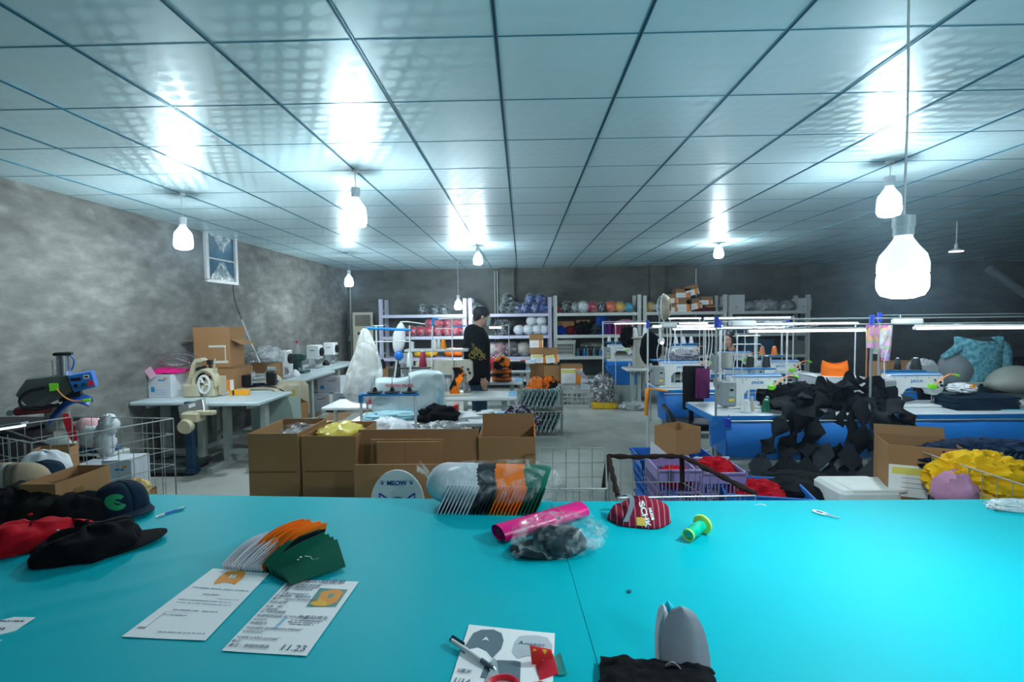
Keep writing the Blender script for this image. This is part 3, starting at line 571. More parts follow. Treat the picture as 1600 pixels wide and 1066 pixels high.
# maroon striped cap, inside out
mst = spot('maroon_pinstripe', (.22, .012, .035), (.50, .20, .24), 14, .93, .85, .03, 'wave')
q = F(994, 812, T1); t = thing('baseball_cap', 'maroon pinstriped unfinished cap with SCHK print and a grey sweatband', 'cap', (q.x, q.y, T1), -6)
b = MB(mst)
def fn(u, v):
    th = u * 2 * PI; p = v * PI / 2; k = 1 + .16 * noise.noise(Vector((math.cos(th) * 1.6, math.sin(th) * 1.6, v * 2 + 3)))
    z = .085 * math.sin(p) * k * (1 - .25 * math.exp(-((math.cos(th) * math.cos(p) + .45) / .25) ** 2))
    return (.125 * math.cos(th) * math.cos(p) ** .8 * k + .01, .082 * math.sin(th) * math.cos(p) ** .8 * k, max(.001, z) + .0)
b.grid(40, 14, fn, .002); crown_ = b.build('crown', t, angle=180)
b = MB(M('grey_sweatband', (.20, .25, .31), .85, bump=.3)); b.grid(4, 14, lambda u, v: (-.052 + .018 * u + .03 * math.sin(v * 3.1) - .006, -.082 + .105 * v, .012 + .082 * math.sin(v * 2.0 + .1) + .003), .002); b.grid(10, 4, lambda u, v: (-.07 + .075 * u, .045 + .02 * v, .068 + .012 * math.sin(u * 3) - .004 * v), .002); b.build('sweatband', t)
for s_, x, y, z, sz, rr in (('SCHK', .006, 0, .080, .029, -76), ('MUOS', .040, 0, .066, .013, -76)):
    o = text(s_, sz, M('print_white2', (.8, .82, .82), .6), 'lettering', t, (x, y, z), (0, 0, 0), .0015, bold=.001, ax='LEFT'); o.rotation_euler = (Matrix.Rotation(R(90), 3, 'X') @ Matrix.Rotation(R(rr), 3, 'Z')).to_euler(); conform(o, crown_, .002, 'y')
b = MB(M('ochre_patch', (.75, .48, .08), .7)); b.grid(12, 12, lambda u, v: (-.008 + .032 * u, -.085, .012 + .026 * v)); conform(b.build('yellow_patch', t), crown_, .002, 'y')
b = MB(M('tan_patch', (.32, .16, .07), .7)); b.grid(12, 12, lambda u, v: (.028 + .026 * u, .048 + .020 * v, 0)); conform(b.build('brown_patch', t), crown_)
# fanned panels: white, orange, dark, green
def fan(kind, label, grp, n, p0, p1, mt, L_, hh, rz, lean, seed, extra=None):
    a, c = F(*p0, T1), F(*p1, T1); first = None; rr = random.Random(seed)
    for k in range(n):
        f = k / max(1, n - 1); pos = a.lerp(c, f); pos.z = T1 + .001
        if first is None:
            b = MB(mt)
            def fn(u, v):
                top = hh * (math.sin(min(1, u * 1.5 + .12) * PI / 2)) * (1 - .10 * max(0, u - .75) * 4)
                y = L_ * u; z = top * v; x = lean * (z / hh) ** 1.0 * (.6 + .4 * u) + .018 * (1 - u) ** 2 * (1 - v)
                return (x, y, z)
            b.grid(14, 8, fn, .0016); first = one(b, 'cut_fabric', label, 'fabric panel', pos, rz, grp); first.rotation_euler = (0, 0, R(rz)); o = first
        else: o = dup(first, pos, rz + rr.uniform(-2, 2) - 1.0 * f)
        o['label'] = ORD[k] + ' ' + kind + ' cap panel from the left in the fanned bundle'
        o.scale = (1, rr.uniform(.94, 1.05), rr.uniform(.94, 1.05))
    return first
wpanel = M('white_panel', (.74, .77, .84), .85, bump=.2)
fan('white', 'white cap panel in the fanned bundle beside the orange ones', 'white panels of the fanned bundle', 13, (345, 889), (402, 892), wpanel, .18, .070, -27, .040, 1)
fan('orange', 'orange cap panel in the fanned bundle between the white and green ones', 'orange panels of the fanned bundle', 20, (378, 886), (420, 893), M('orange_panel', (.88, .19, .008), .8, bump=.2), .215, .085, -26, .030, 2)
fan('black', 'black cap panel squeezed between the orange and the green panels', 'black panels of the fanned bundle', 3, (414, 893), (420, 894), black, .20, .075, -29, .035, 3)
gp = F(436, 894, T1)
for k in range(5):
    t = thing('cut_fabric', 'dark green cap panel with a stitched outline, front one of the fanned bundle' if k == 4 else ORD[k] + ' green cap panel from the left in the fanned bundle', 'fabric panel', (gp.x - .045 + .009 * k, gp.y + .004 * k - .004, T1), -38 - 3 * k, 'green panels of the fanned bundle' if k < 4 else None)
    b = MB(green); ln = .05 + .022 * k
    b.grid(14, 8, lambda u, v: (.0 + ln * v, .19 * u * (1 - .12 * v), .006 + (.070 - .009 * k) * math.sin(min(1, .25 + u * 1.3) * PI / 2) * (1 - v) ** .8 + .0008 * k), .0018); b.build('panel', t)
    if k == 4:
        b = MB(M('white_thread', (.75, .8, .8), .6)); b.tube([(.045, .07, .040), (.05, .085, .036), (.066, .088, .030), (.068, .105, .030), (.085, .112, .024), (.088, .15, .022), (.075, .155, .028)], .0013, 4); b.build('stitched_outline', t)
        b = MB(MATS['white_thread']); b.cbox((.045, .058, .041), (.006, .006, .002)); b.cbox((.05, .048, .038), (.005, .005, .002)); b.build('stitched_star', t, False)
# long bag of nested caps
def bagcap(mt, label, grp):
    t = thing('baseball_cap', label, 'cap', (0, 0, 0), 0, grp); cap_parts(t, mt, None, rx=.088, ry=.085, h=.11, button=False); return t
seq = [(M('white_cap_fabric', (.62, .67, .72), .85), 9, 'white cap nested in the long clear bag', 'white caps in the long bag'), (M('black_cap_fabric', (.010, .022, .030), .8), 5, 'black cap nested in the long clear bag', 'black caps in the long bag'),
       (M('orange_cap_fabric', (.90, .20, .01), .8), 8, 'orange cap nested in the long clear bag', 'orange caps in the long bag'), (M('green_cap_fabric', (.006, .13, .085), .8), 5, 'green cap nested in the long clear bag', 'green caps in the long bag')]
xa, xb = F(706, 795, T1), F(853, 797, T1); i = 0; tot = sum(s_[1] for s_ in seq)
for mt, n, lab, grp in seq:
    f0 = None
    for k in range(n):
        p = xa.lerp(xb, i / (tot - 1)); p = Vector((p.x, p.y + .055, T1 + .085 - .008 * i / tot))
        if f0 is None: f0 = bagcap(mt, lab, grp); f0.location = p; f0.rotation_euler = (R(18), R(-62), R(8)); f0.rotation_euler = (Matrix.Rotation(R(6), 3, 'Z') @ Matrix.Rotation(R(-35), 3, 'X') @ Matrix.Rotation(R(-68), 3, 'Y') @ Matrix.Rotation(R(180), 3, 'Z')).to_euler(); ro = f0.rotation_euler.copy()
        else: c_ = dup(f0, p); c_.rotation_euler = ro
        (f0 if k == 0 else c_)['label'] = ORD[k] + ' ' + lab.split()[0] + ' cap from the left among the ' + lab.split()[0] + ' ones in the long clear bag'
        i += 1
b = MB(bfilm); cx = (xa + xb) / 2
def bagf(u, v):
    th = u * 2 * PI; x = -.28 + .54 * v; k = (1 - abs(2 * v - 1) ** 4) ** .5 * (1 + .06 * noise.noise(Vector((math.cos(th) * 2, math.sin(th) * 2, v * 9)))) + .02
    return (x + .02, .105 * math.cos(th) * k + .02 * noise.noise(Vector((v * 5, 1, th))), max(.002, .092 + .098 * math.sin(th) * k))
b.grid(36, 40, bagf); b.grid(8, 8, lambda u, v: (-.28 - .05 * v, -.01 + .06 * (u - .5) * (1 + v), .13 + .05 * v + .015 * math.sin(u * 7)), .001)
one(b, 'clear_bag', 'long clear plastic bag around the row of nested white, black, orange and green caps', 'bag', (cx.x - .01, cx.y + .05, T1), 4, angle=180)
# caps at the left
q = F(200, 800, T1); nc = cap('navy cap with a round green leaf emblem in front of the cream cap', (q.x - .05, q.y + .02, T1 + .004), -28, navy, None, rx=.115, ry=.10, h=.12)
gm = M('emblem_green', (.01, .33, .13), .6)
b = MB(gm)
def emb(u, v):
    a = R(35 + 290 * u); r_ = .018 + .012 * v * math.sin(u * PI) ** .4 - .008 * (1 - v) * math.sin(u * PI) ** .5
    y, z = r_ * math.cos(a), r_ * math.sin(a); return (0, y, z)
ef = thing('Tmp', 'x', 'x'); bpy.data.objects.remove(ef)
def proj(y, z):   # onto the crown of the navy cap, from its front
    ry, rx, h = .10, .115, .12; zz = .058 + z; p = math.asin(min(1, (zz / h) ** (1 / .85))); c_ = math.cos(p) ** .8
    yy = y - .045; ct = math.sqrt(max(.01, 1 - (yy / (ry * c_)) ** 2)); return Vector((rx * ct * c_ * 1.025 + .004, yy, zz * (1 + .1 * ct * math.cos(p))))
b.grid(26, 4, lambda u, v: proj(*(lambda a, r_: (r_ * math.cos(a), r_ * math.sin(a)))(R(40 + 285 * u), .011 + .015 * v + .006 * math.sin(u * PI) * v)), .0012); b.build('leaf_emblem', nc)
b = MB(gm); b.grid(8, 3, lambda u, v: proj(-.014 + .022 * u, .006 - .012 * u + (v - .5) * .010 * math.sin(u * PI)), .0012); b.build('leaf', nc)
q = F(212, 778, T1); b = MB(M('cream_yellow_fabric', (.72, .50, .20), .8, bump=.4)); crumple(b, (0, 0, .035), (.055, .05, .045), 3, .35, 3, .001); one(b, 'knit_cap', 'crumpled pale yellow fabric cap peeking out behind the navy cap', 'cap', q)
q = F(140, 868, T1); cap('large floppy black cap, nearest of the heap, brim turned away', (q.x - .03, q.y + .03, T1 + .004), 32, black, None, rx=.15, ry=.115, h=.105, amp=.22, seed=7, crush=.25)
q = F(126, 812, T1); cap('black cap lying behind the large floppy black one', (q.x, q.y - .0, T1 + .004), 205, black, None, rx=.12, ry=.10, h=.10, amp=.2, seed=11)
q = F(50, 850, T1); rc = cap('bright red cap with a white-edged badge, left of the large black cap', (q.x, q.y, T1 + .004), 230, red, None, rx=.12, ry=.10, h=.105, amp=.15, seed=5, crush=.3)
b = MB(white); b.tube([(-.085, .055, .015), (-.08, .07, .02), (-.07, .08, .03), (-.062, .082, .05)], .004, 5); b.build('badge_edge', rc)
q = F(108, 838, T1); b = MB(red); b.grid(10, 6, lambda u, v: (-.07 + .14 * u, -.03 + .05 * v, .012 + .05 * math.sin(u * 2.4) - .02 * v), .003); one(b, 'red_visor', 'loose red visor poking out above the large black cap', 'cap brim', (q.x - .02, q.y + .03, T1 + .001), 15)
q = F(20, 812, T1); cap('wide black cap at the picture edge above the red one', (q.x, q.y, T1 + .004), 150, black, None, rx=.16, ry=.12, h=.125, amp=.2, seed=15)
q = F(78, 812, T1); cap('black cap with camouflage edge leaning on the open carton', (q.x, q.y - .02, T1 + .004), 190, M('near_black', (.012, .012, .010), .9), spot('camouflage', (.05, .055, .02), (.42, .36, .20), 26, .55), rx=.11, ry=.10, h=.11, amp=.15, seed=17)
# open carton
bx = carton_box('open brown carton on the turquoise table behind the caps', (-1.955, 2.045, T1), .148, .262, .150, 0)
b = MB(ctape); b.cbox((.0752, -.03, .065), (.002, .045, .075)); b.build('tape_patch', bx, False)
# nested cap stacks behind
stk = [('brown', (.16, .06, .02)), ('tan', (.30, .18, .09)), ('light grey', (.45, .45, .40)), ('taupe', (.24, .18, .13)), ('sand', (.36, .29, .20))]
for k, (nm, c) in enumerate(stk):
    q = F(-20 + 12 * k, 792, T1); m_ = M(nm + '_cap', c, .85); t = cap(nm + ' cap standing in the nested row at the left edge', (q.x, q.y + .02, T1 + .09), 0, m_, rx=.095, ry=.09, h=.10, button=False); t.rotation_euler = (R(-10), R(80), R(20))
for px, py, m_, lab, rz in ((30, 775, wcloth, 'white cap at the back of the heap, behind the nested row', 200), (72, 762, wcloth, 'white cap with navy panels beside the open carton, rearmost', 160), (60, 772, navy, 'navy cap tucked under the rearmost white cap', 30)):
    q = F(px, py, T1); cap(lab, (q.x, q.y, T1 + .05 + (.03 if py < 770 else 0)), rz, m_, rx=.11, ry=.10, h=.10, amp=.1, seed=px)
# ---- left side: wall bench, press, cages, cartons ----
bt = M('bench_top', (.50, .60, .64), .35)
# vent window in the left wall
w0 = Vector((LX, 5.28, 2.32)); pA, pB = None, None
def onwall(px, py, X=LX + .01):
    v = ray(px, py); t = X / v.x; return Vector((X, v.y * t, CH + v.z * t))
a, c = onwall(323, 437), onwall(366, 374)
y0, y1, z0, z1 = a.y, c.y, a.z, c.z + .04
fr = MB(wpaint)
for q in ((y0 - .03, y1 + .03, z0 - .03, z0 + .012), (y0 - .03, y1 + .03, z1 - .012, z1 + .03), (y0 - .03, y0 + .03, z0, z1), (y1 - .03, y1 + .03, z0, z1), (y0, y1, (z0 + z1) / 2 - .05, (z0 + z1) / 2 - .035)): fr.box(LX - .02, LX + .035, *q)
win = struct(fr, 'window_1'); 
g = MB(M('window_night', (.03, .10, .17), .12, nz=.8, ns=5)); g.box(LX - .002, LX + .006, y0, y1, z0, z1); g.build('window_pane', win, False)
def sheetf(lo, hi): return lambda u, v: (LX + .022 + .006 * math.sin(u * 22 + v * 5), (y0 + y1) / 2 + (u - .5) * (y1 - y0) * (.12 + .8 * abs(v - (0 if hi else 1)) ** 1.3), z0 + (z1 - z0) * (lo + (hi - lo) * v) if hi else z0 + (z1 - z0) * lo * v)
g = MB(film('taped_film', (.75, .88, .92), .25, .8, 9))
g.grid(16, 10, lambda u, v: (LX + .022 + .006 * math.sin(u * 22 + v * 5), (y0 + y1) / 2 + (u - .5) * (y1 - y0) * (.15 + .8 * (1 - v) ** 1.3), z0 + .02 + (z1 - z0) * .36 * v)); g.build('plastic_film', win)
g = MB(MATS['taped_film']); g.grid(16, 10, lambda u, v: (LX + .022 + .006 * math.sin(u * 22 + v * 5), (y0 + y1) / 2 + (u - .5) * (y1 - y0) * (.15 + .8 * v ** 1.6), z0 + (z1 - z0) * (.6 + .38 * v))); g.build('plastic_film', win)
b = MB(dark); c0 = onwall(362, 445); b.tube([c0 + Vector((.02, 0, 0)), onwall(366, 470, LX + .05), onwall(378, 500, LX + .12)], .006, 6, 2)
e0 = onwall(378, 500, LX + .12); e1 = W(406, 566, 6.25)
b2 = MB(white); b2.tube([e0, e0.lerp(e1, .5) + Vector((0, 0, -.02)), e1], .009, 6, 2)
t = thing('power_cable', 'dark to white cable dropping from the wall vent down to the bench', 'cable', c0); 
for k, (bb, nm) in enumerate(((b, 'dark_lead'), (b2, 'white_lead'))): o = bb.build(nm, t); o.location = -c0
# benches along the left wall
table('pale bench with rounded corner under the eyelet machine, orange box on it', -3.42, -2.72, 4.98, 5.75, .76, None, name='machine_bench', top=bt)
table('pale bench against the left wall carrying the white box with pink cloth', -4.13, -3.44, 5.05, 5.72, .76, None, name='machine_bench', top=bt)
b3 = table('pale bench along the left wall carrying the cartons and black motor', -4.12, -3.02, 5.78, 6.75, .76, None, name='work_bench', top=bt)
b4 = table('pale bench in the middle of the left wall row, white snap press on it', -4.12, -3.1, 6.79, 8.1, .76, None, name='work_bench', top=bt)
b5 = table('farthest pale bench of the left wall row, two white snap presses on it', -4.12, -3.28, 8.14, 9.9, .76, None, name='work_bench', top=bt)
b = MB(M('green_grey_sheet_metal', (.27, .35, .32), .5)); b.box(-.28, .30, .0, .012, .22, .72); p_ = b.build('modesty_panel', bpy.data.objects['machine_bench'], False); p_.location = (.2, .25, 0)
# eyelet machine with display and scale
q = Vector((-3.37, 5.28, .76))
t = thing('eyelet_machine', 'old cream eyelet machine with round belt guards on the wall bench', 'machine', (*(F(290, 625, .76) + Vector((0, .25, 0))).xy, .762), 0)
b = MB(beige); b.rbox((-.05, 0, .07), (.2, .2, .14), .03); b.rbox((.14, 0, .09), (.14, .16, .18), .02); b.build('base', t)
b = MB(beige)
b.prism([(-.12, .14), (-.06, .36), (-.02, .42), (.04, .43), (.07, .40), (.05, .385), (0, .385), (-.02, .34), (-.055, .14)], -.05, .05); b.build('arm', t, angle=50)
b = MB(beige); b.T = Matrix.Translation((.10, -.085, .155)); b.grid(30, 3, lambda u, v: ((.10 + .012 * v) * math.cos(u * PI * 1.25 - .3), .05 * 0 + .06 * (v > .99) + .02 * v, (.12 + .012 * v) * math.sin(u * PI * 1.25 - .3)), .03); b.build('belt_guard', t)
b = MB(white); b.T = Matrix.Translation((.10, -.09, .14)) @ Matrix.Rotation(R(90), 4, 'X')
for k in range(3): b.cyl((.02 * math.cos(k * 2.1), .02 * math.sin(k * 2.1), 0), (.055 * math.cos(k * 2.1), .085 * math.sin(k * 2.1), 0), .011, n=6)
b.tube(ringpts((0, 0), .062, .095), .014, 6); b.build('pulley', t)
b = MB(dark); b.cyl((.03, -.02, .17), (.03, -.02, .33), .035, n=12); b.cyl((-.01, -.03, .30), (.09, -.03, .33), .02); b.cyl((.12, 0, .2), (.12, 0, .40), .015); b.cbox((.12, 0, .38), (.05, .04, .05)); b.build('spindle', t)
b = MB(beige); b.cbox((.20, -.04, .24), (.02, .05, .16)); b.cyl((.15, 0, .18), (.18, 0, .42), .008); b.cbox((.22, .02, .12), (.07, .1, .2)); b.build('side_housing', t)
q = F(300, 742, 0); q.y -= 0
t = thing('platform_scale', 'dark floor scale with a blue post and silver display head', 'scale', (q.x, q.y, 0), 0)
b = MB(M('scale_deck', (.03, .045, .05), .5)); b.rbox((-.33, .16, .065), (.62, .48, .05), .03); b.build('platform', t)
b = MB(dark); b.box(-.6, -.06, -.05, .37, .0, .04); b.build('base_frame', t, False)
b = MB(M('post_blue', (.005, .045, .10), .4)); b.rbox((0, 0, .40), (.09, .06, .74), .02); b.rbox((.0, .0, .05), (.13, .12, .06), .02); b.build('post', t)
b = MB(M('display_silver', (.40, .43, .44), .25, .7)); b.T = Matrix.Translation((.09, -.06, .70)) @ Matrix.Rotation(R(-18), 4, 'Y') @ Matrix.Rotation(R(-15), 4, 'X'); b.rbox((0, 0, 0), (.28, .09, .14), .02); h_ = b.build('display_head', t)
b = MB(white); b.T = Matrix.Translation((.09, -.06, .70)) @ Matrix.Rotation(R(-18), 4, 'Y') @ Matrix.Rotation(R(-15), 4, 'X'); b.cbox((.02, -.047, .03), (.07, .003, .035)); b.build('display', h_, False)
q = F(282, 640, .76); t = thing('machine_motor', 'beige motor with a round pulley hanging under the eyelet machine', 'motor', (q.x - .03, q.y + .22, .715), 0)
b = MB(beige); b.rbox((.0, 0, -.07), (.18, .14, .10), .03); b.rbox((.12, 0, -.03), (.2, .08, .04), .01); b.build('motor_body', t); b = MB(beige); b.T = Matrix.Rotation(R(90), 4, 'X'); b.lathe([(.01, .03), (.085, .03), (.10, .09), (.085, .13), (.02, .13)], 20); o = b.build('pulley', t); o.location = (-.02, -.02, -.15); o.scale = (.75, .75, .75)
b = MB(M('insert_brown', (.28, .11, .03), .5)); 
# white box with pink cloth and wires
def printed_box(label, px, py, z, w, d, h, rz, group=None, blue_=True, dy=0, flap=False, name='white_box', open_=False):
    q = F(px, py, z); t = thing(name, label, 'box', (q.x, q.y + dy, z + .001), rz, group); box_mesh(t, w, d, h, M('white_carton', (.60, .65, .70), .7, nz=.04), (), open_)
    if blue_: b = MB(M('print_blue', (.02, .25, .60), .6)); b.cbox((-w * .3, -d / 2 - .001, h * .35), (w * .16, .001, h * .22)); b.cbox((w * .1, -d / 2 - .001, h * .75), (w * .3, .001, h * .05)); b.build('printed_mark', t, False)
    b = MB(M('print_orange', (.75, .32, .06), .6)); b.cbox((w * .28, -d / 2 - .001, h * .82), (w * .15, .001, h * .07)); b.build('printed_logo', t, False)
    b = MB(M('print_pale', (.35, .48, .62), .6))
    for k in range(3): b.cbox((w * .05, -d / 2 - .001, h * (.15 + .09 * k)), (w * .5, .001, h * .025))
    b.build('printed_lines', t, False); return t
wbx = printed_box('white carton with blue print holding pink cloth and wires on the wall bench', 252, 622, .76, .28, .24, .26, -8, dy=.12, open_=True)
b = MB(magenta); b.grid(14, 10, lambda u, v: (-.20 + .42 * u, -.10 + .25 * v, .27 + .07 * math.sin(v * 3.1) * (1 - .6 * u) - .12 * max(0, .25 - u) * 2 + .015 * noise.noise(Vector((u * 6, v * 6, 2)))), .003); b.build('Tmp')
o = bpy.data.objects['Tmp']; o.name = 'pink_cloth'; tag(o, 'pink and magenta cloth spilling over the left edge of the white carton', 'cloth'); o.location = wbx.location
b = MB(M('pink_lining', (.8, .45, .62), .7)); b.grid(6, 8, lambda u, v: (-.17 + .07 * u + .06 * v, -.125, .30 - .10 * v + .05 * u), .002); o2 = b.build('lining', o)
b = MB(chrome); rr = random.Random(5)
for k in range(7):
    cx, cz, r_ = rr.uniform(-.08, .22), rr.uniform(.40, .46), rr.uniform(.08, .15); b.tube([(cx + r_ * 1.5 * math.cos(a_ * .52 + k), .05 * math.sin(a_ + k) - .0, cz - .05 + r_ * .6 * math.sin(a_ * .52 + k)) for a_ in range(13)], .0025, 4, 1)
o = one(b, 'wire_coil', 'loose coil of thin bright wire above the white carton', 'wire', wbx.location)
b = MB(black); b.rbox((0, 0, .06), (.2, .2, .12), .05); one(b, 'shade_block', 'dark fabric bundle in the corner left of the white carton', 'bundle', (-4.0, 5.5, .762))  # dark block stands in for the shade in this bench corner
# orange box, blue cloth, cartons
q = F(383, 617, .762); t = thing('yellow_box', 'small orange-yellow box with a black band on the pale bench', 'box', (q.x - .06, q.y, .762), 8); yb = M('orange_yellow_card', (.90, .38, .01), .5)
b = MB(yb); b.rbox((0, 0, .028), (.20, .07, .056), .004); b.build('carton', t); b = MB(dark); b.cbox((-.055, -.0355, .028), (.02, .002, .054)); b.build('black_band', t, False)
b = MB(rblue); q = F(380, 606, .762); b.ball((0, 0, .04), (.34, .20, .05), 30, 12, .18, 3, 5, .001); one(b, 'blue_cloth', 'folded royal blue cloth in front of the printed cartons', 'cloth', (q.x - .05, q.y + .22, .762), 10)
def labelled(label, loc, w, d, h, rz=0, group=None, rot=None, cols=None, frac=.5, txt=None, flaps=(), open_=True, fl=None, z0=0, lk=.55):
    """brown carton whose lower front is a white, orange-cornered print"""
    t = thing('cardboard_box', label, 'box', loc, rz, group, rot); box_mesh(t, w, d, h, carton, flaps, open_, fl)
    b = MB(paper); b.cbox((-w * (1 - lk) / 2 * .0, -d / 2 - .0012, z0 * h + h * frac / 2), (w * .98, .002, h * frac)); pl = b.build('printed_panel', t, False)
    b = MB(M('carton_orange', (.85, .27, .03), .6)); b.cbox((w * .30, -d / 2 - .003, z0 * h + h * frac / 2), (w * .24, .002, h * frac)); b.build('orange_corner', pl, False)
    if cols: b = MB(M('carton_yellow', (.80, .72, .15), .6)); b.cbox((-w * .1, -d / 2 - .003, z0 * h + h * frac * .82), (w * .7, .002, h * frac * .22)); b.build('yellow_strip', pl, False)
    if txt: text(txt, h * frac * .5, paper, 'lettering', t, (w * .32, -d / 2 - .0055, h * frac * .3))
    b = MB(grink)
    for k in range(3): b.cbox((-w * .12, -d / 2 - .0032, z0 * h + h * frac * (.3 + .15 * k)), (w * .4, .001, h * .012))
    b.build('printed_lines', pl, False); return t
q = F(330, 600, .762)
lb = labelled('wide carton with white and orange print on the wall bench, open tall box on top', (-3.78, 6.05, .763), .62, .42, .27, 0, frac=.48, open_=False)
tb = carton_box('tall open carton with tape strips, standing on the wide printed carton', (-3.76, 6.05, 1.035), .42, .36, .34, 6, None, (('l', 5), ('b', -75), ('r', 25), ('f', -84)), True, .15)
b = MB(M('shiny_tape', (.62, .66, .64), .15)); b.cbox((.06, -.1815, .26), (.20, .002, .025)); b.cbox((.15, -.1815, .17), (.012, .002, .18)); b.cbox((.08, -.1815, .07), (.2, .002, .03)); b.build('tape_strip', tb, False)
printed_box('white carton with a green mark behind the wide printed carton', 372, 605, .762, .34, .3, .30, 0, dy=1.0, blue_=False)
q = F(405, 596, .762); labelled('short carton with crumpled film on it further along the wall bench', (-3.62, 6.95, .763), .36, .3, .24, 0, frac=.42)
b = MB(gfilm); crumple(b, (0, 0, .08), (.22, .16, .12), 9, .5, 3, 0); one(b, 'plastic_film_wad', 'crumpled clear film on the short carton by the bench', 'plastic film', (-3.66, 6.98, 1.005), angle=180)
# black motor unit on cloth
q = F(440, 596, .762); ccl = MB(cream)
def drp(u, v):
    x = -3.75 + .86 * u; y = 5.86 + .85 * v; over = max(0, x + 3.02); z = .768 + .006 * math.sin(v * 11 + u * 3)
    if over > 0: return (-3.02 + .02 + .03 * math.sin(v * 13) + .02, y + .05 * math.sin(u * 8), z - over * (2.6 + 1.2 * math.sin(v * 8.5)))
    return (x, y, z)
ccl.grid(46, 34, drp, .004); one(ccl, 'cream_cloth', 'cream cloth draped over the bench edge with a yellow fold', 'cloth')
b = MB(M('yellow_green_fabric', (.42, .38, .05), .85)); b.grid(8, 10, lambda u, v: (-2.965 + .01 * math.sin(u * 6), 6.14 + .22 * u + .05 * v, .70 - .26 * v * (1 - .55 * abs(2 * u - 1))), .003); one(b, 'yellow_cloth', 'yellow-green cloth corner hanging below the cream cloth', 'cloth')
t = thing('electric_motor', 'black and silver motor unit on the cream cloth', 'motor', (-3.32, 6.1, .785), 12)
b = MB(blackp); b.rbox((-.13, 0, .07), (.14, .14, .14), .015); b.rbox((.16, 0, .08), (.10, .13, .16), .015); b.build('housing', t); b = MB(chrome); b.cyl((-.06, 0, .09), (.11, 0, .09), .035, n=14); b.cyl((-.06, -.04, .05), (.11, -.04, .05), .015); b.cbox((-.055, 0, .10), (.012, .12, .17)); b.cbox((.105, 0, .10), (.012, .12, .16)); b.build('shaft_frame', t)
b = MB(grey); b.cyl((.11, .03, .2), (.2, .03, .2), .035, n=12); b.build('top_cylinder', t)
b = MB(dark); b.tube([(-.0, -.1, .02), (.24, -.15, 0), (.42, -.16, -.12), (.43, -.12, -.42), (.47, -.1, -.5)], .008, 6, 2); b.build('cable', t)
# snap presses
def snap_press(label, x, y, rz=0):
    t = thing('snap_press', label, 'machine', (x, y, .762), rz); b = MB(white); b.rbox((0, 0, .28), (.22, .20, .24), .02); b.rbox((-.03, .03, .09), (.15, .13, .18), .02); b.build('body', t)
    b = MB(grey); b.rbox((0, -.02, .01), (.24, .26, .02), .02); b.build('base', t)
    b = MB(blackp); b.cyl((.115, 0, .28), (.14, 0, .28), .075, n=22); b.cyl((.14, 0, .28), (.15, 0, .28), .03); b.build('handwheel', t)
    b = MB(steel); b.cyl((.04, -.09, .04), (.04, -.09, .17), .012); b.cyl((.04, -.09, .02), (.04, -.09, .06), .028); b.cyl((.08, -.07, .1), (.08, -.02, .1), .045, n=16); b.build('ram', t)
    b = MB(M('brand_ink', (.1, .12, .3), .6)); b.cbox((.0, -.1005, .31), (.08, .001, .014)); b.build('name_mark', t, False); return t
for px, lab in ((441, 'nearest of the three white snap presses on the wall bench'), (492, 'middle white snap press, right of the dark green machine'), (517, 'farthest white snap press at the end of the wall bench')):
    yy = {441: 7.1, 492: 8.55, 517: 9.45}[px]; p = W(px, 560, yy); snap_press(lab, p.x, yy, 0)
t = thing('button_press', 'dark green button machine with a clear hopper and red knob', 'machine', (*W(468, 560, 7.75).xy, .762), 0)
dg = M('dark_green_enamel', (.01, .06, .055), .35); b = MB(dg); b.rbox((0, 0, .02), (.24, .26, .04), .04); b.rbox((-.05, .04, .12), (.12, .12, .22), .03); b.rbox((.0, 0, .25), (.2, .12, .1), .03); b.cyl((-.02, -.063, .25), (-.02, -.07, .25), .04, n=16); b.build('body', t)
b = MB(bfilm); b.cyl((0, 0, .3), (-.03, 0, .47), .04, .022, 14); b.cyl((.02, -.05, .05), (.09, -.05, .05), .05, n=14); b.build('hopper', t); b = MB(redp); b.cyl((-.03, 0, .47), (-.034, 0, .505), .02, n=12); b.build('red_knob', t)
for k, (px, yy, m_, lab, r_) in enumerate(((455, 7.3, white, 'white dish of parts between the near snap press and green machine', .07), (505, 9.0, blackp, 'black foot pedal lying between the two far snap presses', .06), (425, 6.6, beige, 'beige bell-shaped fixture left of the near snap press', .07))):
    p = W(px, 560, yy); b = MB(m_); b.lathe([(r_, 0), (r_ * 1.05, .03), (r_ * .7, .07), (r_ * .2, .1), (.001, .1)], 14); one(b, ('parts_dish', 'foot_pedal', 'bell_fixture')[k], lab, ('dish', 'pedal', 'fixture')[k], (p.x + .05, yy, .763))
# under the bench row
for k, (px, py, lab) in enumerate(((534, 640, 'white printed carton under the far bench, in front on the floor'), (500, 643, 'white printed carton under the far bench, left one on the floor'))):
    q = F(px, py, 0); printed_box(lab, px, py, 0, .40, .34, .30, 0, dy=.1)
q = F(515, 640, 0); printed_box('white printed carton stacked on top of the two under the far bench', 515, 640, .0, .40, .32, .28, 3, dy=.14).location.z = .303
b = MB(black); p = F(480, 652, 0); q = F(540, 604, 0)
b.grid(20, 8, lambda u, v: (p.x + .05 + 1.1 * u + .16 * v, p.y + .35 + .10 * u + .25 * v * (1 - u), max(.004, .02 + .62 * u ** 1.6 + .06 * noise.noise(Vector((u * 5, v * 5, 3))))), .02); one(b, 'black_cloth', 'long black cloth trailing from the white cartons down to the floor', 'cloth')
b = MB(cardin); P_ = [F(x, y, 0) for x, y in ((473, 664), (520, 665), (551, 646), (497, 645))]; b.prism([(p.x, p.y) for p in P_], .0, .008, 'z'); one(b, 'cardboard_sheet', 'flat cardboard sheet lying on the floor beside the black cloth', 'cardboard', kind=None)
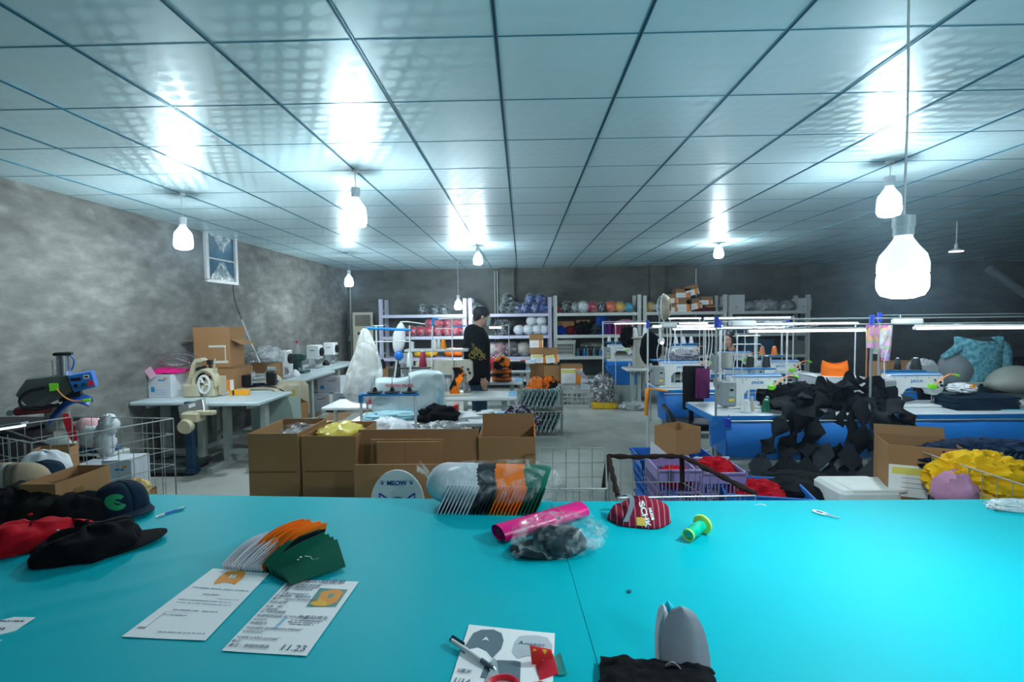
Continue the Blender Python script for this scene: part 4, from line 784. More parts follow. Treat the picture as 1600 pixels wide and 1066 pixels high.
# tall open carton in the aisle
q = F(430, 700, 0); carton_box('tall open brown carton standing on the floor at the bench edge', (q.x + .02, q.y + .26, 0), .46, .46, .54, 38)
# rolls of white paper/plastic behind open cartons
q = F(497, 700, 0); b = MB(wpaint); b.cyl((0, 0, 0), (0, 0, .42), .038, n=16); b.cyl((.055, .02, 0), (.06, .02, .40), .036, n=16); 
t = thing('white_tube', 'white cardboard tube standing upright behind the open cartons', 'tube', (q.x, q.y - .35, 0)); bb = MB(wpaint); bb.cyl((0, 0, 0), (0.0, 0, .44), .042, n=18); bb.build('tube_wall', t); bb = MB(grey); bb.cyl((0, 0, .435), (0, 0, .4405), .030, n=16); bb.build('bore', t)
t2 = dup(t, (q.x + .085, q.y - .33, 0), label='second white cardboard tube, right beside the upright one'); t['label'] = 'left one of the two white cardboard tubes standing behind the open cartons'
q = F(530, 692, .3); b = MB(M('cream_roll', (.58, .58, .45), .7)); b.cyl((-.05, 0, 0), (.85, 0, 0), .06, n=20); one(b, 'paper_roll', 'cream roll lying across the back of the open cartons', 'roll', (q.x - .2, q.y + .02, .47))
# open cartons with bagged goods
def crn(px, Y): return W(px, 700, Y).x
cb1 = carton_box('open brown carton holding a bag of dark caps, left of the yellow one', ((crn(387, 3.0) + crn(468, 3.0)) / 2, 3.22, 0), .31, .46, .90, 0)
cb2 = carton_box('open brown carton holding yellow bagged goods, behind the cutting table', ((crn(470, 3.0) + crn(557, 3.0)) / 2, 3.22, 0), .34, .44, .88, 0)
for t_, z in ((cb1, .66), (cb2, .66)):
    b = MB(M('fold_line', (.16, .085, .04), .9)); w_ = .30; b.cbox((0, -.235 if t_ is cb1 else -.2225, z), (w_, .002, .006)); b.build('fold_line', t_, False)
p = W(455, 706, 3.2); b = MB(M('dark_goods', (.015, .03, .045), .6)); b.ball((0, 0, 0), (.14, .16, .07), 24, 12, .3, 3, 4); b.mat(bfilm).ball((0, 0, .01), (.155, .175, .085), 24, 12, .35, 4, 6); one(b, 'bag_of_hats', 'clear bag of dark caps lying in the left open carton', 'bag', (cb1.location.x + .04, 3.26, .80), angle=180)
b = MB(yellow); b.rbox((0, 0, -.06), (.30, .26, .12), .04); b.mat(M('yellow_film', (.75, .62, .1), .2, alpha=.8, bump=.8, bs=14)).ball((0, 0, .02), (.15, .17, .055), 24, 12, .35, 3, 9); one(b, 'bagged_yellow_goods', 'yellow goods in film filling the second open carton', 'bag', (cb2.location.x + .0, 3.22, .835), angle=180)
q = F(367, 775, .3); b = printed_box('pale blue low carton on the floor at the corner of the cutting table', 367, 775, 0, .28, .24, .38, 10, blue_=False); b.location = (W(367, 770, 2.75).x, 2.78, 0); b.scale.z = 1.35
# folded cartons leaning
def flatcarton(label, x0, x1, Y, zt, tilt, folds, th=.012, hgt=None, cut=None):
    w = x1 - x0; h = hgt or zt; t = thing('flattened_carton', label, 'cardboard', ((x0 + x1) / 2, Y, zt - h)); t.rotation_euler = (R(-tilt), 0, 0)
    b = MB(carton)
    xs = [-w / 2] + [(-.5 + c) * w for c in (cut or [])] + [w / 2]
    for k in range(len(xs) - 1): b.box(xs[k] + .001, xs[k + 1] - .001, 0, th, h * .74, h)
    b.box(-w / 2, w / 2, 0, th, 0, h * .735); b.build('board', t, False)
    b = MB(MATS['fold_line']); b.cbox((0, -.001, h * .735), (w * .99, .002, .004)); b.cbox((0, -.001, h * .715), (w * .99, .002, .003)); b.build('fold_line', t, False); return t
Yb = 3.05; f = lambda px, Y=Yb: W(px, 700, Y).x; zf = lambda py, Y, px=650: W(px, py, Y).z
flatcarton('large folded carton standing upright behind the smaller folded ones', f(555), f(747), Yb, zf(674, Yb), 4, 0, hgt=.92, cut=[.55])
flatcarton('mid-size folded carton leaning second from the front of the stack', f(575, 2.92), f(690, 2.92), 2.92, zf(690, 2.92), 4, 0, hgt=.86, cut=[.5])
flatcarton('smaller folded carton with two upper flaps, in front of the large one', f(584, 2.86), f(686, 2.86), 2.86, zf(694, 2.86), 4, 0, hgt=.83, cut=[.45])
flatcarton('lowest folded carton just behind the MEOW board and cutting table', f(545, 2.6), f(706, 2.6), 2.62, zf(732, 2.6), 4, 0, hgt=.80, cut=[.38])
cb3 = carton_box('open brown carton right of the folded ones, empty, with a back flap raised', ((f(745, 3.1) + f(840, 3.1)) / 2, 3.25, 0), .36, .34, zf(684, 3.08), 0, None, (('b', -88),), True, .08)
b = MB(MATS['fold_line']); b.cbox((0, -.172, .66), (.35, .002, .006)); b.build('fold_line', cb3, False)
# MEOW board
Ym = 2.42; p = W(621, 790, Ym); t = thing('cat_sign', 'round white board reading MEOW above a dark blue cat face', 'sign', (p.x, Ym, 0)); zt = W(621, 735, Ym).z; rx_, rz_ = (W(663, 770, Ym).x - W(579, 770, Ym).x) / 2, .17; cz = zt - rz_
b = MB(wpaint); b.prism([(rx_ * math.cos(k * PI / 20), cz + rz_ * math.sin(k * PI / 20)) for k in range(40)], 0, .012); b.build('board', t)
sk_ = M('sign_blue', (.03, .06, .30), .6); text('MEOW', .032, sk_, 'lettering', t, (0, -.002, cz + .095), bold=.0008)
dk = M('sign_dark', (.008, .04, .10), .6); b = MB(dk); b.prism([(.056 * math.cos(k * PI / 12), cz - .01 + .045 * math.sin(k * PI / 12)) for k in range(24)], -.003, 0); b.build('cat_head', t)
for s_ in (-1, 1):
    b = MB(sk_); b.prism([(s_ * .088, cz - .01), (s_ * .092, cz + .055), (s_ * .080, cz + .053), (s_ * .042, cz + .025), (s_ * .05, cz - .01)][::s_], -.002, 0); e_ = b.build('cat_ear', t, False)
    b = MB(M('ear_inner', (.65, .60, .72), .6)); b.prism([(s_ * .082, cz - .005), (s_ * .085, cz + .045), (s_ * .052, cz + .02), (s_ * .055, cz - .005)][::s_], -.004, -.002); b.build('ear_inside', e_, False)
    b = MB(sk_); b.prism([(s_ * .073 + .006 * math.cos(k), cz + .103 + .006 * math.sin(k)) for k in range(6)], -.002, 0)
    for dx, dz in ((-.008, .009), (0, .012), (.008, .009)): b.prism([(s_ * .073 + dx + .003 * math.cos(k), cz + .103 + dz + .003 * math.sin(k)) for k in range(6)], -.002, 0)
    b.build('paw_print', t)
b = MB(wpaint); b.box(-.02, .02, .012, .03, 0, cz); b.build('stand', t, False)
# heat press at the left
pp = W(75, 640, 3.4)
t = thing('heat_press', 'pneumatic cap heat press with blue control panel and silver cylinder', 'machine', (pp.x, 3.4, 0), 0)
X = lambda px: W(px, 620, 3.4).x - pp.x
Zp = lambda py: W(90, py, 3.4).z
dgm = M('dark_olive_enamel', (.07, .085, .078), .5); pb = M('panel_blue', (.01, .16, .55), .4)
b = MB(lgrey); b.rbox((X(85), .05, .35), (.19, .2, .70), .05); b.rbox((X(85), .05, Zp(700) / 1), (.22, .24, .1), .04); b.rbox((X(85), .05, Zp(655)), (.16, .16, .18), .04); b.rbox((X(85), .05, .03), (.5, .5, .06), .08); b.build('pedestal', t)
b = MB(dgm); b.prism([(X(35), Zp(612)), (X(40), Zp(604)), (X(50), Zp(590)), (X(108), Zp(587)), (X(115), Zp(611)), (X(90), Zp(625)), (X(70), Zp(632)), (X(50), Zp(630))], -.09, .09); b.build('press_body', t, False)
b = MB(M('anodised', (.5, .55, .6), .25, .9)); b.cyl((X(100), 0, Zp(588)), (X(100), 0, Zp(556)), .052, n=24); b.build('cylinder', t); b = MB(blackp); b.rbox((X(100), 0, Zp(554)), (.125, .11, .022), .01); b.build('cylinder_cap', t)
b = MB(jblue); b.tube([(X(110), -.04, Zp(554)), (X(117), -.04, Zp(562)), (X(116), -.04, Zp(572)), (X(112), -.04, Zp(580))], .008, 6, 2); b.build('air_hose', t)
b = MB(steel); b.cyl((X(86), -.05, Zp(590)), (X(86), -.05, Zp(563)), .006); b.build('stop_rod', t)
b = MB(pb); b.prism([(X(109), Zp(587)), (X(143), Zp(583)), (X(149), Zp(607)), (X(117), Zp(613))], -.13, .06); cpn = b.build('control_panel', t, False)
def onp(px, py, yy=-.1315): return (X(px) * .97 + 0, yy, Zp(py) * 1.0)
b = MB(blackp); b.cbox(onp(122, 593), (.07, .004, .022)); b.build('digital_display', cpn, False); b = MB(white); b.cbox(onp(138, 590), (.04, .004, .028)); b.mat(blackp).cbox(onp(138, 590, -.134), (.025, .004, .012)); b.build('rocker_switch', cpn, False)
b = MB(redp); x, y, z = onp(145, 600); b.cyl((x, y, z), (x, y - .03, z), .018, .022, 14); b.build('stop_button', cpn); b = MB(green); x, y, z = onp(133, 602); b.cyl((x, y, z), (x, y - .014, z), .013, n=12); b.build('start_button', cpn); b = MB(blackp); x, y, z = onp(122, 603); b.cyl((x, y, z), (x, y - .014, z), .014, n=12); b.cbox((x, y - .016, z), (.008, .006, .026)); b.build('selector_knob', cpn)
b = MB(blackp); b.tube([(X(75), -.1, Zp(603)), (X(52), -.13, Zp(606)), (X(40), -.14, Zp(620)), (X(48), -.14, Zp(632)), (X(70), -.13, Zp(635)), (X(95), -.12, Zp(630))], .011, 7, 2); b.build('black_hose', t)
b = MB(lime); b.cbox((X(89), -.12, Zp(603)), (.055, .04, .05)); b.cyl((X(130), -.16, Zp(626)), (X(142), -.16, Zp(626)), .012); b.build('magnetic_lamp', t); b = MB(MATS['orange_gooseneck']); b.tube([(X(93), -.14, Zp(606)), (X(102), -.15, Zp(618)), (X(115), -.16, Zp(626)), (X(131), -.16, Zp(626))], .006, 6, 2); b.build('lamp_neck', t)
b = MB(M('saddle_blue', (.01, .09, .42), .5)); b.grid(14, 6, lambda u, v: (X(78) + (X(138) - X(78)) * u, -.12 + .24 * v, Zp(648) + .14 * math.sin(min(1, u * 1.4) * PI / 2) - .12 * max(0, u - .72) - .05 * (2 * v - 1) ** 2), .012); b.build('cap_saddle', t)
b = MB(blackp); b.box(X(92), X(124), -.06, .06, Zp(628), Zp(612)); b.build('heating_head', t, False)
b = MB(M('dark_red_enamel', (.16, .01, .015), .5)); b.rbox((X(55), 0, Zp(638)), (.24, .14, .05), .02); b.build('lower_arm', t)
b = MB(redp); b.grid(6, 12, lambda u, v: (X(99) + (.035 + .028 * math.sin(v * 3)) * (u) + .05 * v * v, -.11, Zp(645) - .20 * v), .018); b.build('red_handle', t)
b = MB(steel); b.cyl((X(28), -.1, Zp(637)), (X(28), -.13, Zp(637)), .02, n=14); b.build('gauge', t)
b = MB(dark); b.rbox((0, 0, .0), (.9, .5, .04), .02); pc = W(0, 640, 3.4)
t = thing('dark_cabinet', 'dark steel cabinet under the heat press at the picture edge', 'cabinet', (pc.x - .12, 3.45, 0)); b = MB(M('cabinet_black', (.012, .013, .016), .5)); b.rbox((0, 0, .42), (.42, .5, .84), .01); b.build('body', t); b = MB(steel); b.cbox((.1, -.26, .7), (.12, .015, .012)); b.build('handle', t, False); b = MB(blackp); b.rbox((.05, 0, .86), (.7, .55, .03), .01); b.build('top_board', t)
pe = W(20, 666, 2.5); t = thing('machine_lamp', 'white LED bar lamp sticking in from the left edge', 'lamp', (pe.x - .05, 2.5, pe.z)); b = MB(M('led_bar_face', (.8, .9, 1), .4, emit=.7, ecol=LCOL)); b.T = Matrix.Rotation(R(-8), 4, 'Y'); b.cbox((0, -.005, -.012), (.22, .03, .012)); b.build('diffuser', t, False); b = MB(M('lamp_alu', (.35, .4, .45), .3, .6)); b.T = Matrix.Rotation(R(-8), 4, 'Y'); b.cbox((0, 0, 0), (.23, .04, .012)); b.build('housing', t, False)
b = MB(dark); b.cyl((-.1, .02, 0), (-.25, .6, -.3), .012); b.build('arm', t)
t0_ = [o for o in bpy.data.objects if o.name == 'heat_press'][0]; t0_.rotation_euler.z = R(36); t0_.scale.x = .8
# second small cap press inside / behind the cage and wrapped pieces
pp2 = W(148, 690, 3.32); t = thing('cap_press', 'small cap press with an orange and pink cap on its blue form', 'machine', (pp2.x, 3.32, 0), 0)
b = MB(lgrey); b.rbox((0, .0, .66), (.34, .22, .1), .03); b.rbox((.10, 0, .33), (.14, .18, .62), .03); b.build('body', t); b = MB(blackp); b.cbox((.02, -.115, .69), (.17, .006, .03)); b.build('vent', t, False)
b = MB(M('form_blue', (.01, .07, .2), .4)); b.rbox((-.02, 0, .80), (.11, .1, .15), .02); b.rbox((.0, 0, .725), (.3, .12, .025), .01); b.build('press_form', t)
b = MB(blackp); b.cyl((.02, 0, .80), (.11, -.02, .84), .005); b.mat(redp).ball((.12, -.02, .845), .014); b.build('lever', t)
cp = cap('pink and white cap pulled over the small press with an orange brim', (pp2.x - .035, 3.32, .872), 0, M('pink_white_fabric', (.80, .48, .50), .8), orange, rx=.075, ry=.075, h=.075)
b = MB(M('white_wrap', (.62, .68, .72), .4, bump=.9, bs=12)); b.ball((0, 0, .0), (.05, .05, .06), 20, 14, .4, 3, 1, None, True); b.ball((-.03, 0, -.10), (.05, .05, .10), 20, 14, .4, 3, 2, None, True); b.ball((-.12, 0, -.08), (.08, .05, .07), 14, 10, .3, 3, 3); b.ball((.05, .02, -.26), (.12, .06, .05), 14, 10, .3, 3, 5); b.cyl((-.03, 0, -.5), (-.03, 0, -.15), .02)
pw = W(176, 662, 3.15); one(b, 'wrapped_fitting', 'white film-wrapped fitting standing up behind the wire cage', 'wrapped part', (pw.x, 3.12, pw.z), angle=180)
# wire cage left
Cg = [(-2.53, 2.46), (-2.22, 3.06), (-2.95, 3.14), (-3.15, 2.72)]
wire_cage('large wire cage on the floor at left holding white boxes', Cg, .985, nz=10, name='wire_cage', cat='wire cage')
printed_box('white box with a blue square standing inside the left wire cage', 222, 800, 0, .17, .16, .22, 4).location = (-2.42, 2.92, .56)
printed_box('grey-white box beside the blue-marked one in the wire cage', 200, 800, 0, .18, .16, .18, 4, blue_=False).location = (-2.62, 2.95, .56)
carton_box('brown carton in the wire cage carrying the white boxes', (-2.58, 2.92, .004), .50, .24, .55, 0, open_=False)
o = carton_box('flat brown carton lying behind the open one on the table', (-2.55, 2.72, .50), .3, .1, .28, 20); o.location = (-2.72, 2.78, .6); o.scale = (.6, 1, 1)
for nm, k in (('a', 0),): pass
# ---- shelving and goods at the back wall ----
shm = M('shelf_lilac', (.52, .54, .70), .45); shm2 = M('shelf_white', (.58, .63, .62), .45)
SY0, SY1 = 11.0, 11.55
LV = (.22, .71, 1.19, 1.68)
bays = [(592, 729, shm, 'leftmost bay of the back shelving, beside the air conditioner', 467), (732, 862, shm, 'second bay of the back shelving, behind the standing man', 465), (865, 1002, shm2, 'third bay of the back shelving with mixed bagged caps on top', 461), (1005, 1136, shm2, 'fourth bay of the back shelving with brown cartons on top', 461), (1139, 1266, shm2, 'rightmost bay of the back shelving with white boxes on top', 461)]
for px0, px1, m_, lab, pz in bays:
    xa, xb = W(px0, 500, SY0).x, W(px1, 500, SY0).x; zt = W((px0 + px1) / 2, pz, SY0).z; t = thing('shelving_unit', lab + ' ', 'shelf', ((xa + xb) / 2, (SY0 + SY1) / 2, 0)); t['label'] = lab; hw, hd = (xb - xa) / 2, (SY1 - SY0) / 2
    for sx in (-1, 1):
        for sy in (-1, 1):
            b = MB(m_); x, y = sx * (hw - .04), sy * (hd - .03); b.cbox((x, y, zt / 2), (.08, .006, zt)); b.cbox((x + sx * .037, y + .0, zt / 2), (.006, .06, zt)); b.cbox((x - sx * .037, y, zt / 2), (.006, .05, zt)); b.build('post', t, False)
        b = MB(m_)
        for k in range(6): b.cbox((sx * (hw - .02), 0, .15 + k * zt / 6.2), (.02, 2 * hd, .025))
        b.build('side_brace', t, False)
    for z in LV:
        b = MB(m_); b.box(-hw + .06, hw - .06, -hd + .0, hd, z - .0, z + .012).box(-hw + .05, hw - .05, -hd - .008, -hd, z - .055, z + .012); b.build('shelf_board', t, False)
def onshelf(px, lvl, y=None): return Vector((W(px, 500, y or SY0 + .2).x, y or SY0 + .2, LV[lvl] + .0125))
hid = [0]
bagm = {}
cnt = {}
COLN = {'crimson caps, upper row': 'crimson cap from the left in the upper row on the first bay', 'crimson caps, lower row': 'crimson cap from the left in the lower row on the first bay'}
def baghat(label, p, col, group, s=1.0, rz=None, film_=True):
    if group and group not in COLN:
        row = 'upper' if (p.z - .0125) % .49 > .12 and p.z - max(l for l in LV if l < p.z) > .1 else 'lower'; kk = group + row; cnt[kk] = cnt.get(kk, -1) + 1; label = ORD[cnt[kk]] + ' from the left, ' + row + ' row of the ' + group
    if group in COLN: cnt[group] = cnt.get(group, -1) + 1; label = ORD[cnt[group]] + ' ' + COLN[group]
    """a cap in its own clear bag: round shiny bundle"""
    key = (col.name, film_)
    if key not in bagm:
        t = thing('bagged_hat', label, 'cap', p, 0, group); b = MB(col); b.ball((0, 0, .125), (.14, .13, .125), 18, 12, .10, 2.2, 3, .001); b.build('crown', t); b = MB(col); b.grid(8, 4, lambda u, v: (-.09 + .18 * u, -.125 - .05 * v * (1 - (2 * u - 1) ** 2), .05 + .03 * (1 - (2 * u - 1) ** 2)), .004); b.build('brim', t)
        if film_: b = MB(film('cap_film', (.8, .88, .92), .02, .5, 16)); b.ball((0, 0, .135), (.152, .14, .135), 18, 12, .22, 3, 5, .001, True); b.build('film_bag', t, angle=180)
        bagm[key] = t; o = t
    else: o = dup(bagm[key], p, label=label)
    o['label'] = label
    if group: o['group'] = group
    elif 'group' in o.keys(): del o['group']
    o.scale = (s,) * 3; o.rotation_euler.z = R(random.Random(p[0] * 37 + p[2]).uniform(-50, 50) if rz is None else rz); return o
darkhat = M('dark_hat', (.01, .025, .035), .5); bluehat = M('blue_hat', (.005, .045, .24), .5); marhat = M('maroon_hat', (.38, .008, .05), .5); whhat = M('white_hat', (.6, .66, .72), .6)
for px in (662, 678, 692): baghat('dark bagged cap on the top shelf, left of the hanging bulb', onshelf(px, 3), darkhat, 'dark caps on top of the first bay', .9)
for px, dz in ((741, 0), (790, .0), (803, .0), (795, .2)): baghat('dark bagged cap on the top shelf just behind the man', onshelf(px, 3) + Vector((0, 0, dz)), darkhat, 'dark caps on top of the second bay', 1.0)
for px, dz in ((808, 0), (822, 0), (838, 0), (851, 0), (829, .2), (846, .2)): baghat('shiny blue bagged cap on top of the second shelving bay', onshelf(px, 3) + Vector((0, -.04 if dz else 0, dz)), bluehat, 'blue caps on top of the second bay', .95)
for px, m_, s_, lab in ((872, red, .6, 'small red bundle at the left end of the third bay top'), (886, darkhat, 1, 'black bagged cap on the third bay top'), (899, M('greyhat', (.2, .24, .26), .5), .9, 'grey bagged cap beside the black one on the third bay top'), (911, whhat, 1.05, 'white bagged cap on the third bay top'), (926, marhat, 1.0, 'crimson bagged cap on the third bay top'), (940, navy, .9, 'navy bagged cap on the third bay top'), (954, M('coral_hat', (.75, .13, .04), .5), 1, 'coral orange bagged cap on the third bay top'), (968, M('golden_hat', (.75, .42, .02), .5), .95, 'golden yellow bagged cap on the third bay top'), (982, M('cyan_hat', (.02, .38, .58), .5), .85, 'sky blue bagged cap on the third bay top'), (1016, M('golden_hat', (.75, .42, .02), .5), .9, 'yellow bagged cap left of the cartons on the fourth bay')):
    baghat(lab, onshelf(px, 3), m_, None, s_)
for px in (643, 656, 670, 684, 699, 713, 728): baghat('crimson bagged cap in the lower row of the first bay middle shelf', onshelf(px, 2), marhat, 'crimson caps, lower row', .92)
for px in (671, 685, 700, 714, 727): baghat('crimson bagged cap in the upper row of the first bay middle shelf', onshelf(px, 2) + Vector((0, .02, .19)), marhat, 'crimson caps, upper row', .8)
for px, dz in ((811, 0), (825, 0), (839, 0), (852, 0), (831, .2), (846, .2)): baghat('white cap in the pile on the middle shelf of the second bay', onshelf(px, 2) + Vector((0, -.02 if dz else 0, dz)), whhat, 'white caps on the second bay', .95, film_=False)
baghat('tall dark bag of caps right of the man on the middle shelf', onshelf(785, 2), darkhat, None, 1.35)
for px, m_, lab, s_ in ((655, yellow, 'dull yellow cap on the third shelf beside the white oval bag', .8), (672, yellow, 'bright yellow cap on the third shelf, above the white tray', .95), (705, orange, 'bright orange cap on the third shelf behind the white tray', 1.05), (716, orange, 'second orange cap on the third shelf, partly behind the first', .9)):
    baghat(lab, onshelf(px, 1) + Vector((0, -.0, 0)), m_, None, s_ * 1.2, film_=False).scale.z = s_ * .85
for px, m_, s_, lab in ((876, rblue, .9, 'royal blue cloth bundle on the third bay middle shelf'), (892, M('dark_red_cloth', (.09, .008, .012), .8), .9, 'dark red cloth bundle on the third bay middle shelf'), (912, black, 1.35, 'big black cloth bundle on the third bay middle shelf'), (930, darkhat, 1.1, 'dark bundle between the black heap and the blue cloth')):
    b = MB(m_); crumple(b, (0, 0, .1), (.15, .13, .11), px, .35, 2, 0); o = one(b, 'cloth_bundle', lab, 'cloth', onshelf(px, 2)); o.scale = (s_,) * 3
for px, m_, lab, w_, h_ in ((941, M('blue_drape', (.01, .06, .34), .8), 'blue cloth hanging at the front of the third bay middle shelf', .13, .42), (948, M('purple_cloth', (.10, .02, .15), .8), 'purple cloth hanging at the third bay beside the blue one', .20, .33), (972, M('plum_cloth', (.25, .02, .09), .8), 'plum cloth stack on the third bay middle shelf', .38, .20)):
    b = MB(m_); b.grid(10, 10, lambda u, v: (-w_ / 2 + w_ * u, .02 * math.sin(u * 14), h_ * v), .10); one(b, 'hanging_cloth', lab, 'cloth', onshelf(px, 2) + Vector((0, -.1, .0)))
b = MB(magenta); b.mat(pink); crumple(b, (0, 0, .05), (.18, .1, .07), 5, .4, 3, 0); one(b, 'pink_bundle', 'small pink bundle on the plum cloth of the third bay', 'cloth', onshelf(975, 2) + Vector((0, -.1, .2)))
carton_box('brown carton at the back of the third bay middle shelf', onshelf(884, 2) + Vector((0, .2, 0)), .4, .25, .3)
carton_box('dark brown carton behind the black heap on the third bay', onshelf(912, 2) + Vector((0, .22, 0)), .3, .2, .33)
# crate and cones on third shelf
def crate(label, loc, w, d, h, m_, rz=0, name='plastic_crate', nx=9, nz=3, cat='crate', z0=.0, taper=.92, group=None):
    """slotted plastic crate: real bars around open slots"""
    t = thing(name, label, cat, loc, rz, group)
    for ax, ln, off in (('x', w, d / 2), ('x', w, -d / 2), ('y', d, w / 2), ('y', d, -w / 2)):
        b = MB(m_)
        def P3(u, z, o_=0.0):
            k = taper + (1 - taper) * z / h; a = (u - .5) * ln * k; q = off * k
            return (a, q, z) if ax == 'x' else (q, a, z)
        sgn = 1 if off > 0 else -1
        def bar(u0, u1, za, zb, th=.006):
            ps = []
            for dz, zz in ((0, za), (0, zb)):
                for uu in (u0, u1):
                    p = P3(uu, zz); ps.append(p)
            k = (0, -sgn * th, 0) if ax == 'x' else (-sgn * th, 0, 0)
            vs = [ps[0], ps[1], ps[3], ps[2]]; vs += [tuple(a + c for a, c in zip(v, k)) for v in vs]
            b.add(vs, [(0, 1, 2, 3), (7, 6, 5, 4), (0, 4, 5, 1), (1, 5, 6, 2), (2, 6, 7, 3), (3, 7, 4, 0)])
        bar(0, 1, h * .78, h * .97); bar(-.015, 1.015, h * .93, h, .012); bar(0, 1, 0, h * .12)
        for j in range(1, nz): z = h * (.12 + .66 * j / nz); bar(0, 1, z - .006, z + .006)
        n = max(4, round(nx * ln / w))
        for i in range(n + 1): u = i / n; bar(max(0, u - .012), min(1, u + .012), h * .12, h * .78)
        b.build('side_wall', t, False)
    b = MB(m_); b.box(-w / 2 * taper, w / 2 * taper, -d / 2 * taper, d / 2 * taper, .0, .006); b.build('bottom', t, False); return t
crm = M('crate_white', (.50, .54, .52), .5)
crate('white slotted crate on the third shelf of the third bay', onshelf(883, 1) + Vector((0, -.05, 0)), .42, .34, .36, crm, 0)
b = MB(bfilm); b.ball((0, 0, .08), (.17, .13, .10), 16, 10, .4, 3, 3, 0); one(b, 'plastic_bag', 'clear bag bulging out of the white crate on the shelf', 'bag', onshelf(884, 1) + Vector((0, -.05, .34)), angle=180)
for k, px in enumerate((902, 907, 912, 917, 922, 927, 932, 937)):
    cone(ORD[k] + ' small thread cone from the left in the row beside the white crate', onshelf(px, 1) + Vector((0, -.1, 0)), [M('teal_thread', (.02, .2, .25), .5), navy, jblue, M('teal_thread', (.02, .2, .25), .5), MATS['dark_red_cloth']][k % 5], .17, .032, 'thread cones in a row on the third bay')
b = MB(bfilm); b.ball((0, 0, .05), (.26, .12, .06), 16, 10, .4, 3, 8, 0); one(b, 'plastic_bag', 'clear film lying behind the row of small thread cones', 'bag', onshelf(925, 1) + Vector((0, .1, .18)), angle=180)
for px, c_, lab in ((780, (.25, .10, .12), 'reddish bagged goods on the low shelf right of the man'), (800, (.06, .05, .06), 'dark bagged goods on the low shelf of the second bay'), (818, (.32, .30, .26), 'grey-beige bagged goods beside the stacked cartons'), (766, (.5, .5, .5), 'pale bagged goods close behind the man')):
    baghat(lab, onshelf(px, 1), M('goods%d' % px, c_, .6), None, 1.25)
# cartons on top of bays 4, 5
Z3 = LV[3] + .0125
for k, (px, dz, w_, h_, rt, lab) in enumerate(((1048, 0, .22, .18, 0, 'white printed carton, lower left of the pile on the fourth bay'), (1065, 0, .33, .30, 0, 'large white printed carton under the pile on the fourth bay'), (1047, .19, .26, .20, 0, 'brown carton on the lower left one of the fourth bay pile'), (1064, .31, .32, .20, 0, 'brown carton resting on the large white printed one'), (1083, .02, .32, .24, 12, 'tilted white-labelled carton, lower right of the fourth bay pile'), (1099, .12, .30, .18, -4, 'rightmost brown and orange carton of the fourth bay pile'), (1079, .33, .30, .23, 14, 'topmost tilted carton of the pile on the fourth bay'))):
    p = onshelf(px, 3); o = labelled(lab, (p.x, p.y, Z3 + dz + (.03 if rt else 0)), w_, .3, h_, 0, None, None, frac=.55, open_=False); o.rotation_euler = (0, R(-rt if k != 5 else 0), 0)
b = MB(MATS['dark_red_cloth']); b.rbox((0, 0, .05), (.6, .3, .1), .04); b.mat(yellow).rbox((.2, -.02, .09), (.2, .2, .06), .03); one(b, 'cloth_pile', 'low dark red and yellow pile under the tilted cartons', 'cloth', onshelf(1094, 3))
for px, w_, h_, lab in ((1148, .30, .36, 'white box at the left end of the rightmost bay top'), (1252, .28, .27, 'white box at the right end of the rightmost bay top')):
    p = onshelf(px, 3); t = thing('white_box', lab, 'box', p); box_mesh(t, w_, .3, h_, M('white_carton', (.60, .65, .70), .7, nz=.04), (), True); b = MB(grink); b.cbox((-.03, -.151, .08), (.05, .001, .05)); b.build('printed_mark', t, False)
for k, (px, s_) in enumerate(((1170, 1), (1186, 1.1), (1202, 1.2), (1217, .9), (1228, 1))):
    b = MB(gfilm if k % 2 else M('greyish_film', (.30, .36, .40), .3, alpha=.9, bump=.8, bs=12)); crumple(b, (0, 0, .09), (.16, .15, .11), k + 20, .5, 2.4, 0); o = one(b, 'plastic_bag', ['dull grey bag next to the white box on the rightmost bay', 'pale bag beside the dull grey one on the rightmost bay', 'large crumpled grey bag in the middle of the rightmost bay top', 'small whitish bag right of the middle on the rightmost bay', 'grey bag leaning on the right white box of the rightmost bay'][k], 'bag', onshelf(px, 3), angle=180); o.scale = (s_,) * 3
for i, (px, lv, c_, w_, h_) in enumerate(((1150, 2, (.05, .10, .16), .5, .3), (1210, 2, (.04, .07, .11), .6, .34), (1080, 2, (.06, .07, .09), .6, .3), (1180, 1, (.03, .08, .16), .7, .34), (1240, 1, (.18, .20, .20), .3, .3), (1085, 1, (.05, .06, .08), .7, .3))):
    p = onshelf(px, lv); t = thing('storage_bin', ['dark blue bin behind the lamp tubes on the rightmost bay', 'dark bin right of the dark blue one on the rightmost bay', 'dark bin on the fourth bay behind the fan', 'long navy bin on the rightmost bay behind the woman', 'pale grey bin near the right post of the rightmost bay', 'dark low bin on the fourth bay behind the beige machine'][i], 'bin', p); box_mesh(t, w_, .34, h_, M('bin%d' % i, c_, .6), ())
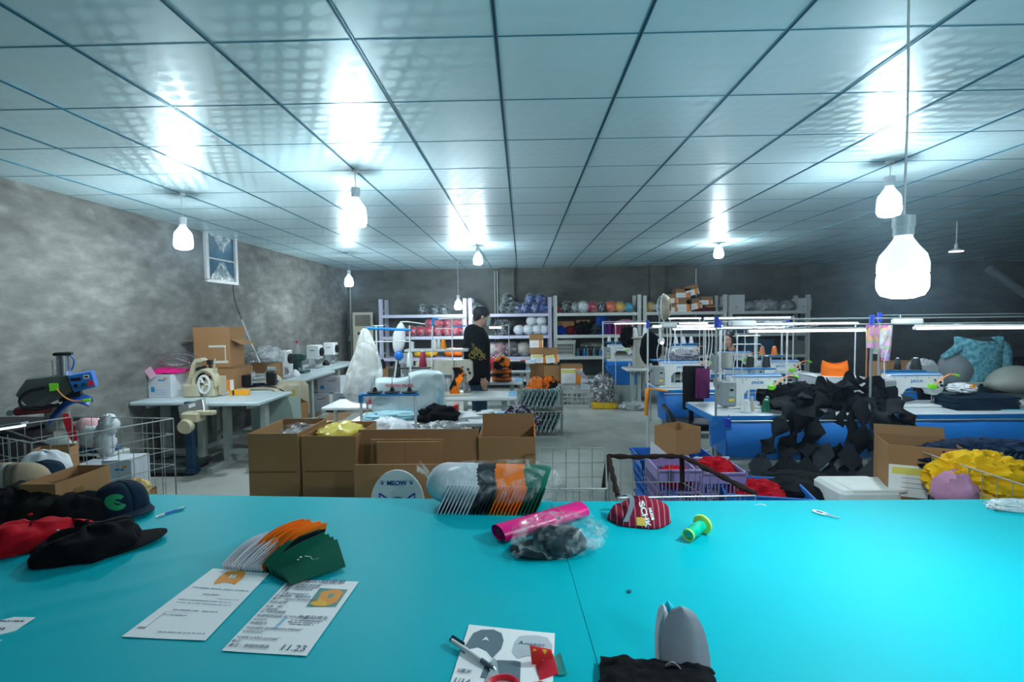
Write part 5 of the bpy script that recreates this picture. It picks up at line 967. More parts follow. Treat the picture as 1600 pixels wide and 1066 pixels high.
# air conditioner tower
p = W(565, 520, 11.2); t = thing('air_conditioner', 'tall cream tower air conditioner standing in the far left corner', 'air conditioner', (p.x - .0, 11.3, 0), 18)
acm = M('ac_cream', (.45, .44, .34), .4); b = MB(M('ac_grey', (.22, .27, .30), .5)); b.rbox((0, .12, .885), (.46, .3, 1.77), .03); b.build('cabinet', t); b = MB(acm); b.rbox((0, -.05, .885), (.46, .06, 1.76), .03); b.build('front_panel', t)
b = MB(dark)
for k in range(10): b.cbox((.0, -.083, 1.46 + .026 * k), (.34, .006, .017))
b.build('louvre', t, False); b = MB(acm); b.cbox((0, -.082, .75), (.28, .006, 1.0)); b.mat(dark).cbox((0, -.086, 1.28), (.24, .004, .06)); b.build('lower_panel', t, False)
b = MB(lgrey); pc_ = W(537, 500, 11.6); b.cyl((0, 0, 0), (0, 0, 2.76), .018, n=8); b.cbox((0, -.02, 1.15), (.09, .06, .12)); one(b, 'conduit', 'grey conduit with a switch box in the far left corner', 'pipe', (-4.05, 11.62, 0))
b = MB(lgrey)
for k in range(2): b.cyl((.06 * k, 0, 0), (.06 * k, 0, 2.7), .016, n=8)
p = W(773, 440, 11.6); one(b, 'wall_pipe', 'pair of thin pale pipes running up the back wall beside the pilaster', 'pipe', (p.x, 11.64, 0)); b = MB(wpaint); b.cyl((0, 0, 0), (0, 0, 2.7), .012, n=8); p = W(1089, 440, 11.6); one(b, 'wall_cable', 'thin white cable running up the back wall above the cartons', 'cable', (p.x, 11.66, 0))
p0, p1 = W(1545, 420, 9), W(1625, 475, 9); b = MB(M('dull_alu', (.18, .22, .26), .6)); b.cyl(p0, p1, .07, n=12); b.cyl(p1, (p1.x + .8, p1.y, 0), .07, n=12); one(b, 'duct', 'dim slanting duct in the dark far right corner', 'duct')
# floor goods at the back
def stackbox(px, Y, z, w, h, lab, rz=0, cols=True, d=.3, frac=.55, rt=0): 
    p = W(px, 560, Y); o = labelled(lab, (p.x, Y, z), w, d, h, rz, None, None, cols, frac, open_=False)
    if rt: o.rotation_euler = (0, R(rt), R(rz))
    return o
stackbox(848, 9.9, .0, .62, .36, 'wide brown carton at the bottom of the stack before the second bay', cols=False); stackbox(843, 9.85, .363, .55, .34, 'brown carton second from the floor in the stack before the second bay', cols=False, frac=.01)
stackbox(843, 9.8, .706, .36, .30, 'carton with white and orange print, third in the stack before the shelf'); stackbox(838, 9.8, 1.01, .27, .26, 'topmost small carton with orange print on the stack', cols=False)
stackbox(863, 9.7, .72, .26, .27, 'slightly tilted upright carton beside the stack, orange and white', rt=-7); stackbox(862, 9.75, .0, .5, .36, 'brown carton on the floor right of the stack', cols=False, frac=.01); stackbox(866, 9.7, .365, .42, .30, 'brown carton under the tilted orange and white one', cols=False, frac=.01)
stackbox(892, 9.62, .322, .42, .36, 'carton with a yellow-green label standing on the white crates', d=.3, frac=.8); 
for px, Y, z, w_, lab in ((877, 9.0, 0, .46, 'left white slotted crate on the floor in front of the cartons'), (892, 9.62, 0, .5, 'white slotted crate under the yellow-labelled carton'), (903, 8.9, 0, .62, 'right white slotted crate on the floor, nearest to the aisle'), (868, 9.25, .0, .3, 'small white slotted crate squeezed at the left')):
    p = W(px, 590, Y); crate(lab, (p.x, Y, z), w_, .42, .32 if z == 0 else .3, crm, 0, nx=7)
p = W(925, 600, 9.6); carton_box('white and brown carton leaning with raised flaps by the blue table', (p.x, 9.6, 0), .5, .4, .42, 30, M('white_carton', (.60, .65, .70), .7, nz=.04), (('f', 20), ('l', -50)), True, .22)
p = W(930, 600, 8.9); t = carton_box('grey open carton lying in front of the shelving by the aisle', (p.x, 8.9, .0), .4, .36, .4, 20, M('grey_carton', (.35, .39, .42), .8), (('f', -30), ('r', 30)), True, .2)
# bag of grey goods in a yellow basket
q = F(946, 640, 0); t = thing('storage_basket', 'wire basket with a yellow bottom holding the shiny grey bag', 'basket', (q.x, q.y + .2, 0)); b = MB(yellow); b.rbox((0, 0, .05), (.44, .36, .1), .04); b.build('yellow_bottom', t); b = MB(wire); 
for k in range(4): a = [(-.22, -.18), (.22, -.18), (.22, .18), (-.22, .18)]; quad_panel(b, (*a[k], 0), (*a[(k + 1) % 4], 0), .02, .34, 6, 4, .002, .003)
b.build('wire_side', t)
gb = MB(M('grey_goods', (.06, .065, .08), .5, nz=.6, ns=14)); gb.ball((0, 0, .28), (.20, .17, .24), 26, 16, .25, 2.5, 2, .1); gb.ball((.02, 0, .53), (.12, .11, .11), 20, 12, .3, 2.5, 4); gb.mat(film('shiny_film', (.85, .9, .92), .05, .8, 11)).ball((0, 0, .29), (.22, .185, .27), 26, 16, .3, 3, 6, .08, True); one(gb, 'bag_of_cloth', 'shiny bag stuffed with grey and black cloth in the yellow basket', 'bag', (q.x, q.y + .2, 0), angle=180)
b = MB(gfilm); crumple(b, (0, 0, .05), (.22, .16, .07), 7, .5, 3, 0); q = F(992, 641, 0); one(b, 'plastic_bag', 'crumpled white plastic lying on the floor by the beige machine table', 'bag', (q.x, q.y + .1, 0.001), angle=180)
# ---- centre left: white sewing tables and machines ----
tb1 = M('blue_sticker', (.12, .42, .68), .5)
def wtable(label, xr, y0, y1, w=1.3, sticker=True):
    t = table(label, xr - w, xr, y0, y1, .76, name='sewing_table')
    if sticker: b = MB(tb1); b.cbox((w / 2 - .05, 0, .7615), (.085, (y1 - y0) * .8, .002)); b.build('blue_sticker', t, False)
    return t
wtable('nearest white sewing table on the left, holding the folded printed cloth', -.13, 3.93, 4.42, 1.30)
wtable('second white sewing table with the large beige machine, before the man', -.06, 5.18, 5.66, 1.45)
wtable('third white sewing table with the orange and black caps, behind the man', .0, 6.42, 6.85, 1.3)
wtable('fourth white sewing table, beyond the orange and black caps', .13, 7.75, 8.2, 1.2); wtable('fifth white sewing table with small red scrap, nearest the shelving', .25, 9.3, 9.75, 1.2)
b = MB(wpaint); b.box(-.6, .6, -.2, .2, .15, .18); 
# thread stand in front, with three spool plates
def rod(b, a, c, r=.007, n=7): b.cyl(a, c, r, n=n)
Ys = 3.86; A0, A1 = W(564, 617, Ys), W(655, 617, Ys)
t = thing('thread_stand', 'low thread stand with a blue taped rail and three empty black spool plates', 'thread stand', (A0.x, Ys, .0)); L_ = A1.x - A0.x; z = A0.z
b = MB(wpaint); rod(b, (0, 0, 0), (0, 0, z), .011); rod(b, (L_ * .93, 0, .0), (L_ * .93, 0, z), .011); b.build('pole', t); b = MB(blueband); b.rbox((L_ / 2, 0, z), (L_, .03, .022), .008); b.rbox((.0, 0, z - .03), (.035, .035, .07), .01); b.build('blue_rail', t)
for k, px in enumerate((586, 613, 640)):
    x = W(px, 617, Ys).x - A0.x; b = MB(blackp); b.lathe([(.062, z + .018), (.062, z + .023), (.02, z + .026), (.016, z + .045), (.008, z + .06)], 18); o = b.build('spool_plate', t); o.location.x = x
    b = MB(steel); rod(b, (x, 0, z), (x, 0, z + .15), .003); b.build('pin', t)
# covered machine GOLDEN WHEEL
gw = MB(M('pale_cover', (.52, .64, .68), .35, nz=.15, ns=4, bump=.6, bs=7, alpha=.96)); c_ = W(640, 615, 4.25)
t = thing('covered_machine', 'sewing machine under a pale translucent cover lettered GOLDEN WHEEL', 'sewing machine', (c_.x, 4.22, .762))
def cv(u, v):
    a = u * 2 * PI; ca, sa = math.cos(a), math.sin(a); sq = (abs(ca) ** 4 + abs(sa) ** 4) ** -.25; k = 1 - .12 * v + .08 * noise.noise(Vector((ca * 2, sa * 2, v * 4))) + .06 * (1 - 2 * abs(noise.noise(Vector((ca * 4, sa * 4, v * 5)))))
    zt_ = (.32 + .03 * max(0, min(1, ca * 3)) + .02 * math.sin(3 * ca)) * min(1, v * 1.25); k *= 1 if v < .8 else max(.02, 1 - ((v - .8) / .2) ** 2)
    return (.31 * ca * sq * k, .12 * sa * sq * k, max(.001, zt_ + (.0 if v < .8 else .02 * math.sin((v - .8) * 15))))
gw.grid(44, 20, cv); gwo = gw.build('cover', t, angle=180)
conform(text('GOLDEN WHEEL', .028, M('print_red', (.62, .06, .10), .5), 'lettering', t, (-.05, -.16, .272), (90, 0, 0), sx=1.15, bold=.0008), gwo, .003, 'y')
b = MB(jblue); b.mat(M('aqua_cloth', (.30, .55, .64), .6)); crumple(b, (-.1, -.16, .02), (.24, .05, .05), 5, .3, 3, .0); crumple(b, (.27, -.05, .12), (.03, .06, .14), 6, .3, 3, .0); b.build('blue_tape', t)
# hanging bag and high rail
Yh = 4.3; H0, H1 = W(571, 513, Yh), W(642, 517, Yh); t = thing('thread_stand', 'tall white thread frame with a blue taped top rail holding the plastic bag', 'thread stand', (H0.x, Yh, .762))
zr = H0.z - .762; L_ = H1.x - H0.x; b = MB(blueband); b.tube([(0, 0, zr), (L_, 0, zr - .02)], .012, 7); b.build('blue_rail', t)
b = MB(wpaint); rod(b, (.0, 0, 0), (.0, 0, zr), .008); rod(b, (.095, 0, 0), (.095, 0, zr + .02), .008); rod(b, (L_ - .01, 0, 0), (L_ - .01, 0, zr + .02), .008); b.build('pole', t)
b = MB(wpaint); rod(b, (-.05, 0, zr - .12), (L_, 0, zr - .12), .006); rod(b, (.07, 0, zr + .02), (.16, 0, zr + .02), .005); b.build('crossbar', t); b = MB(wpaint); b.cbox((.095, .0, .14), (.09, .08, .02)); b.build('cone_tray', t, False)
bm = film('milky_bag', (.84, .87, .86), .45, .92, 7, .25); bc = W(556, 600, Yh - .1)
b = MB(bm)
def bagfn(u, v):
    a = u * 2 * PI; zt_ = (H0.z - bc.z) + .0; z = -.18 + (zt_ + .18) * v; r_ = (.016 + .132 * min(1, max(0, (1.0 - v) / .62)) ** .85 * (1 - max(0, (.16 - v) / .16) ** 2.2 * .8)) if v < 1 else .012
    cx = (H0.x - bc.x) * v ** .9 + .03 * math.sin(v * 3.1); k = 1 + .14 * noise.noise(Vector((math.cos(a) * 1.5, math.sin(a) * 1.5, v * 2.2))) + (.04 + .2 * v) * (1 - 2 * abs(noise.noise(Vector((math.cos(a) * 3.5, math.sin(a) * 3.5, v * 1.2)))))
    return (cx + r_ * math.cos(a) * k, r_ * .8 * math.sin(a) * k, z)
b.grid(60, 44, bagfn); o = one(b, 'plastic_bag', 'large milky plastic bag hanging from the blue taped rail', 'bag', (bc.x, Yh - .02, bc.z), angle=180)
b = MB(wcloth); b.ball((0, 0, -.05), (.115, .085, .125), 20, 12, .2, 2, 3); b.build('contents', o)
# big beige machine on second table
c_ = W(690, 600, 5.4); sewing_machine('large beige sewing machine on the second white table, beside the man', (c_.x + .02, 5.40, .762), 0, M('machine_cream', (.50, .48, .40), .4), False, None, False, 1.32)
b = MB(wpaint); b.rbox((0, 0, 0), (.75, .2, .03), .02); b.cbox((-.3, 0, .05), (.04, .06, .1)); p = W(683, 550, 5.75); t = one(b, 'thread_tray', 'white tray of threads mounted behind the large beige machine', 'tray', (p.x, 5.78, 1.23)); b = MB(wpaint); rod(b, (.3, 0, -.45), (.3, 0, 0), .012); rod(b, (-.33, 0, -.45), (-.33, 0, 0), .012); b.build('support', t)
p = W(693, 550, 5.75); cone('orange thread spool on the white tray behind the beige machine', (p.x, 5.76, 1.246), orangep, .12, .035)
for k, px in enumerate((680, 685)): p = W(px, 550, 5.75); cone('white thread spool on the tray, left of the orange spool', (p.x, 5.74 + .07 * k, 1.246), white, .12, .03, 'white spools on the white tray')
# white rail frame over it
Yf = 5.3; c0, c1 = W(676, 505, Yf), W(706, 505, Yf); t = thing('tube_stand', 'white tube frame with blue taped bend in front of the crimson caps', 'thread stand', (c0.x, Yf, .762)); zz = c0.z - .762
b = MB(wpaint); b.tube([(-.03, 0, .0), (-.02, 0, .3), (.0, 0, zz + .03), (.02, 0, zz + .045), (.36, 0, zz + .05)], .009, 7, 1); rod(b, (c1.x - c0.x, 0, 0), (c1.x - c0.x, 0, zz + .04), .007); b.build('pole', t); b = MB(blueband); b.tube([(-.005, 0, zz - .03), (.0, 0, zz + .03), (.02, 0, zz + .046), (.06, 0, zz + .047)], .014, 7, 1); rod(b, (.22, 0, zz - .04), (.36, 0, zz - .035), .007); b.build('blue_tape', t)
b = MB(wpaint); rod(b, (.03, 0, zz - .06), (.22, 0, zz - .06), .006); b.build('crossbar', t)
# white oval bag, post machine
p = W(623, 530, 5.1); b = MB(M('oval_white', (.70, .74, .76), .5, bump=.2)); b.ball((0, 0, 0), (.07, .05, .16), 16, 14, .12, 1.5, 2); b.cyl((-.0, 0, -.64), (0, 0, -.1), .008); b.mat(jblue).ball((.02, -.02, -.17), (.05, .03, .05), 10, 8, .2, 2, 3); b.mat(wpaint); b.tube([(-.02, 0, .15), (0, 0, .19), (.25, 0, .19)], .007, 6, 1); one(b, 'covered_lamp', 'white cloth-covered lamp head on a bent white pole', 'lamp', (p.x, 5.12, p.z), rot=(0, 8, 0))
p = W(617, 580, 5.0); t = thing('post_machine', 'upright white post machine with dark column left of the beige machine', 'machine', (p.x, 5.0, .762)); t.location.y = 5.42
b = MB(white); b.rbox((.02, 0, .18), (.11, .12, .34), .02); b.rbox((.02, -.02, .4), (.14, .1, .12), .02); b.build('column', t); b = MB(M('dark_olive_arm', (.04, .05, .045), .5)); b.rbox((-.12, -.02, .15), (.10, .12, .32), .03); b.tube([(-.12, 0, .28), (-.06, 0, .38), (.0, 0, .42)], .03, 8, 2); b.build('dark_arm', t)
b = MB(M('belt_brown', (.14, .08, .04), .6)); b.T = Matrix.Translation((.20, -.02, .22)) @ Matrix.Rotation(R(90), 4, 'X'); b.lathe([(.05, -.02), (.10, -.02), (.10, .02), (.05, .02)], 20); b.build('wheel', t)
b = MB(wpaint); b.box(-.75, 0.0, -.25, .25, .0, .03)
for k, (px, py, Y, m_, h_, r_, lab) in enumerate(((641, 575, 4.95, white, .16, .038, 'white thread cone left of the maroon one before the beige machine'), (661, 575, 4.95, M('maroon_thread', (.28, .01, .05), .5), .17, .04, 'maroon thread cone before the beige machine'))):
    p = W(px, 575, Y); cone(lab, (p.x, Y, W(px, 574, Y).z), m_, h_, r_)
p = W(650, 575, 4.95); zt = W(650, 574, 4.95).z; b = MB(blackp); b.rbox((0, 0, -.006), (.30, .10, .008), .03); b.mat(steel); rod(b, (.1, 0, -.3), (.1, 0, -.01)); rod(b, (-.1, 0, -.3), (-.1, 0, -.01)); one(b, 'spool_tray', 'black tray carrying the white and maroon thread cones', 'tray', (p.x, 4.95, zt - .001))
b = MB(wpaint); b.rbox((0, 0, .74), (.9, .5, .03), .02)
for x in (-.4, .4): rod(b, (x, 0, 0), (x, 0, .73), .02)
p = W(600, 600, 5.1); one(b, 'side_table', 'small white table left of the beige machine with coloured spools', 'table', (p.x - .05, 4.93, 0))
for k, (px, m_) in enumerate(((608, M('nude_thread', (.55, .38, .33), .6)), (616, magenta), (622, M('pink_white_fabric', (.8, .48, .5), .8)), (628, orangep), (634, M('brown_thread', (.2, .05, .02), .6)), (604, M('dusty_rose', (.45, .25, .28), .6)))):
    p = W(px, 590, 4.9); cone(['nude', 'magenta', 'pale pink', 'orange', 'brown', 'dusty rose'][k] + ' spool in the mixed row behind the covered machine', (p.x, 4.85 + .03 * (k % 2), .756), m_, .15, .033)
b = MB(M('dark_red_box', (.35, .02, .04), .6)); b.rbox((0, 0, .04), (.2, .12, .08), .01); p = W(588, 590, 4.9); one(b, 'red_box', 'flat red box at the left end of the coloured spools', 'box', (p.x, 4.9, .756))
carton_box('brown carton standing behind the hanging plastic bag, upper one', (W(590, 560, 6.2).x, 6.3, .42), .36, .4, .55); carton_box('brown carton on the floor behind the hanging plastic bag', (W(590, 560, 6.2).x, 6.3, 0), .42, .44, .415)
p = W(597, 545, 6.2); b = MB(blackp); b.lathe([(.04, 0), (.035, .08), (.01, .12)], 12); one(b, 'oil_bottle', 'small black bottle on the carton behind the plastic bag', 'bottle', (p.x, 6.2, .976))
# things on the first table
b = MB(M('print_cloth', (.62, .66, .68), .8)); b.mat(spot('black_white_print', (.66, .70, .72), (.02, .02, .02), 9, .60, .8))
c_ = F(745, 645, .764)
for k in range(4): b.grid(14, 8, lambda u, v: (-.19 + .38 * u + .03 * math.sin(v * 3 + k), -.13 + .26 * v, .004 + .009 * k + .006 * math.sin(u * 9 + k) * math.sin(v * 6)), .006)
b.grid(8, 6, lambda u, v: (-.08 + .16 * u, -.13 - .03 * v, .01 - .09 * v * (1 - abs(2 * u - 1))), .003); one(b, 'folded_cloth', 'folded white cloth with black print on the nearest white table', 'cloth', (c_.x, 4.13, .763), 14)
p = F(715, 650, .764); t = thing('tape_dispenser', 'red tape dispenser left of the folded printed cloth', 'tape dispenser', (p.x, 4.1, .763)); b = MB(redp); b.rbox((0, 0, .06), (.035, .10, .12), .01); b.build('frame', t); b = MB(ctape); b.cyl((-.02, 0, .08), (.02, 0, .08), .04, n=16); b.build('tape', t)
b = MB(black); b.ball((0, 0, .03), (.16, .12, .10), 24, 14, .35, 2.5, 7, .001); p = W(687, 640, 4.05); one(b, 'black_cloth', 'crumpled black cloth behind the dark bagged goods', 'cloth', (p.x, 4.0, .763))
t = crate('white crate under the plastic bags behind the leaning cartons', (W(645, 690, 3.55).x, 3.52, 0), .95, .4, .62, crm, 0, nx=9)
b = MB(crm); b.box(-.47, .47, -.19, .19, .61, .62); b.build('lid', t, False)
p = W(600, 655, 3.5); b = MB(M('white_bag', (.66, .70, .75), .4, bump=.7, bs=9, alpha=.97)); b.ball((0, 0, .09), (.20, .17, .15), 30, 18, .28, 2.2, 12, .001, True); one(b, 'plastic_bag', 'puffy white plastic bag left of the dark bagged goods', 'bag', (p.x, 3.55, .622), angle=180)
for px, dz, s_, lab in ((686, .04, 1.0, 'dark goods in shiny clear film, upper of the two bags'), (668, -.0, .9, 'grey goods in clear film in front of the darker bag')):
    p = W(px, 655, 3.5); b = MB(M('slate_goods', (.015, .035, .055), .5) if dz else M('slate_grey_goods', (.10, .13, .16), .5)); b.ball((0, 0, .07), (.19, .15, .085), 26, 14, .12, 2, 3, .001); b.mat(film('shiny_film')).ball((0, 0, .075), (.205, .165, .098), 30, 16, .25, 3, 7, .001, True); o = one(b, 'bagged_goods', lab, 'bag', (p.x + .01, 3.58 if dz else 3.45, .622 + dz), angle=180); o.scale = (s_,) * 3
# patterned cloth, orange, red, yellow at the table end
pm = spot('camouflage_print', (.02, .025, .05), (.35, .33, .36), 34, .54); p = W(812, 650, 4.0)
b = MB(pm); crumple(b, (0, 0, 0), (.11, .16, .10), 7, .45, 2.2); crumple(b, (.08, -.02, -.02), (.08, .1, .06), 9, .4, 2.5); b.ball((-.12, 0, -.09), (.1, .1, .05), 12, 8, .3); one(b, 'patterned_cloth', 'dark camouflage printed cloth heaped on the white box', 'cloth', (p.x, 4.1, .76))
p = W(822, 700, 4.1); t = thing('white_box', 'tall white box at the end of the nearest white table', 'box', (p.x + .0, 4.12, 0)); box_mesh(t, .16, .26, .70, M('off_white_card', (.52, .54, .50), .7), (), False); 
b = MB(orange); b.ball((0, 0, 0), (.065, .06, .10), 14, 12, .25, 2, 3); p = W(824, 670, 3.95); one(b, 'orange_cloth', 'orange cloth hanging below the camouflage cloth', 'cloth', (p.x, 3.95, p.z)); b = MB(red); b.ball((0, 0, 0), (.05, .05, .07), 12, 10, .25, 2, 5); p = W(816, 684, 3.93); one(b, 'red_cloth', 'red cloth beside the hanging orange one', 'cloth', (p.x - .0, 3.93, p.z))
b = MB(M('lemon_fabric', (.62, .60, .04), .8)); p = W(824, 690, 3.9); b.grid(6, 10, lambda u, v: (-.06 + .12 * u * (1 - v) + .11 * v, .01 * math.sin(v * 5), .0 - .21 * v), .003); one(b, 'yellow_cloth', 'lemon yellow pointed cloth hanging under the red and orange ones', 'cloth', (p.x, 3.93, p.z))
# wire baskets with white and teal folded goods
q0 = F(838, 668, 0); 
tp = spot('white_teal_folds', (.58, .65, .66), (.01, .20, .22), 14, .52, .8, .02, 'wave')
for k, (z, lab) in enumerate(((0.0, 'lower wire basket of white and teal folded goods by the aisle'), (.33, 'upper wire basket of white and teal folded goods by the aisle'))):
    t = thing('wire_basket', lab, 'wire basket', (.24, 6.78, z)); b = MB(wire); a = [(-.30, -.22), (.30, -.22), (.30, .22), (-.30, .22)]
    for j in range(4): bb = MB(wire); quad_panel(bb, (*a[j], 0), (*a[(j + 1) % 4], 0), .01, .30, 8, 4, .002, .003); bb.build('wire_side', t)
    b.box(-.3, .3, -.22, .22, .0, .008); b.build('wire_floor', t, False)
    b = MB(tp)
    for j in range(9): b.T = Matrix.Translation((-.26 + .06 * j, 0, .15)) @ Matrix.Rotation(R(24), 4, 'Y'); b.rbox((0, 0, 0), (.022, .38, .27), .01)
    o = one(b, 'folded_goods', 'row of white and teal folded goods in the ' + ('lower', 'upper')[k] + ' wire basket', 'fabric', (.24, 6.78, z + .01), kind='stuff')
oc = M('tiger_orange', (.92, .20, .01), .7); tig = spot('orange_black_stripes', (.92, .20, .01), (.01, .01, .01), 9, .50, .8, .03)
p = W(842, 612, 6.7); cap('orange cap with dark lining lying on the upper wire basket', (p.x - .03, 6.62, .655), 200, oc, None, rx=.12, ry=.11, h=.14, amp=.3, seed=3); b = MB(tig); crumple(b, (0, 0, .06), (.10, .09, .08), 3, .5, 2.4, 0); one(b, 'striped_cloth', 'black and orange cloth beside the orange cap on the wire basket', 'cloth', (p.x + .13, 6.62, .65))
# orange-black caps on the third table and cloth on the second
p = W(784, 590, 6.5)
for k, dz in enumerate((0, .05, .10, .15)): o = cap(ORD[k] + ' orange and black cap from the bottom of the stack behind the man', (p.x, 6.58, .763 + dz), -78, tig if k % 2 else oc, M('brim_brown', (.03, .012, .01), .7), rx=.145, ry=.13, h=.17, amp=.12, seed=k, group='orange and black caps stacked on the third table', button=False)
b = MB(tig); b.grid(6, 14, lambda u, v: (-.06 + .10 * u + .03 * math.sin(v * 7), .02 * math.sin(v * 9), .0 - .36 * v), .01); p = W(716, 573, 5.35); one(b, 'striped_cloth', 'orange and black strip hanging under the arm of the beige machine', 'cloth', (p.x, 5.28, p.z + .0))
b = MB(gfilm); crumple(b, (0, 0, .12), (.13, .12, .14), 8, .3, 2, 0); p = W(703, 590, 5.6); one(b, 'plastic_bag', 'greyish plastic bag behind the beige machine arm', 'bag', (p.x, 5.56, .763), angle=180)
b = MB(spot('gingham', (.60, .55, .58), (.20, .02, .05), 40, .5, .8, .1, 'check')); crumple(b, (0, 0, .1), (.15, .12, .15), 5, .3, 2, 0); p = W(780, 556, 7.8); one(b, 'gingham_cloth', 'small checked dark red and white cloth heap right of the man', 'cloth', (p.x - .02, 7.9, .763)); b = MB(redp); crumple(b, (0, 0, .07), (.14, .1, .12), 6, .3, 2, 0); p = W(768, 560, 7.8); one(b, 'red_cloth', 'bright red cloth between the man and the checked cloth', 'cloth', (p.x - .02, 7.85, .763))
b = MB(black); b.rbox((0, 0, .06), (.28, .3, .12), .02); p = W(806, 575, 7.9); one(b, 'black_box', 'black padded block on the fourth white table', 'box', (p.x + .02, 7.98, .762)); b = MB(redp); b.rbox((0, 0, .01), (.10, .05, .02), .01); p = W(817, 560, 9.5); one(b, 'red_scrap', 'small red scrap on the fifth white table', 'scrap', (p.x, 9.5, .762))
t = thing('lamp_strip', 'short lit lamp strip hanging beside the man at mask height', 'lamp', W(774, 512, 6.6)); b = MB(M('strip_lit', (.8, .9, 1), .4, emit=6, ecol=LCOL)); b.cbox((0, 0, 0), (.16, .03, .02)); b.build('diffuser', t, False); b = MB(wpaint); b.cbox((0, 0, .015), (.17, .035, .01)); b.build('housing', t, False); b = MB(wpaint); z_ = t.location.z; b.cyl((.18, 0, .76 - z_), (.18, 0, .03), .006); b.cyl((.05, 0, .02), (.18, 0, .03), .006); b.build('pole', t)
# open wire trolleys behind the cutting table
Z = .80
def P0(px, py, z): q = F(px, py, z); return (q.x, q.y)
g1 = [P0(835, 790, .80), P0(945, 790, .8), P0(944, 706, .8), P0(836, 705, .8)]
g1 = [(W(836, 0, 2.22).x, 2.24), (W(948, 0, 2.22).x, 2.24), (W(944, 0, 2.95).x, 2.95), (W(837, 0, 2.95).x, 2.95)]
wire_cage('empty wire trolley basket behind the magenta roll', g1, .81, nz=9, name='wire_trolley', cat='wire basket')
g2 = [P0(962, 775, .75), P0(1165, 778, .75), P0(1072, 712, .79), P0(955, 714, .79)]
wt = wire_cage('wire trolley with brown fabric wrapped around its rim', [(g2[0][0], 2.26), (1.08, 2.28), (g2[2][0], 2.92), (g2[3][0], 2.92)], .76, nz=5, name='wire_trolley', cat='wire basket')
b = MB(brown); c = wt.location; qs = [(g2[0][0], 2.26), (1.08, 2.28), (g2[2][0], 2.92), (g2[3][0], 2.92)]
rr = random.Random(2)
for i in ((0, 3), (3, 2), (2, 1)): 
    a, d = Vector((*qs[i[0]], .765)) - Vector((c.x, c.y, 0)), Vector((*qs[i[1]], .765)) - Vector((c.x, c.y, 0)); b.tube([a.lerp(d, k / 14) + Vector((0, 0, rr.uniform(-.004, .004))) for k in range(15)], lambda s_: .014 + .004 * math.sin(s_ * 60), 7)
a = Vector((*qs[2], .76)) - Vector((c.x, c.y, 0)); b.tube([a, a + Vector((.005, 0, -.2))], .014, 6); a = Vector((*qs[3], .76)) - Vector((c.x, c.y, 0)); b.tube([a, a + Vector((-.04, -.08, -.16))], .016, 6); b.build('fabric_wrap', wt)
# ---- right: rows of sewing tables with blue cloth troughs ----
led = M('lit_tube', (.85, .95, 1), .4, emit=TUBE, ecol=(.80, .93, 1)); alu = M('pole_metal', (.42, .47, .48), .35, .6)
def tube_light(label, a, c, r=.016, stand=False):
    r *= .68
    a, c = Vector(a), Vector(c); t = thing('tube_light', label, 'lamp', a); d = c - a
    b = MB(led); b.cyl((0, 0, 0), d, r, n=10); b.build('lit_tube', t); b = MB(wpaint); b.cyl(Vector((0, 0, r * 1.5)), d + Vector((0, 0, r * 1.5)), r * .9, n=6); b.build('housing', t)
    b = MB(white); b.cyl(-d.normalized() * .012, (0, 0, 0), r * 1.2, n=8); b.cyl(d, d + d.normalized() * .012, r * 1.2, n=8); b.build('end_fitting', t)
    if stand: poles(t, 'pole', wpaint, [((.02, 0, -a.z), (.02, 0, 0)), ((d.x - .02, 0, -a.z), (d.x - .02, 0, d.z))], .007)
    return t
def hframe(label, x0, x1, Y, z, zfoot=.762, clamp=True, mt=None, xs=None, up=.06):
    t = thing('light_frame', label, 'frame', (x0, Y, 0)); mt = mt or alu
    poles(t, 'pole', mt, [((x - x0, 0, zfoot), (x - x0, 0, z + up)) for x in (xs or (x0, x1))], .010)
    poles(t, 'rail', mt, [((0, 0, z + up - .01), (x1 - x0, 0, z + up - .01)), ((0, 0, z), (x1 - x0, 0, z))], .006, 7)
    if clamp:
        for x in (xs or (x0, x1)): b = MB(M('clamp_blue', (.01, .06, .50), .4)); b.rbox((x - x0, 0, z + up - .03), (.034, .034, .09), .008); b.build('blue_clamp', t)
    return t
def trough(label, x0, x1, Y, z0, z1, rz=0, sag=.03, seed=1):
    w = x1 - x0; b = MB(blue)
    def fn(u, v):
        z = z0 + (z1 - z0) * v; k = 1 - .02 * (1 - v) * 1
        return (w * (u * (1 - .03 * (1 - v)) + .02 * (1 - v)), -.05 * math.sin(v * PI) ** .7 - .03 * (1 - v) + .012 * noise.noise(Vector((u * w * 6, v * 2, seed))) * (1 - v), z - sag * math.sin(u * PI) * (1 - v) + .004 * math.sin(u * 30) * v)
    b.grid(60, 14, fn, .004)
    b.grid(60, 8, lambda u, v: (w * (.02 + .96 * u), -.03 + .34 * v, z0 - .0 - sag * math.sin(u * PI) * (1 - v) + (.06 * v)), .004)
    for s_ in (0, 1): b.grid(6, 8, lambda u, v: (w * (.0 + .998 * s_) + (.02 - .04 * s_) * (1 - v), -.03 + .33 * u - .03 * math.sin(v * PI) * (1 - u), z0 + (z1 - z0) * v), .003)
    o = one(b, 'cloth_trough', label, 'cloth trough', (x0, Y, 0)); b = MB(alu); b.cyl((0, -.012, z1), (w, -.012, z1), .007); b.build('rod', o); return o
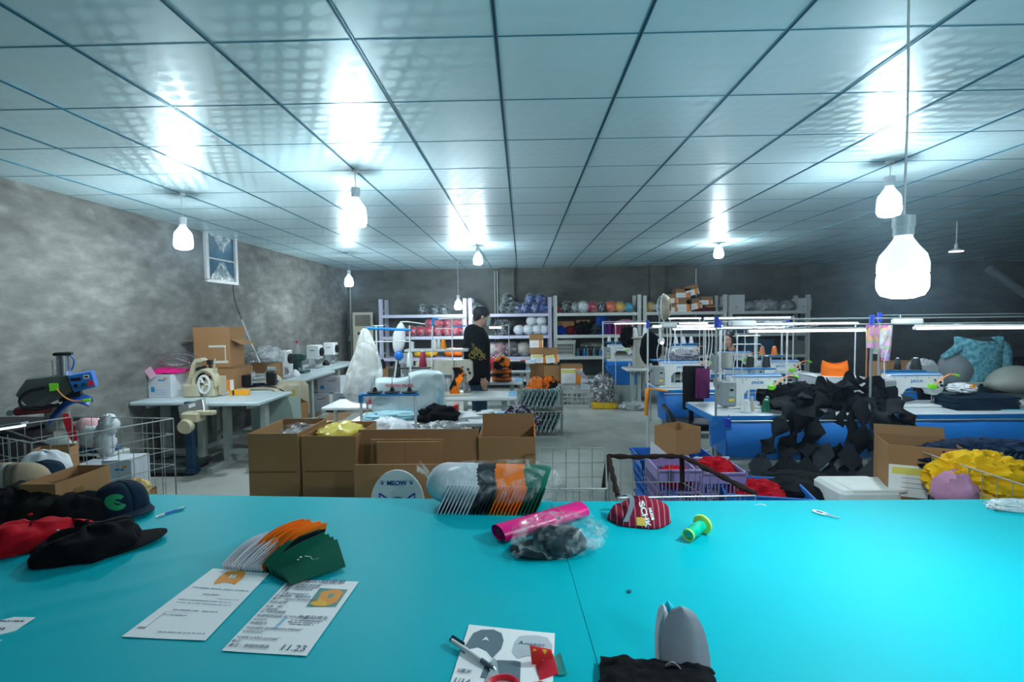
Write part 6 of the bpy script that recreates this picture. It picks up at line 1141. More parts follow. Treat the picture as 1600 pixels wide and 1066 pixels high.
# row 1
xa = F(1110, 655, .76).x + .02
table('nearest blue-edged sewing table on the right, holding the grey control machine', 1.60, 3.02, 4.14, 4.82, .76, blueband, top=M('table_white', (.62, .68, .72), .35))
table('blue-edged sewing table further right in the nearest row, under the printed machine', 3.06, 4.50, 4.14, 4.82, .76, blueband, top=MATS['table_white'])
table('blue-edged sewing table at the right picture edge with dark cloth stack', 4.54, 5.9, 4.14, 4.82, .76, blueband, top=MATS['table_white'])
trough('blue cloth trough hanging before the nearest right table, black strips over it', 1.66, 3.04, 4.10, .43, .72, seed=2); trough('blue cloth trough at the far right of the nearest row', 3.08, 5.9, 4.10, .40, .72, seed=5)
cl = M('clamp_blue', (.01, .06, .50), .4); b = MB(cl); b.rbox((0, 0, 0), (.05, .05, .07), .01); p = W(1137, 660, 4.05); one(b, 'blue_clamp_block', 'small dark blue clamp holding the trough rod at the left table corner', 'clamp', (p.x, 4.06, .72))
b = MB(blue); b.grid(6, 6, lambda u, v: (-.16 + .16 * u + .03 * v, 0, -.02 - .15 * v + .10 * u), .004); one(b, 'cloth_corner', 'free corner of blue cloth sticking out left of the trough', 'cloth', (1.70, 4.06, .70))
m1 = sewing_machine('sewing machine with grey control box in the nearest right row, green spool before it', (W(1178, 600, 4.5).x, 4.52, .762), 0, sc=1.02)
m2 = dup(m1, (W(1425, 600, 4.5).x, 4.52, .762), 0, 'white sewing machine in the nearest right row beside the printed cloth covers')
# cones on row 1
for k, (px, py, Y, m_, h_, r_, lab) in enumerate(((1147, 637, 4.25, white, .115, .042, 'large white thread cone before the grey control box'), (1158, 636, 4.3, M('ecru_thread', (.45, .42, .33), .6), .13, .018, 'narrow grey-beige spool beside the large white cone'))):
    p = F(px, py, .762); cone(lab, (p.x, Y, .762), m_, h_, r_)
p = F(1180, 638, .762); t = cone('dark green thread cone in front of the nearest right machine', (p.x, 4.25, .762), M('thread_green', (.0, .14, .07), .5), .115, .036); cone('second dark green thread cone, just behind and right of the first', (p.x + .04, 4.31, .762), MATS['thread_green'], .13, .03)
zt = 1.085; b = MB(blackp)
for px, Y, m_, lab in ((1142, 4.75, dark, 'black thread cone half wrapped in grey paper over the nearest machine'), (1171, 4.75, dark, 'black thread cone above the nearest right machine, middle one'), (1197, 4.75, dark, 'rightmost black thread cone above the nearest right machine')):
    p = W(px, 578, Y); cone(lab, (p.x, Y, 1.098), m_, .115, .038)
b = MB(M('grey_card', (.35, .36, .33), .8)); b.grid(10, 4, lambda u, v: (.055 * math.cos(2.2 + u * 3.4), .05 * math.sin(2.2 + u * 3.4), .15 * v), .002); p = W(1136, 578, 4.75); one(b, 'paper_wrap', 'grey card curled around a black thread cone', 'card', (p.x, 4.75, 1.098))
t = thing('thread_stand', 'thread stand with blue plates behind the nearest right machine', 'thread stand', (W(1170, 580, 4.75).x, 4.75, 0)); b = MB(M('plate_blue', (.01, .16, .42), .45)); b.rbox((0, 0, 1.088), (.46, .11, .016), .03); b.build('spool_plate', t); b = MB(wpaint); b.cyl((.0, 0, .762), (.0, 0, 1.09), .011); b.cyl((.07, .03, 1.09), (.07, .03, 1.42), .007); b.cyl((-.1, .03, 1.09), (-.1, .03, 1.42), .007); b.cyl((-.14, .03, 1.32), (.12, .03, 1.32), .006); b.build('pole', t)
b = MB(steel); b.cyl((-.14, .03, 1.40), (.12, .03, 1.40), .006); b.tube([(.12, .03, 1.32), (.14, .03, 1.30), (.14, .03, .80)], .005, 6, 2); b.build('guide', t)
xA, xB, xC = W(1119, 560, 4.15).x, W(1361, 560, 4.15).x, W(1373, 560, 4.6).x
zR = W(1240, 517, 4.2).z
hframe('metal light frame above the nearest right table with blue clamps', xA, xB, 4.15, zR + .02, 0.0, xs=(xA, xB), up=.09)
tube_light('long lit tube over the nearest right machine, ending by the printed covers', (W(1170, 517, 4.2).x, 4.2, zR), (W(1358, 517, 4.2).x, 4.2, zR), .015)
hframe('metal light frame over the rightmost machines, its post behind the printed covers', xC, 6.2, 4.6, W(1500, 505, 4.6).z, up=.09)
zQ = W(1500, 513, 3.9).z; tube_light('brightest long lit tube at the right picture edge', (W(1430, 512, 3.9).x, 3.9, zQ + .005), (W(1700, 516, 3.9).x, 3.9, zQ), .016)
b = MB(lgrey); b.cyl((0, 0, 0), (0, 0, -.1), .004); 
hframe('thin upper rail frame crossing behind the big pendant bulb', W(1150, 497, 4.4).x, 6.0, 4.4, W(1300, 500, 4.4).z - .04, clamp=False, xs=(5.9,))
zU = W(1300, 500, 4.4).z - .04 + .05; zV = W(1060, 512, 5.6).z + .06
for px0, px1, py, Y, lab in ((1395, 1440, 499, 4.0, 'white fixture box hanging under the big pendant bulb'), (1140, 1180, 503, 4.4, 'white fixture box left of the woman above the frame'), (1195, 1222, 503, 5.5, 'smaller white fixture box on the light frame right of the woman'), (1033, 1058, 507, 5.9, 'white fixture box on the second row light frame')):
    a, c = W(px0, py, Y), W(px1, py, Y); Y, zb_ = {4.0: (4.4, zU), 4.4: (4.4, zU), 5.5: (5.6, zV), 5.9: (5.6, zV)}[Y]; a, c = W(px0, py, Y), W(px1, py, Y); t = thing('ballast_box', lab, 'fixture', ((a.x + c.x) / 2, Y, zb_ - .032)); b = MB(white); b.rbox((0, 0, 0), (c.x - a.x, .07, .05), .02); b.build('box', t); b = MB(wpaint); b.cyl((-.06, 0, .02), (-.06, 0, .06), .004); b.tube([(.05, 0, -.02), (.1, 0, -.05), (.3, 0, -.04), (.5, .0, -.02)], .003, 5, 1); b.build('cable', t)
# cover cloths with bright print on the frame posts
mp_ = M('confetti', (.7, .3, .4), .7); N = mp_.node_tree.nodes; L = mp_.node_tree.links; tc = N.new('ShaderNodeTexCoord'); vo = N.new('ShaderNodeTexVoronoi'); vo.inputs['Scale'].default_value = 26; L.new(tc.outputs['Object'], vo.inputs[0]); hs = N.new('ShaderNodeHueSaturation'); hs.inputs['Saturation'].default_value = 1.1; hs.inputs['Value'].default_value = .8
mxx = N.new('ShaderNodeMix'); mxx.data_type = 'RGBA'; mxx.blend_type = 'MIX'; mxx.inputs[0].default_value = .45; mxx.inputs[7].default_value = (.75, .35, .45, 1); L.new(vo.outputs['Color'], mxx.inputs[6]); L.new(mxx.outputs[2], N['Principled BSDF'].inputs['Base Color'])
for k, (px, w_, h_, Y, lab) in enumerate(((1383, .10, .33, 4.6, 'multicoloured printed cover hanging right of the frame posts'), (1367, .045, .24, 4.15, 'narrow multicoloured cover between the two metal posts'), (1358, .045, .19, 4.15, 'small multicoloured cover left of the metal posts'))):
    p = W(px, 508, Y); b = MB(mp_); b.grid(8, 14, lambda u, v: ((u - .5) * w_ * (1 - .45 * v ** 2), .02 * math.sin(u * 6), -h_ * v), .012); one(b, 'printed_cover', lab, 'cloth', (p.x, Y, p.z))
b = MB(gfilm); b.grid(10, 12, lambda u, v: ((u - .5) * .17 * (1 - .8 * max(0, v - .35) * 1.3), .02 * math.sin(u * 7), -.15 * v), .004); p = W(1337, 518, 4.5); one(b, 'plastic_bag', 'small clear bag hanging from the lit tube above the printed box', 'bag', (p.x, 4.2, zR))
b = MB(wpaint); b.tube([W(1392, 512, 4.5), W(1390, 540, 4.5), W(1380, 565, 4.5), W(1383, 585, 4.5), W(1378, 600, 4.5)], .005, 6, 2); one(b, 'white_cable', 'white cable looping down beside the multicoloured covers', 'cable')
b = MB(M('rusty_pole', (.35, .12, .06), .6)); p = W(1341, 545, 4.9); b.cyl((0, 0, .762), (0, 0, 1.34), .008); one(b, 'spool_pole', 'thin reddish pole behind the printed white box', 'pole', (p.x, 4.78, 0))
# printed white box with orange cap stack
p = W(1300, 620, 4.6); t = thing('white_box', 'white carton with pink print under the orange cap stack', 'box', (p.x, 4.62, .762)); box_mesh(t, .42, .34, .27, M('white_carton', (.60, .65, .70), .7, nz=.04), (), False)
pk = M('print_pink', (.75, .05, .22), .6); b = MB(pk); b.cbox((-.03, -.171, .20), (.05, .001, .012)); b.cbox((-.06, -.171, .04), (.05, .001, .05)); b.build('printed_mark', t, False); b = MB(M('print_pale', (.35, .48, .62), .6)); b.cbox((.08, -.171, .18), (.14, .001, .004)); b.cbox((-.16, -.171, .24), (.06, .001, .006)); b.build('printed_lines', t, False)
q = W(1304, 580, 4.6)
for k in range(5):
    b = MB(orange); b.grid(30, 3, lambda u, v: ((.115 - .012 * v) * math.cos(u * 2 * PI), (.09 - .01 * v) * math.sin(u * 2 * PI), .0 + .055 * v + .018 * v * math.cos(u * 4 * PI + .8)), .003); one(b, 'cap_band', ORD[k] + ' orange cap crown from the bottom, stacked on the pink-printed box', 'cap', (q.x, 4.6, 1.034 + .017 * k), group='orange cap crowns stacked on the white box')
b = MB(orangep); b.T = Matrix.Rotation(R(90), 4, 'Y'); b.lathe([(.004, -.1), (.016, -.08), (.016, .04), (.01, .1)], 10); p = W(1254, 594, 5.5); one(b, 'box_cutter', 'orange-handled tool lying left of the printed white box', 'tool', (p.x, 4.75, .782))
b = MB(wcloth)
for k in range(5): b.ball((-.1 + .055 * k, 0, .03), (.04, .07, .05), 10, 8, .3, 3, k)
p = W(1345, 585, 4.75); one(b, 'white_fabric_pile', 'frilly white cloth pile right of the printed white box', 'cloth', (p.x + .1, 4.75, .80)); p = W(1352, 600, 4.5); b = MB(grey); b.cyl((-.03, 0, 0), (.03, 0, 0), .055, n=18); one(b, 'motor_wheel', 'grey round motor wheel at the left of the second near machine', 'wheel', (p.x, 4.52, .83)); b = MB(jblue); b.rbox((0, 0, .05), (.1, .08, .1), .01); p = W(1346, 610, 4.5); one(b, 'blue_block', 'small blue plastic block behind the black fabric heap', 'block', (p.x, 4.6, .762))
# things behind machine 2
for px, m_, lab in ((1396, dark, 'slim dark thread cone behind the second near machine'), (1424, dark, 'fat black thread cone behind the second near machine')): p = W(px, 580, 4.8); cone(lab, (p.x, 4.75, 1.06), m_, .12, .03 if px < 1400 else .05)
t = thing('thread_stand', 'thread stand with blue plate behind the second near machine', 'thread stand', (W(1408, 580, 4.75).x, 4.75, 0)); b = MB(MATS['plate_blue']); b.rbox((0, 0, 1.05), (.40, .11, .016), .03); b.build('spool_plate', t); b = MB(wpaint); b.cyl((.0, 0, .762), (.0, 0, 1.05), .011); b.build('pole', t)
b = MB(steel); b.rbox((0, 0, .1), (.30, .15, .06), .02); carton_box('brown open carton with grey tubs behind the thread cones at right', (W(1405, 565, 5.9).x, 5.9, .763), .5, .3, .27, 0); t = thing('white_box', 'grey-white box behind the right end of the second near machine', 'box', (W(1452, 580, 5.6).x, 5.7, .763)); box_mesh(t, .28, .25, .25, M('grey_card2', (.45, .5, .52), .7)); b = MB(wcloth); crumple(b, (0, 0, .25), (.12, .08, .06), 6, .4); b.build('cloth_inside', t)
# dark stack and white scraps at the right
b = MB(navy)
for k in range(6): b.grid(12, 8, lambda u, v: (-.26 + .52 * u + .015 * math.sin(k * 3), -.14 + .28 * v, .002 + .021 * k + .010 * math.sin(u * 8 + k) * math.sin(v * 5)), .019)
p = W(1522, 625, 4.4); one(b, 'dark_cloth_stack', 'stack of dark navy cloth on the right end of the near row', 'cloth', (p.x, 4.4, .763)); b = MB(wcloth); crumple(b, (0, 0, .03), (.10, .08, .045), 3, .4, 2.5, 0); p = W(1505, 612, 4.4); o = one(b, 'white_cloth', 'white cloth scrap with an orange mark on the dark stack', 'cloth', (p.x, 4.42, .897)); b = MB(orangep); b.cbox((.05, -.06, .05), (.02, .02, .05)); b.build('orange_mark', o, False)
b = MB(M('rose_grey_cloth', (.45, .42, .45), .8)); b.mat(M('teal_trim', (.1, .5, .6), .7)); b.rbox((-.05, 0, .02), (.3, .2, .012), .02); b.mat(MATS['rose_grey_cloth']).rbox((0.02, 0, .035), (.28, .18, .018), .02); p = W(1585, 632, 4.35); one(b, 'cut_cloth', 'pale cut cloth with a teal edge at the right picture border', 'cloth', (p.x, 4.36, .75), rot=(4, 0, 0))
# embroidery-like machine with quilted teal cloth
p = W(1560, 600, 5.0)
t = thing('white_head_machine', 'large pale rounded machine head at the right edge under the quilted jacket', 'machine', (p.x + .13, 5.2, .80)); t.scale = (.85, .85, .85); b = MB(M('pale_head', (.42, .45, .40), .4)); 
def hd(u, v):
    a = u * 2 * PI; x = -.42 + .85 * v; r_ = .05 + .13 * max(0, math.sin(max(0, (v - .45)) * PI / .75)) ** .7; return (x, r_ * math.cos(a) * 1.2, .03 + r_ * .5 + r_ * math.sin(a) * .95 * (1 if v > .45 else .7))
b.grid(20, 24, hd); b.build('head', t, angle=180); b = MB(dark); b.rbox((.0, .1, -.03), (.9, .3, .03), .03); b.cyl((.05, -.09, .03), (.12, -.09, .03), .02); b.cyl((-.2, -.06, .06), (-.2, -.08, .06), .02); b.build('base', t)
b = MB(lgrey); b.box(-.4, .4, 0, .3, -.80, -.04); b.build('stand', t, False)
q1 = spot('quilted_teal', (.04, .24, .34), (.20, .52, .60), 26, .5, .7, .12); p = W(1545, 560, 5.4)
t = thing('quilted_jacket', 'light teal quilted jacket draped over the dark machine at right', 'jacket', (p.x, 5.55, p.z))
b = MB(q1)
def jk(u, v):
    a = u * 2 * PI; ca, sa = math.cos(a), math.sin(a); k = 1 + .10 * noise.noise(Vector((ca * 2, sa * 2, v * 4)))
    return ((.24 - .02 * v) * ca * k + .04 * v * (ca > 0), (.15) * sa * k, -.32 + .50 * v + .08 * v * (ca * .8) ** 2)
b.grid(34, 20, jk, .012); b.build('body', t, angle=180); b = MB(q1); b.tube([(-.2, -.02, .12), (-.30, -.04, .06), (-.40, -.04, .0)], lambda s_: .055 - .03 * s_, 10, 2); b.build('sleeve', t); b = MB(q1); b.tube([(.18, -.05, .14), (.24, -.06, .1), (.25, -.06, -.1)], lambda s_: .07, 10, 2); b.build('sleeve', t)
b = MB(M('foil_lining', (.05, .06, .07), .2, .3, nz=.9, ns=20, bump=.8)); b.ball((.02, -.03, .17), (.14, .1, .05), 20, 10, .3, 3, 4); b.build('lining', t); b = MB(M('grey_cover', (.20, .24, .26), .6)); b.ball((-.20, .02, -.15), (.18, .16, .22), 18, 12, .1, 2, 1); b.build('grey_cover', t)
b = MB(dark); b.cyl((0, 0, -p.z), (0, 0, -.2), .03); b.rbox((0, 0, .02 - p.z), (.4, .4, .04), .05); b.build('stand', t); b = MB(black); b.ball((0, 0, 0), (.25, .2, .12), 18, 12, .1, 2, 3); p2 = W(1585, 575, 5.6); one(b, 'black_cover', 'black cover hump right of the quilted jacket', 'cover', (p2.x, 5.6, p2.z)); 
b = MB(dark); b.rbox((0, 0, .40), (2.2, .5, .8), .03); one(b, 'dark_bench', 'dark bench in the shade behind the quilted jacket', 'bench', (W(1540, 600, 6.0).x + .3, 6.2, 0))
# row 2
table('second-row blue-edged sewing table with machine and orange scarf end, by the aisle', 1.56, 2.9, 5.62, 6.25, .76, blueband, top=MATS['table_white']); table('second-row blue-edged sewing table behind the pink-printed box', 2.94, 4.4, 5.62, 6.25, .76, blueband, top=MATS['table_white'])
trough('blue cloth trough of the second row table by the aisle', 1.60, 2.9, 5.58, .40, .72, seed=7); trough('blue cloth trough of the second row behind the black fabric heap', 2.94, 4.4, 5.58, .42, .72, seed=8)
dup(m1, (W(1060, 590, 5.9).x, 5.9, .762), 0, 'second-row sewing machine nearest the aisle, with lime lamp'); dup(m1, (W(1215, 590, 5.9).x, 5.92, .762), 0, 'second-row sewing machine behind the nearest black thread cones')
b = MB(orangep); b.tube([(0, 0, 0), (-.02, -.02, -.02), (-.03, -.03, -.3)], .02, 6, 1); b.cyl((0, 0, 0), (.22, 0, -.03), .012); p = W(1012, 597, 5.6); one(b, 'orange_strap', 'orange strap hanging off the corner of the second-row table', 'strap', (p.x, 5.58, .78))
b = MB(M('grey_lilac_cloth', (.28, .28, .32), .8)); crumple(b, (0, 0, .05), (.16, .12, .07), 5, .4, 2.5, 0); p = W(1076, 565, 5.9); one(b, 'grey_cloth', 'crumpled grey-lilac cloth over the second-row machine by the aisle', 'cloth', (p.x, 6.05, 1.065)); b = MB(MATS['plate_blue']); b.rbox((0, 0, 0), (.5, .16, .018), .02); b.mat(wpaint); b.cyl((-.15, 0, -.29), (-.15, 0, 0), .01); b.cyl((.15, 0, -.29), (.15, 0, 0), .01); p = W(1050, 565, 6.1); one(b, 'spool_tray', 'blue spool tray behind the second-row machine by the aisle', 'tray', (p.x, 6.12, 1.055))
p = W(1051, 558, 6.1); cone('large white thread cone on the blue tray of the second row', (p.x, 6.08, 1.065), white, .13, .042)
for px in (1194, 1213): p = W(px, 554, 6.1); cone('bright orange thread cone above the second-row machine', (p.x, 6.15, 1.10), M('thread_orange', (.95, .22, .04), .6), .115, .036, 'orange thread cones of the second row')
t = thing('thread_stand', 'thread stand carrying the two orange cones in the second row', 'thread stand', (W(1204, 560, 6.15).x, 6.15, 0)); b = MB(MATS['plate_blue']); b.rbox((0, 0, 1.09), (.3, .1, .014), .03); b.build('spool_plate', t); b = MB(wpaint); b.cyl((0, 0, .762), (0, 0, 1.09), .01); b.cyl((.13, 0, 1.09), (.13, 0, 1.45), .006); b.build('pole', t)
x0, x1 = W(1012, 520, 5.6).x, W(1230, 520, 5.6).x
z2 = W(1060, 512, 5.6).z; hframe('white light frame above the second-row table by the aisle', x0, x1, 5.6, z2 + .0, 0, mt=wpaint, up=.07, xs=(x0, W(1125, 520, 5.6).x, x1))
for a, c, py, Y, lab in ((1020, 1128, 510.5, 5.65, 'lit tube over the second-row machine by the aisle'), (1052, 1130, 514.5, 6.0, 'shorter lit tube between the first two blue clamps'), (1062, 1105, 505.5, 6.6, 'lit tube just behind the first blue clamps'), (1130, 1225, 512.5, 6.2, 'lit tube running above the woman at right'), (960, 1010, 506, 8.6, 'lit tube over the third-row machine by the shelves'), (1100, 1235, 497.5, 7.4, 'far lit tube just below the top shelf line'), (1180, 1340, 507.5, 5.2, 'lit tube crossing towards the big pendant bulb'), (1045, 1095, 498, 8.8, 'farthest lit tube in front of the fourth bay')):
    p, q = W(a, py, Y), W(c, py, Y); tube_light(lab, (p.x, Y, p.z), (q.x, Y, p.z), .011 if Y > 6.3 else .013, Y not in (5.65, 7.4))
hframe('light frame behind the woman with far lit tubes', W(1100, 500, 7.4).x, W(1240, 500, 7.4).x, 7.4, W(1170, 499, 7.4).z, 0, mt=wpaint, clamp=False, up=.04)
hframe('light frame over the third-row machine by the aisle', W(942, 505, 8.6).x, W(1012, 505, 8.6).x, 8.6, W(980, 507, 8.6).z + .02, 0, mt=wpaint, clamp=False, up=.04)
# row 3 and 4
table('third-row sewing table in front of the seated woman', 2.55, 4.2, 7.1, 7.65, .76, blueband, top=MATS['table_white']); dup(m1, (W(1150, 570, 7.3).x, 7.38, .762), 0, 'third-row sewing machine right before the seated woman')
table('fourth-row sewing table left of the seated woman', 2.6, 3.9, 8.7, 9.25, .76, blueband, top=MATS['table_white']); dup(m1, (W(1070, 550, 8.9).x, 8.95, .762), 0, 'fourth-row machine below the three small white cones')
for px in (1056, 1068, 1080): p = W(px, 534, 9.1); cone('small white thread cone in the row above the fourth-row machine', (p.x, 9.1, 1.09), white, .13, .045, 'three small white cones of the fourth row')
b = MB(MATS['plate_blue']); b.rbox((0, 0, 0), (.6, .14, .018), .02); b.mat(wpaint); b.cyl((0, 0, -.31), (0, 0, 0), .012); p = W(1068, 536, 9.1); one(b, 'spool_tray', 'blue tray under the three small white cones', 'tray', (p.x, 9.1, 1.08))
table('small blue-edged table with machine by the aisle before the third bay', 1.62, 2.4, 9.4, 10.0, .76, blueband, top=MATS['table_white'], h=.76) if False else table('small blue-edged table with machine by the aisle before the third bay', 1.62, 2.5, 9.3, 9.9, .76, blueband, top=MATS['table_white'])
dup(m1, (W(968, 550, 9.6).x, 9.65, .762), 0, 'small distant machine on the table before the third bay'); bl = crate('bright blue plastic bin under the small table before the third bay', (W(967, 575, 9.3).x + .05, 9.15, .35), .62, .3, .36, blue, 0, nx=3); bb = MB(blue); bb.box(-.29, .29, -.14, .14, .01, .34); bb.build('liner', bl, False)
b = MB(lgrey); b.box(-.3, .3, -.14, .14, 0, .345); o = one(b, 'bin_stand', 'grey stand under the bright blue plastic bin', 'stand', (bl.location.x, 9.15, 0))
for px in (951, 962): p = W(px, 531, 9.9); cone('small white thread cone above the distant machine', (p.x, 9.85, 1.10), white, .11, .04, 'white cones above the distant machine')
b = MB(MATS['plate_blue']); b.rbox((0, 0, 0), (.4, .12, .016), .02); b.mat(wpaint); b.cyl((0, 0, -.32), (0, 0, 0), .012); p = W(957, 534, 9.85); one(b, 'spool_tray', 'blue tray under the two small white cones before the third bay', 'tray', (p.x, 9.85, 1.09))
b = MB(black); crumple(b, (0, 0, .0), (.12, .1, .16), 6, .5, 2.5); p = W(980, 530, 8.7); one(b, 'black_cloth', 'black cloth hanging on the distant machine frame', 'cloth', (p.x, 8.62, p.z + .05))
# beige post machine on narrow white table
tb = table('narrow white table with the tall beige box machine by the aisle', W(976, 575, 8.5).x, W(1012, 575, 8.5).x, 8.3, 8.8, .71, top=wpaint, name='machine_table')
p = W(999, 560, 8.5); t = thing('box_machine', 'tall beige box machine on the narrow white table, cones on top', 'machine', (p.x, 8.55, .712)); b = MB(M('bone_enamel', (.48, .47, .42), .5)); b.rbox((0, 0, .25), (.19, .2, .50), .02); b.rbox((0, 0, .52), (.26, .24, .03), .02); b.rbox((.0, -.105, .25), (.13, .01, .36), .005); b.build('housing', t); b = MB(M('bone_enamel', (.48, .47, .42), .5)); b.lathe([(.03, .0), (.025, .05), (.008, .1)], 10); o = b.build('foot_cone', t); o.location = (-.17, -.05, 0)
for k, (px, c_) in enumerate(((993, white), (1009, white))): p2 = W(px, 540, 8.5); cone(['white cone on the left of the tall beige machine top', 'white cone on the right of the tall beige machine top'][k], (p2.x, 8.55, 1.248), c_, .16, .05)
# fan
p = W(1037, 480, 7.6); t = thing('pedestal_fan', 'tall pedestal fan seen almost edge-on before the shelving', 'fan', (p.x, 7.6, 0), 62); b = MB(M('fan_cream', (.40, .35, .26), .5)); b.T = Matrix.Translation((0, 0, p.z)) @ Matrix.Rotation(R(90), 4, 'X'); b.lathe([(.06, .10), (.14, .09), (.195, .03), (.20, .0)], 28, False)
b.build('rear_cover', t); b = MB(white); b.T = Matrix.Translation((0, 0, p.z)) @ Matrix.Rotation(R(90), 4, 'X')
for r_, z in ((.20, 0), (.17, .05), (.13, .075), (.08, .09)): b.tube([(r_ * math.cos(k * PI / 12), r_ * math.sin(k * PI / 12), -z) for k in range(25)], .004 if r_ < .2 else .012, 5)
for k in range(16): a = k * PI / 8; b.tube([(.20 * math.cos(a), .20 * math.sin(a), 0), (.15 * math.cos(a), .15 * math.sin(a), -.065), (.03 * math.cos(a), .03 * math.sin(a), -.095)], .0025, 4, 1)
b.build('guard', t); b = MB(jblue); b.T = Matrix.Translation((0, 0, p.z)) @ Matrix.Rotation(R(90), 4, 'X')
for k in range(3): a = k * 2.094; b.grid(5, 5, lambda u, v: ((.03 + .14 * u) * math.cos(a + (v - .5) * .9), (.03 + .14 * u) * math.sin(a + (v - .5) * .9), .02 * (v - .5)), .003)
b.build('blade', t); b = MB(lgrey); b.cyl((0, .06, 0), (0, .06, p.z - .1), .014); b.lathe([(.2, 0), (.19, .02), (.03, .03)], 20); b.cyl((0, .04, p.z), (0, .16, p.z), .05, .04); b.build('stand', t)
# orange end etc: blue-machine box lamp spots
b = MB(black); b.ball((0, 0, 0), (.16, .1, .24), 16, 12, .15, 2, 4); p = W(1018, 545, 7.4); one(b, 'black_cover', 'black cloth cover hanging below the fan', 'cover', (p.x, 7.45, p.z)); b = MB(alu); b.cyl((0, 0, 0), (0, 0, p.z - .1), .012); one(b, 'support_pole', 'pole carrying the black cloth cover below the fan', 'pole', (p.x, 7.45, 0))
t = thing('work_lamp', 'small bright work lamp glowing between the cable bundles', 'lamp', W(1034, 535, 6.9)); b = MB(M('spot_lit', (.8, .95, 1), .4, emit=14, ecol=LCOL)); b.ball((0, 0, 0), .028); b.build('bulb', t); b = MB(white); b.ball((0, .02, .02), (.05, .05, .045)); b.tube([(0, .03, .03), (0, .05, .18), (.03, .05, .24)], .008, 6, 1); b.build('shade', t); b = MB(alu); b.cyl((.03, .05, -t.location.z), (.03, .05, .24), .008); b.build('pole', t)
for k, (px, y0_, y1_, Y) in enumerate(((1030, 512, 565, 5.6), (1042, 515, 590, 5.6), (1048, 512, 570, 5.6), (1107, 515, 592, 5.6), (1112, 515, 590, 5.6), (1150, 512, 600, 4.15), (1163, 510, 600, 4.15), (988, 485, 545, 8.6))):
    a, c = W(px, y0_, Y), W(px - 2, y1_, Y); a.z = {5.6: zV - .06, 4.15: zR + .02, 8.6: W(980, 507, 8.6).z + .02}[Y]; b = MB(white); b.tube([a, a.lerp(c, .35) + Vector((.015, 0, 0)), a.lerp(c, .7) + Vector((-.02, 0, 0)), c], .0045, 5, 2); one(b, 'power_cable', ORD[k] + ' white cord from the left dangling from the light frames', 'cable', group='white cords dangling from the light frames')
b = MB(M('purple_towel', (.16, .03, .13), .85, bump=.4)); b.grid(8, 12, lambda u, v: (-.065 + .13 * u, .01 * math.sin(u * 8), .30 * v), .02); p = W(1102, 625, 4.9); one(b, 'purple_towel', 'purple towel hanging over the black chair back', 'towel', (p.x, 4.95, .77))
# office chair left of row 1
p = W(1088, 640, 5.0); t = thing('office_chair', 'black chair pushed in behind the nearest right table, towel on its back', 'chair', (p.x, 5.15, 0)); b = MB(blackp); b.rbox((0, 0, .47), (.42, .42, .07), .06); b.build('seat', t); b = MB(blackp); b.rbox((.02, .0, .85), (.22, .05, .46), .02); b.cyl((0, 0, .45), (.0, 0, .7), .025); b.build('backrest', t)
for s_ in (-1, 1): b = MB(blackp); b.tube([(s_ * .2, -.15, .45), (s_ * .25, -.15, .6), (s_ * .25, .12, .64)], .022, 7, 2); b.build('armrest', t)
b = MB(dark); b.cyl((0, 0, .08), (0, 0, .44), .028)
for k in range(5): a = k * 2 * PI / 5; b.tube([(0, 0, .1), (.27 * math.cos(a), .27 * math.sin(a), .05)], .02, 6); b.ball((.27 * math.cos(a), .27 * math.sin(a), .028), .028, 8, 6)
b.build('base', t)
# baskets on the floor in front
def tub(label, px, Y, w, d, h, m_, rz=0, z0=0, nx=12): p = W(px, 750, Y); return crate(label, (p.x, Y, z0), w, d, h, m_, rz, name='plastic_basket', cat='basket', nx=nx, nz=3, taper=.85)
lil = M('lilac_plastic', (.30, .24, .52), .4); 
def redf(label, p, s_=1, m_=None): b = MB(m_ or red); crumple(b, (0, 0, 0), (.13, .10, .08), 4, .4, 2.2); o = one(b, 'red_cloth', label, 'cloth', p); o.scale = (s_,) * 3; return o
t1 = tub('left lilac slotted basket holding red cloth behind the wrapped wire trolley', 1052, 3.25, .30, .34, .34, lil, 0, .29); t2 = tub('right lilac slotted basket holding red cloth', 1114, 3.25, .30, .34, .32, lil, 0, .29); t0 = tub('blue slotted basket behind the lilac ones', 1050, 3.75, .56, .36, .33, jblue, 0, .22); t3 = tub('blue slotted basket at the foot of the black fabric strips', 1190, 3.1, .50, .40, .30, jblue, -12, .22)
for k, (t_, h_) in enumerate(((t1, .29), (t2, .29), (t0, .22), (t3, .22))):
    o = crate(['lower lilac basket carrying the left red-filled one', 'lower lilac basket carrying the right red-filled one', 'lower blue basket behind the lilac stack', 'lower blue basket under the one by the black strips'][k], (t_.location.x, t_.location.y, 0), .30 if k < 2 else .5, .32, h_ - .002, lil if k < 2 else jblue, 0, name='plastic_basket', cat='basket', taper=.85)
redf('red cloth heap in the left lilac basket', (t1.location.x - .0, 3.25, .53), .8); redf('red cloth heap in the right lilac basket, piled high', (t2.location.x, 3.25, .58), .9); redf('red cloth in the blue basket by the black strips', (t3.location.x - .02, 3.12, .44), 1.2)
p = W(1045, 700, 4.0); carton_box('small open brown carton tilted on the blue basket behind the wrapped trolley', (p.x, 3.78, .555), .26, .22, .20, 30); b = MB(paper); b.grid(2, 2, lambda u, v: (.12 * u, -.02 * v, .14 * v - .1 * u), .003); p = W(1020, 700, 3.6); one(b, 'white_card', 'white card standing against the small brown carton', 'card', (p.x - .02, 3.6, .55)); b = MB(wpaint); a, c = W(1063, 700, 3.9), W(1114, 699, 3.9); b.cyl((0, 0, 0), c - a, .011, n=8); one(b, 'white_tube', 'white rod lying across the small brown carton', 'rod', a + Vector((0, -.3, -.0)))
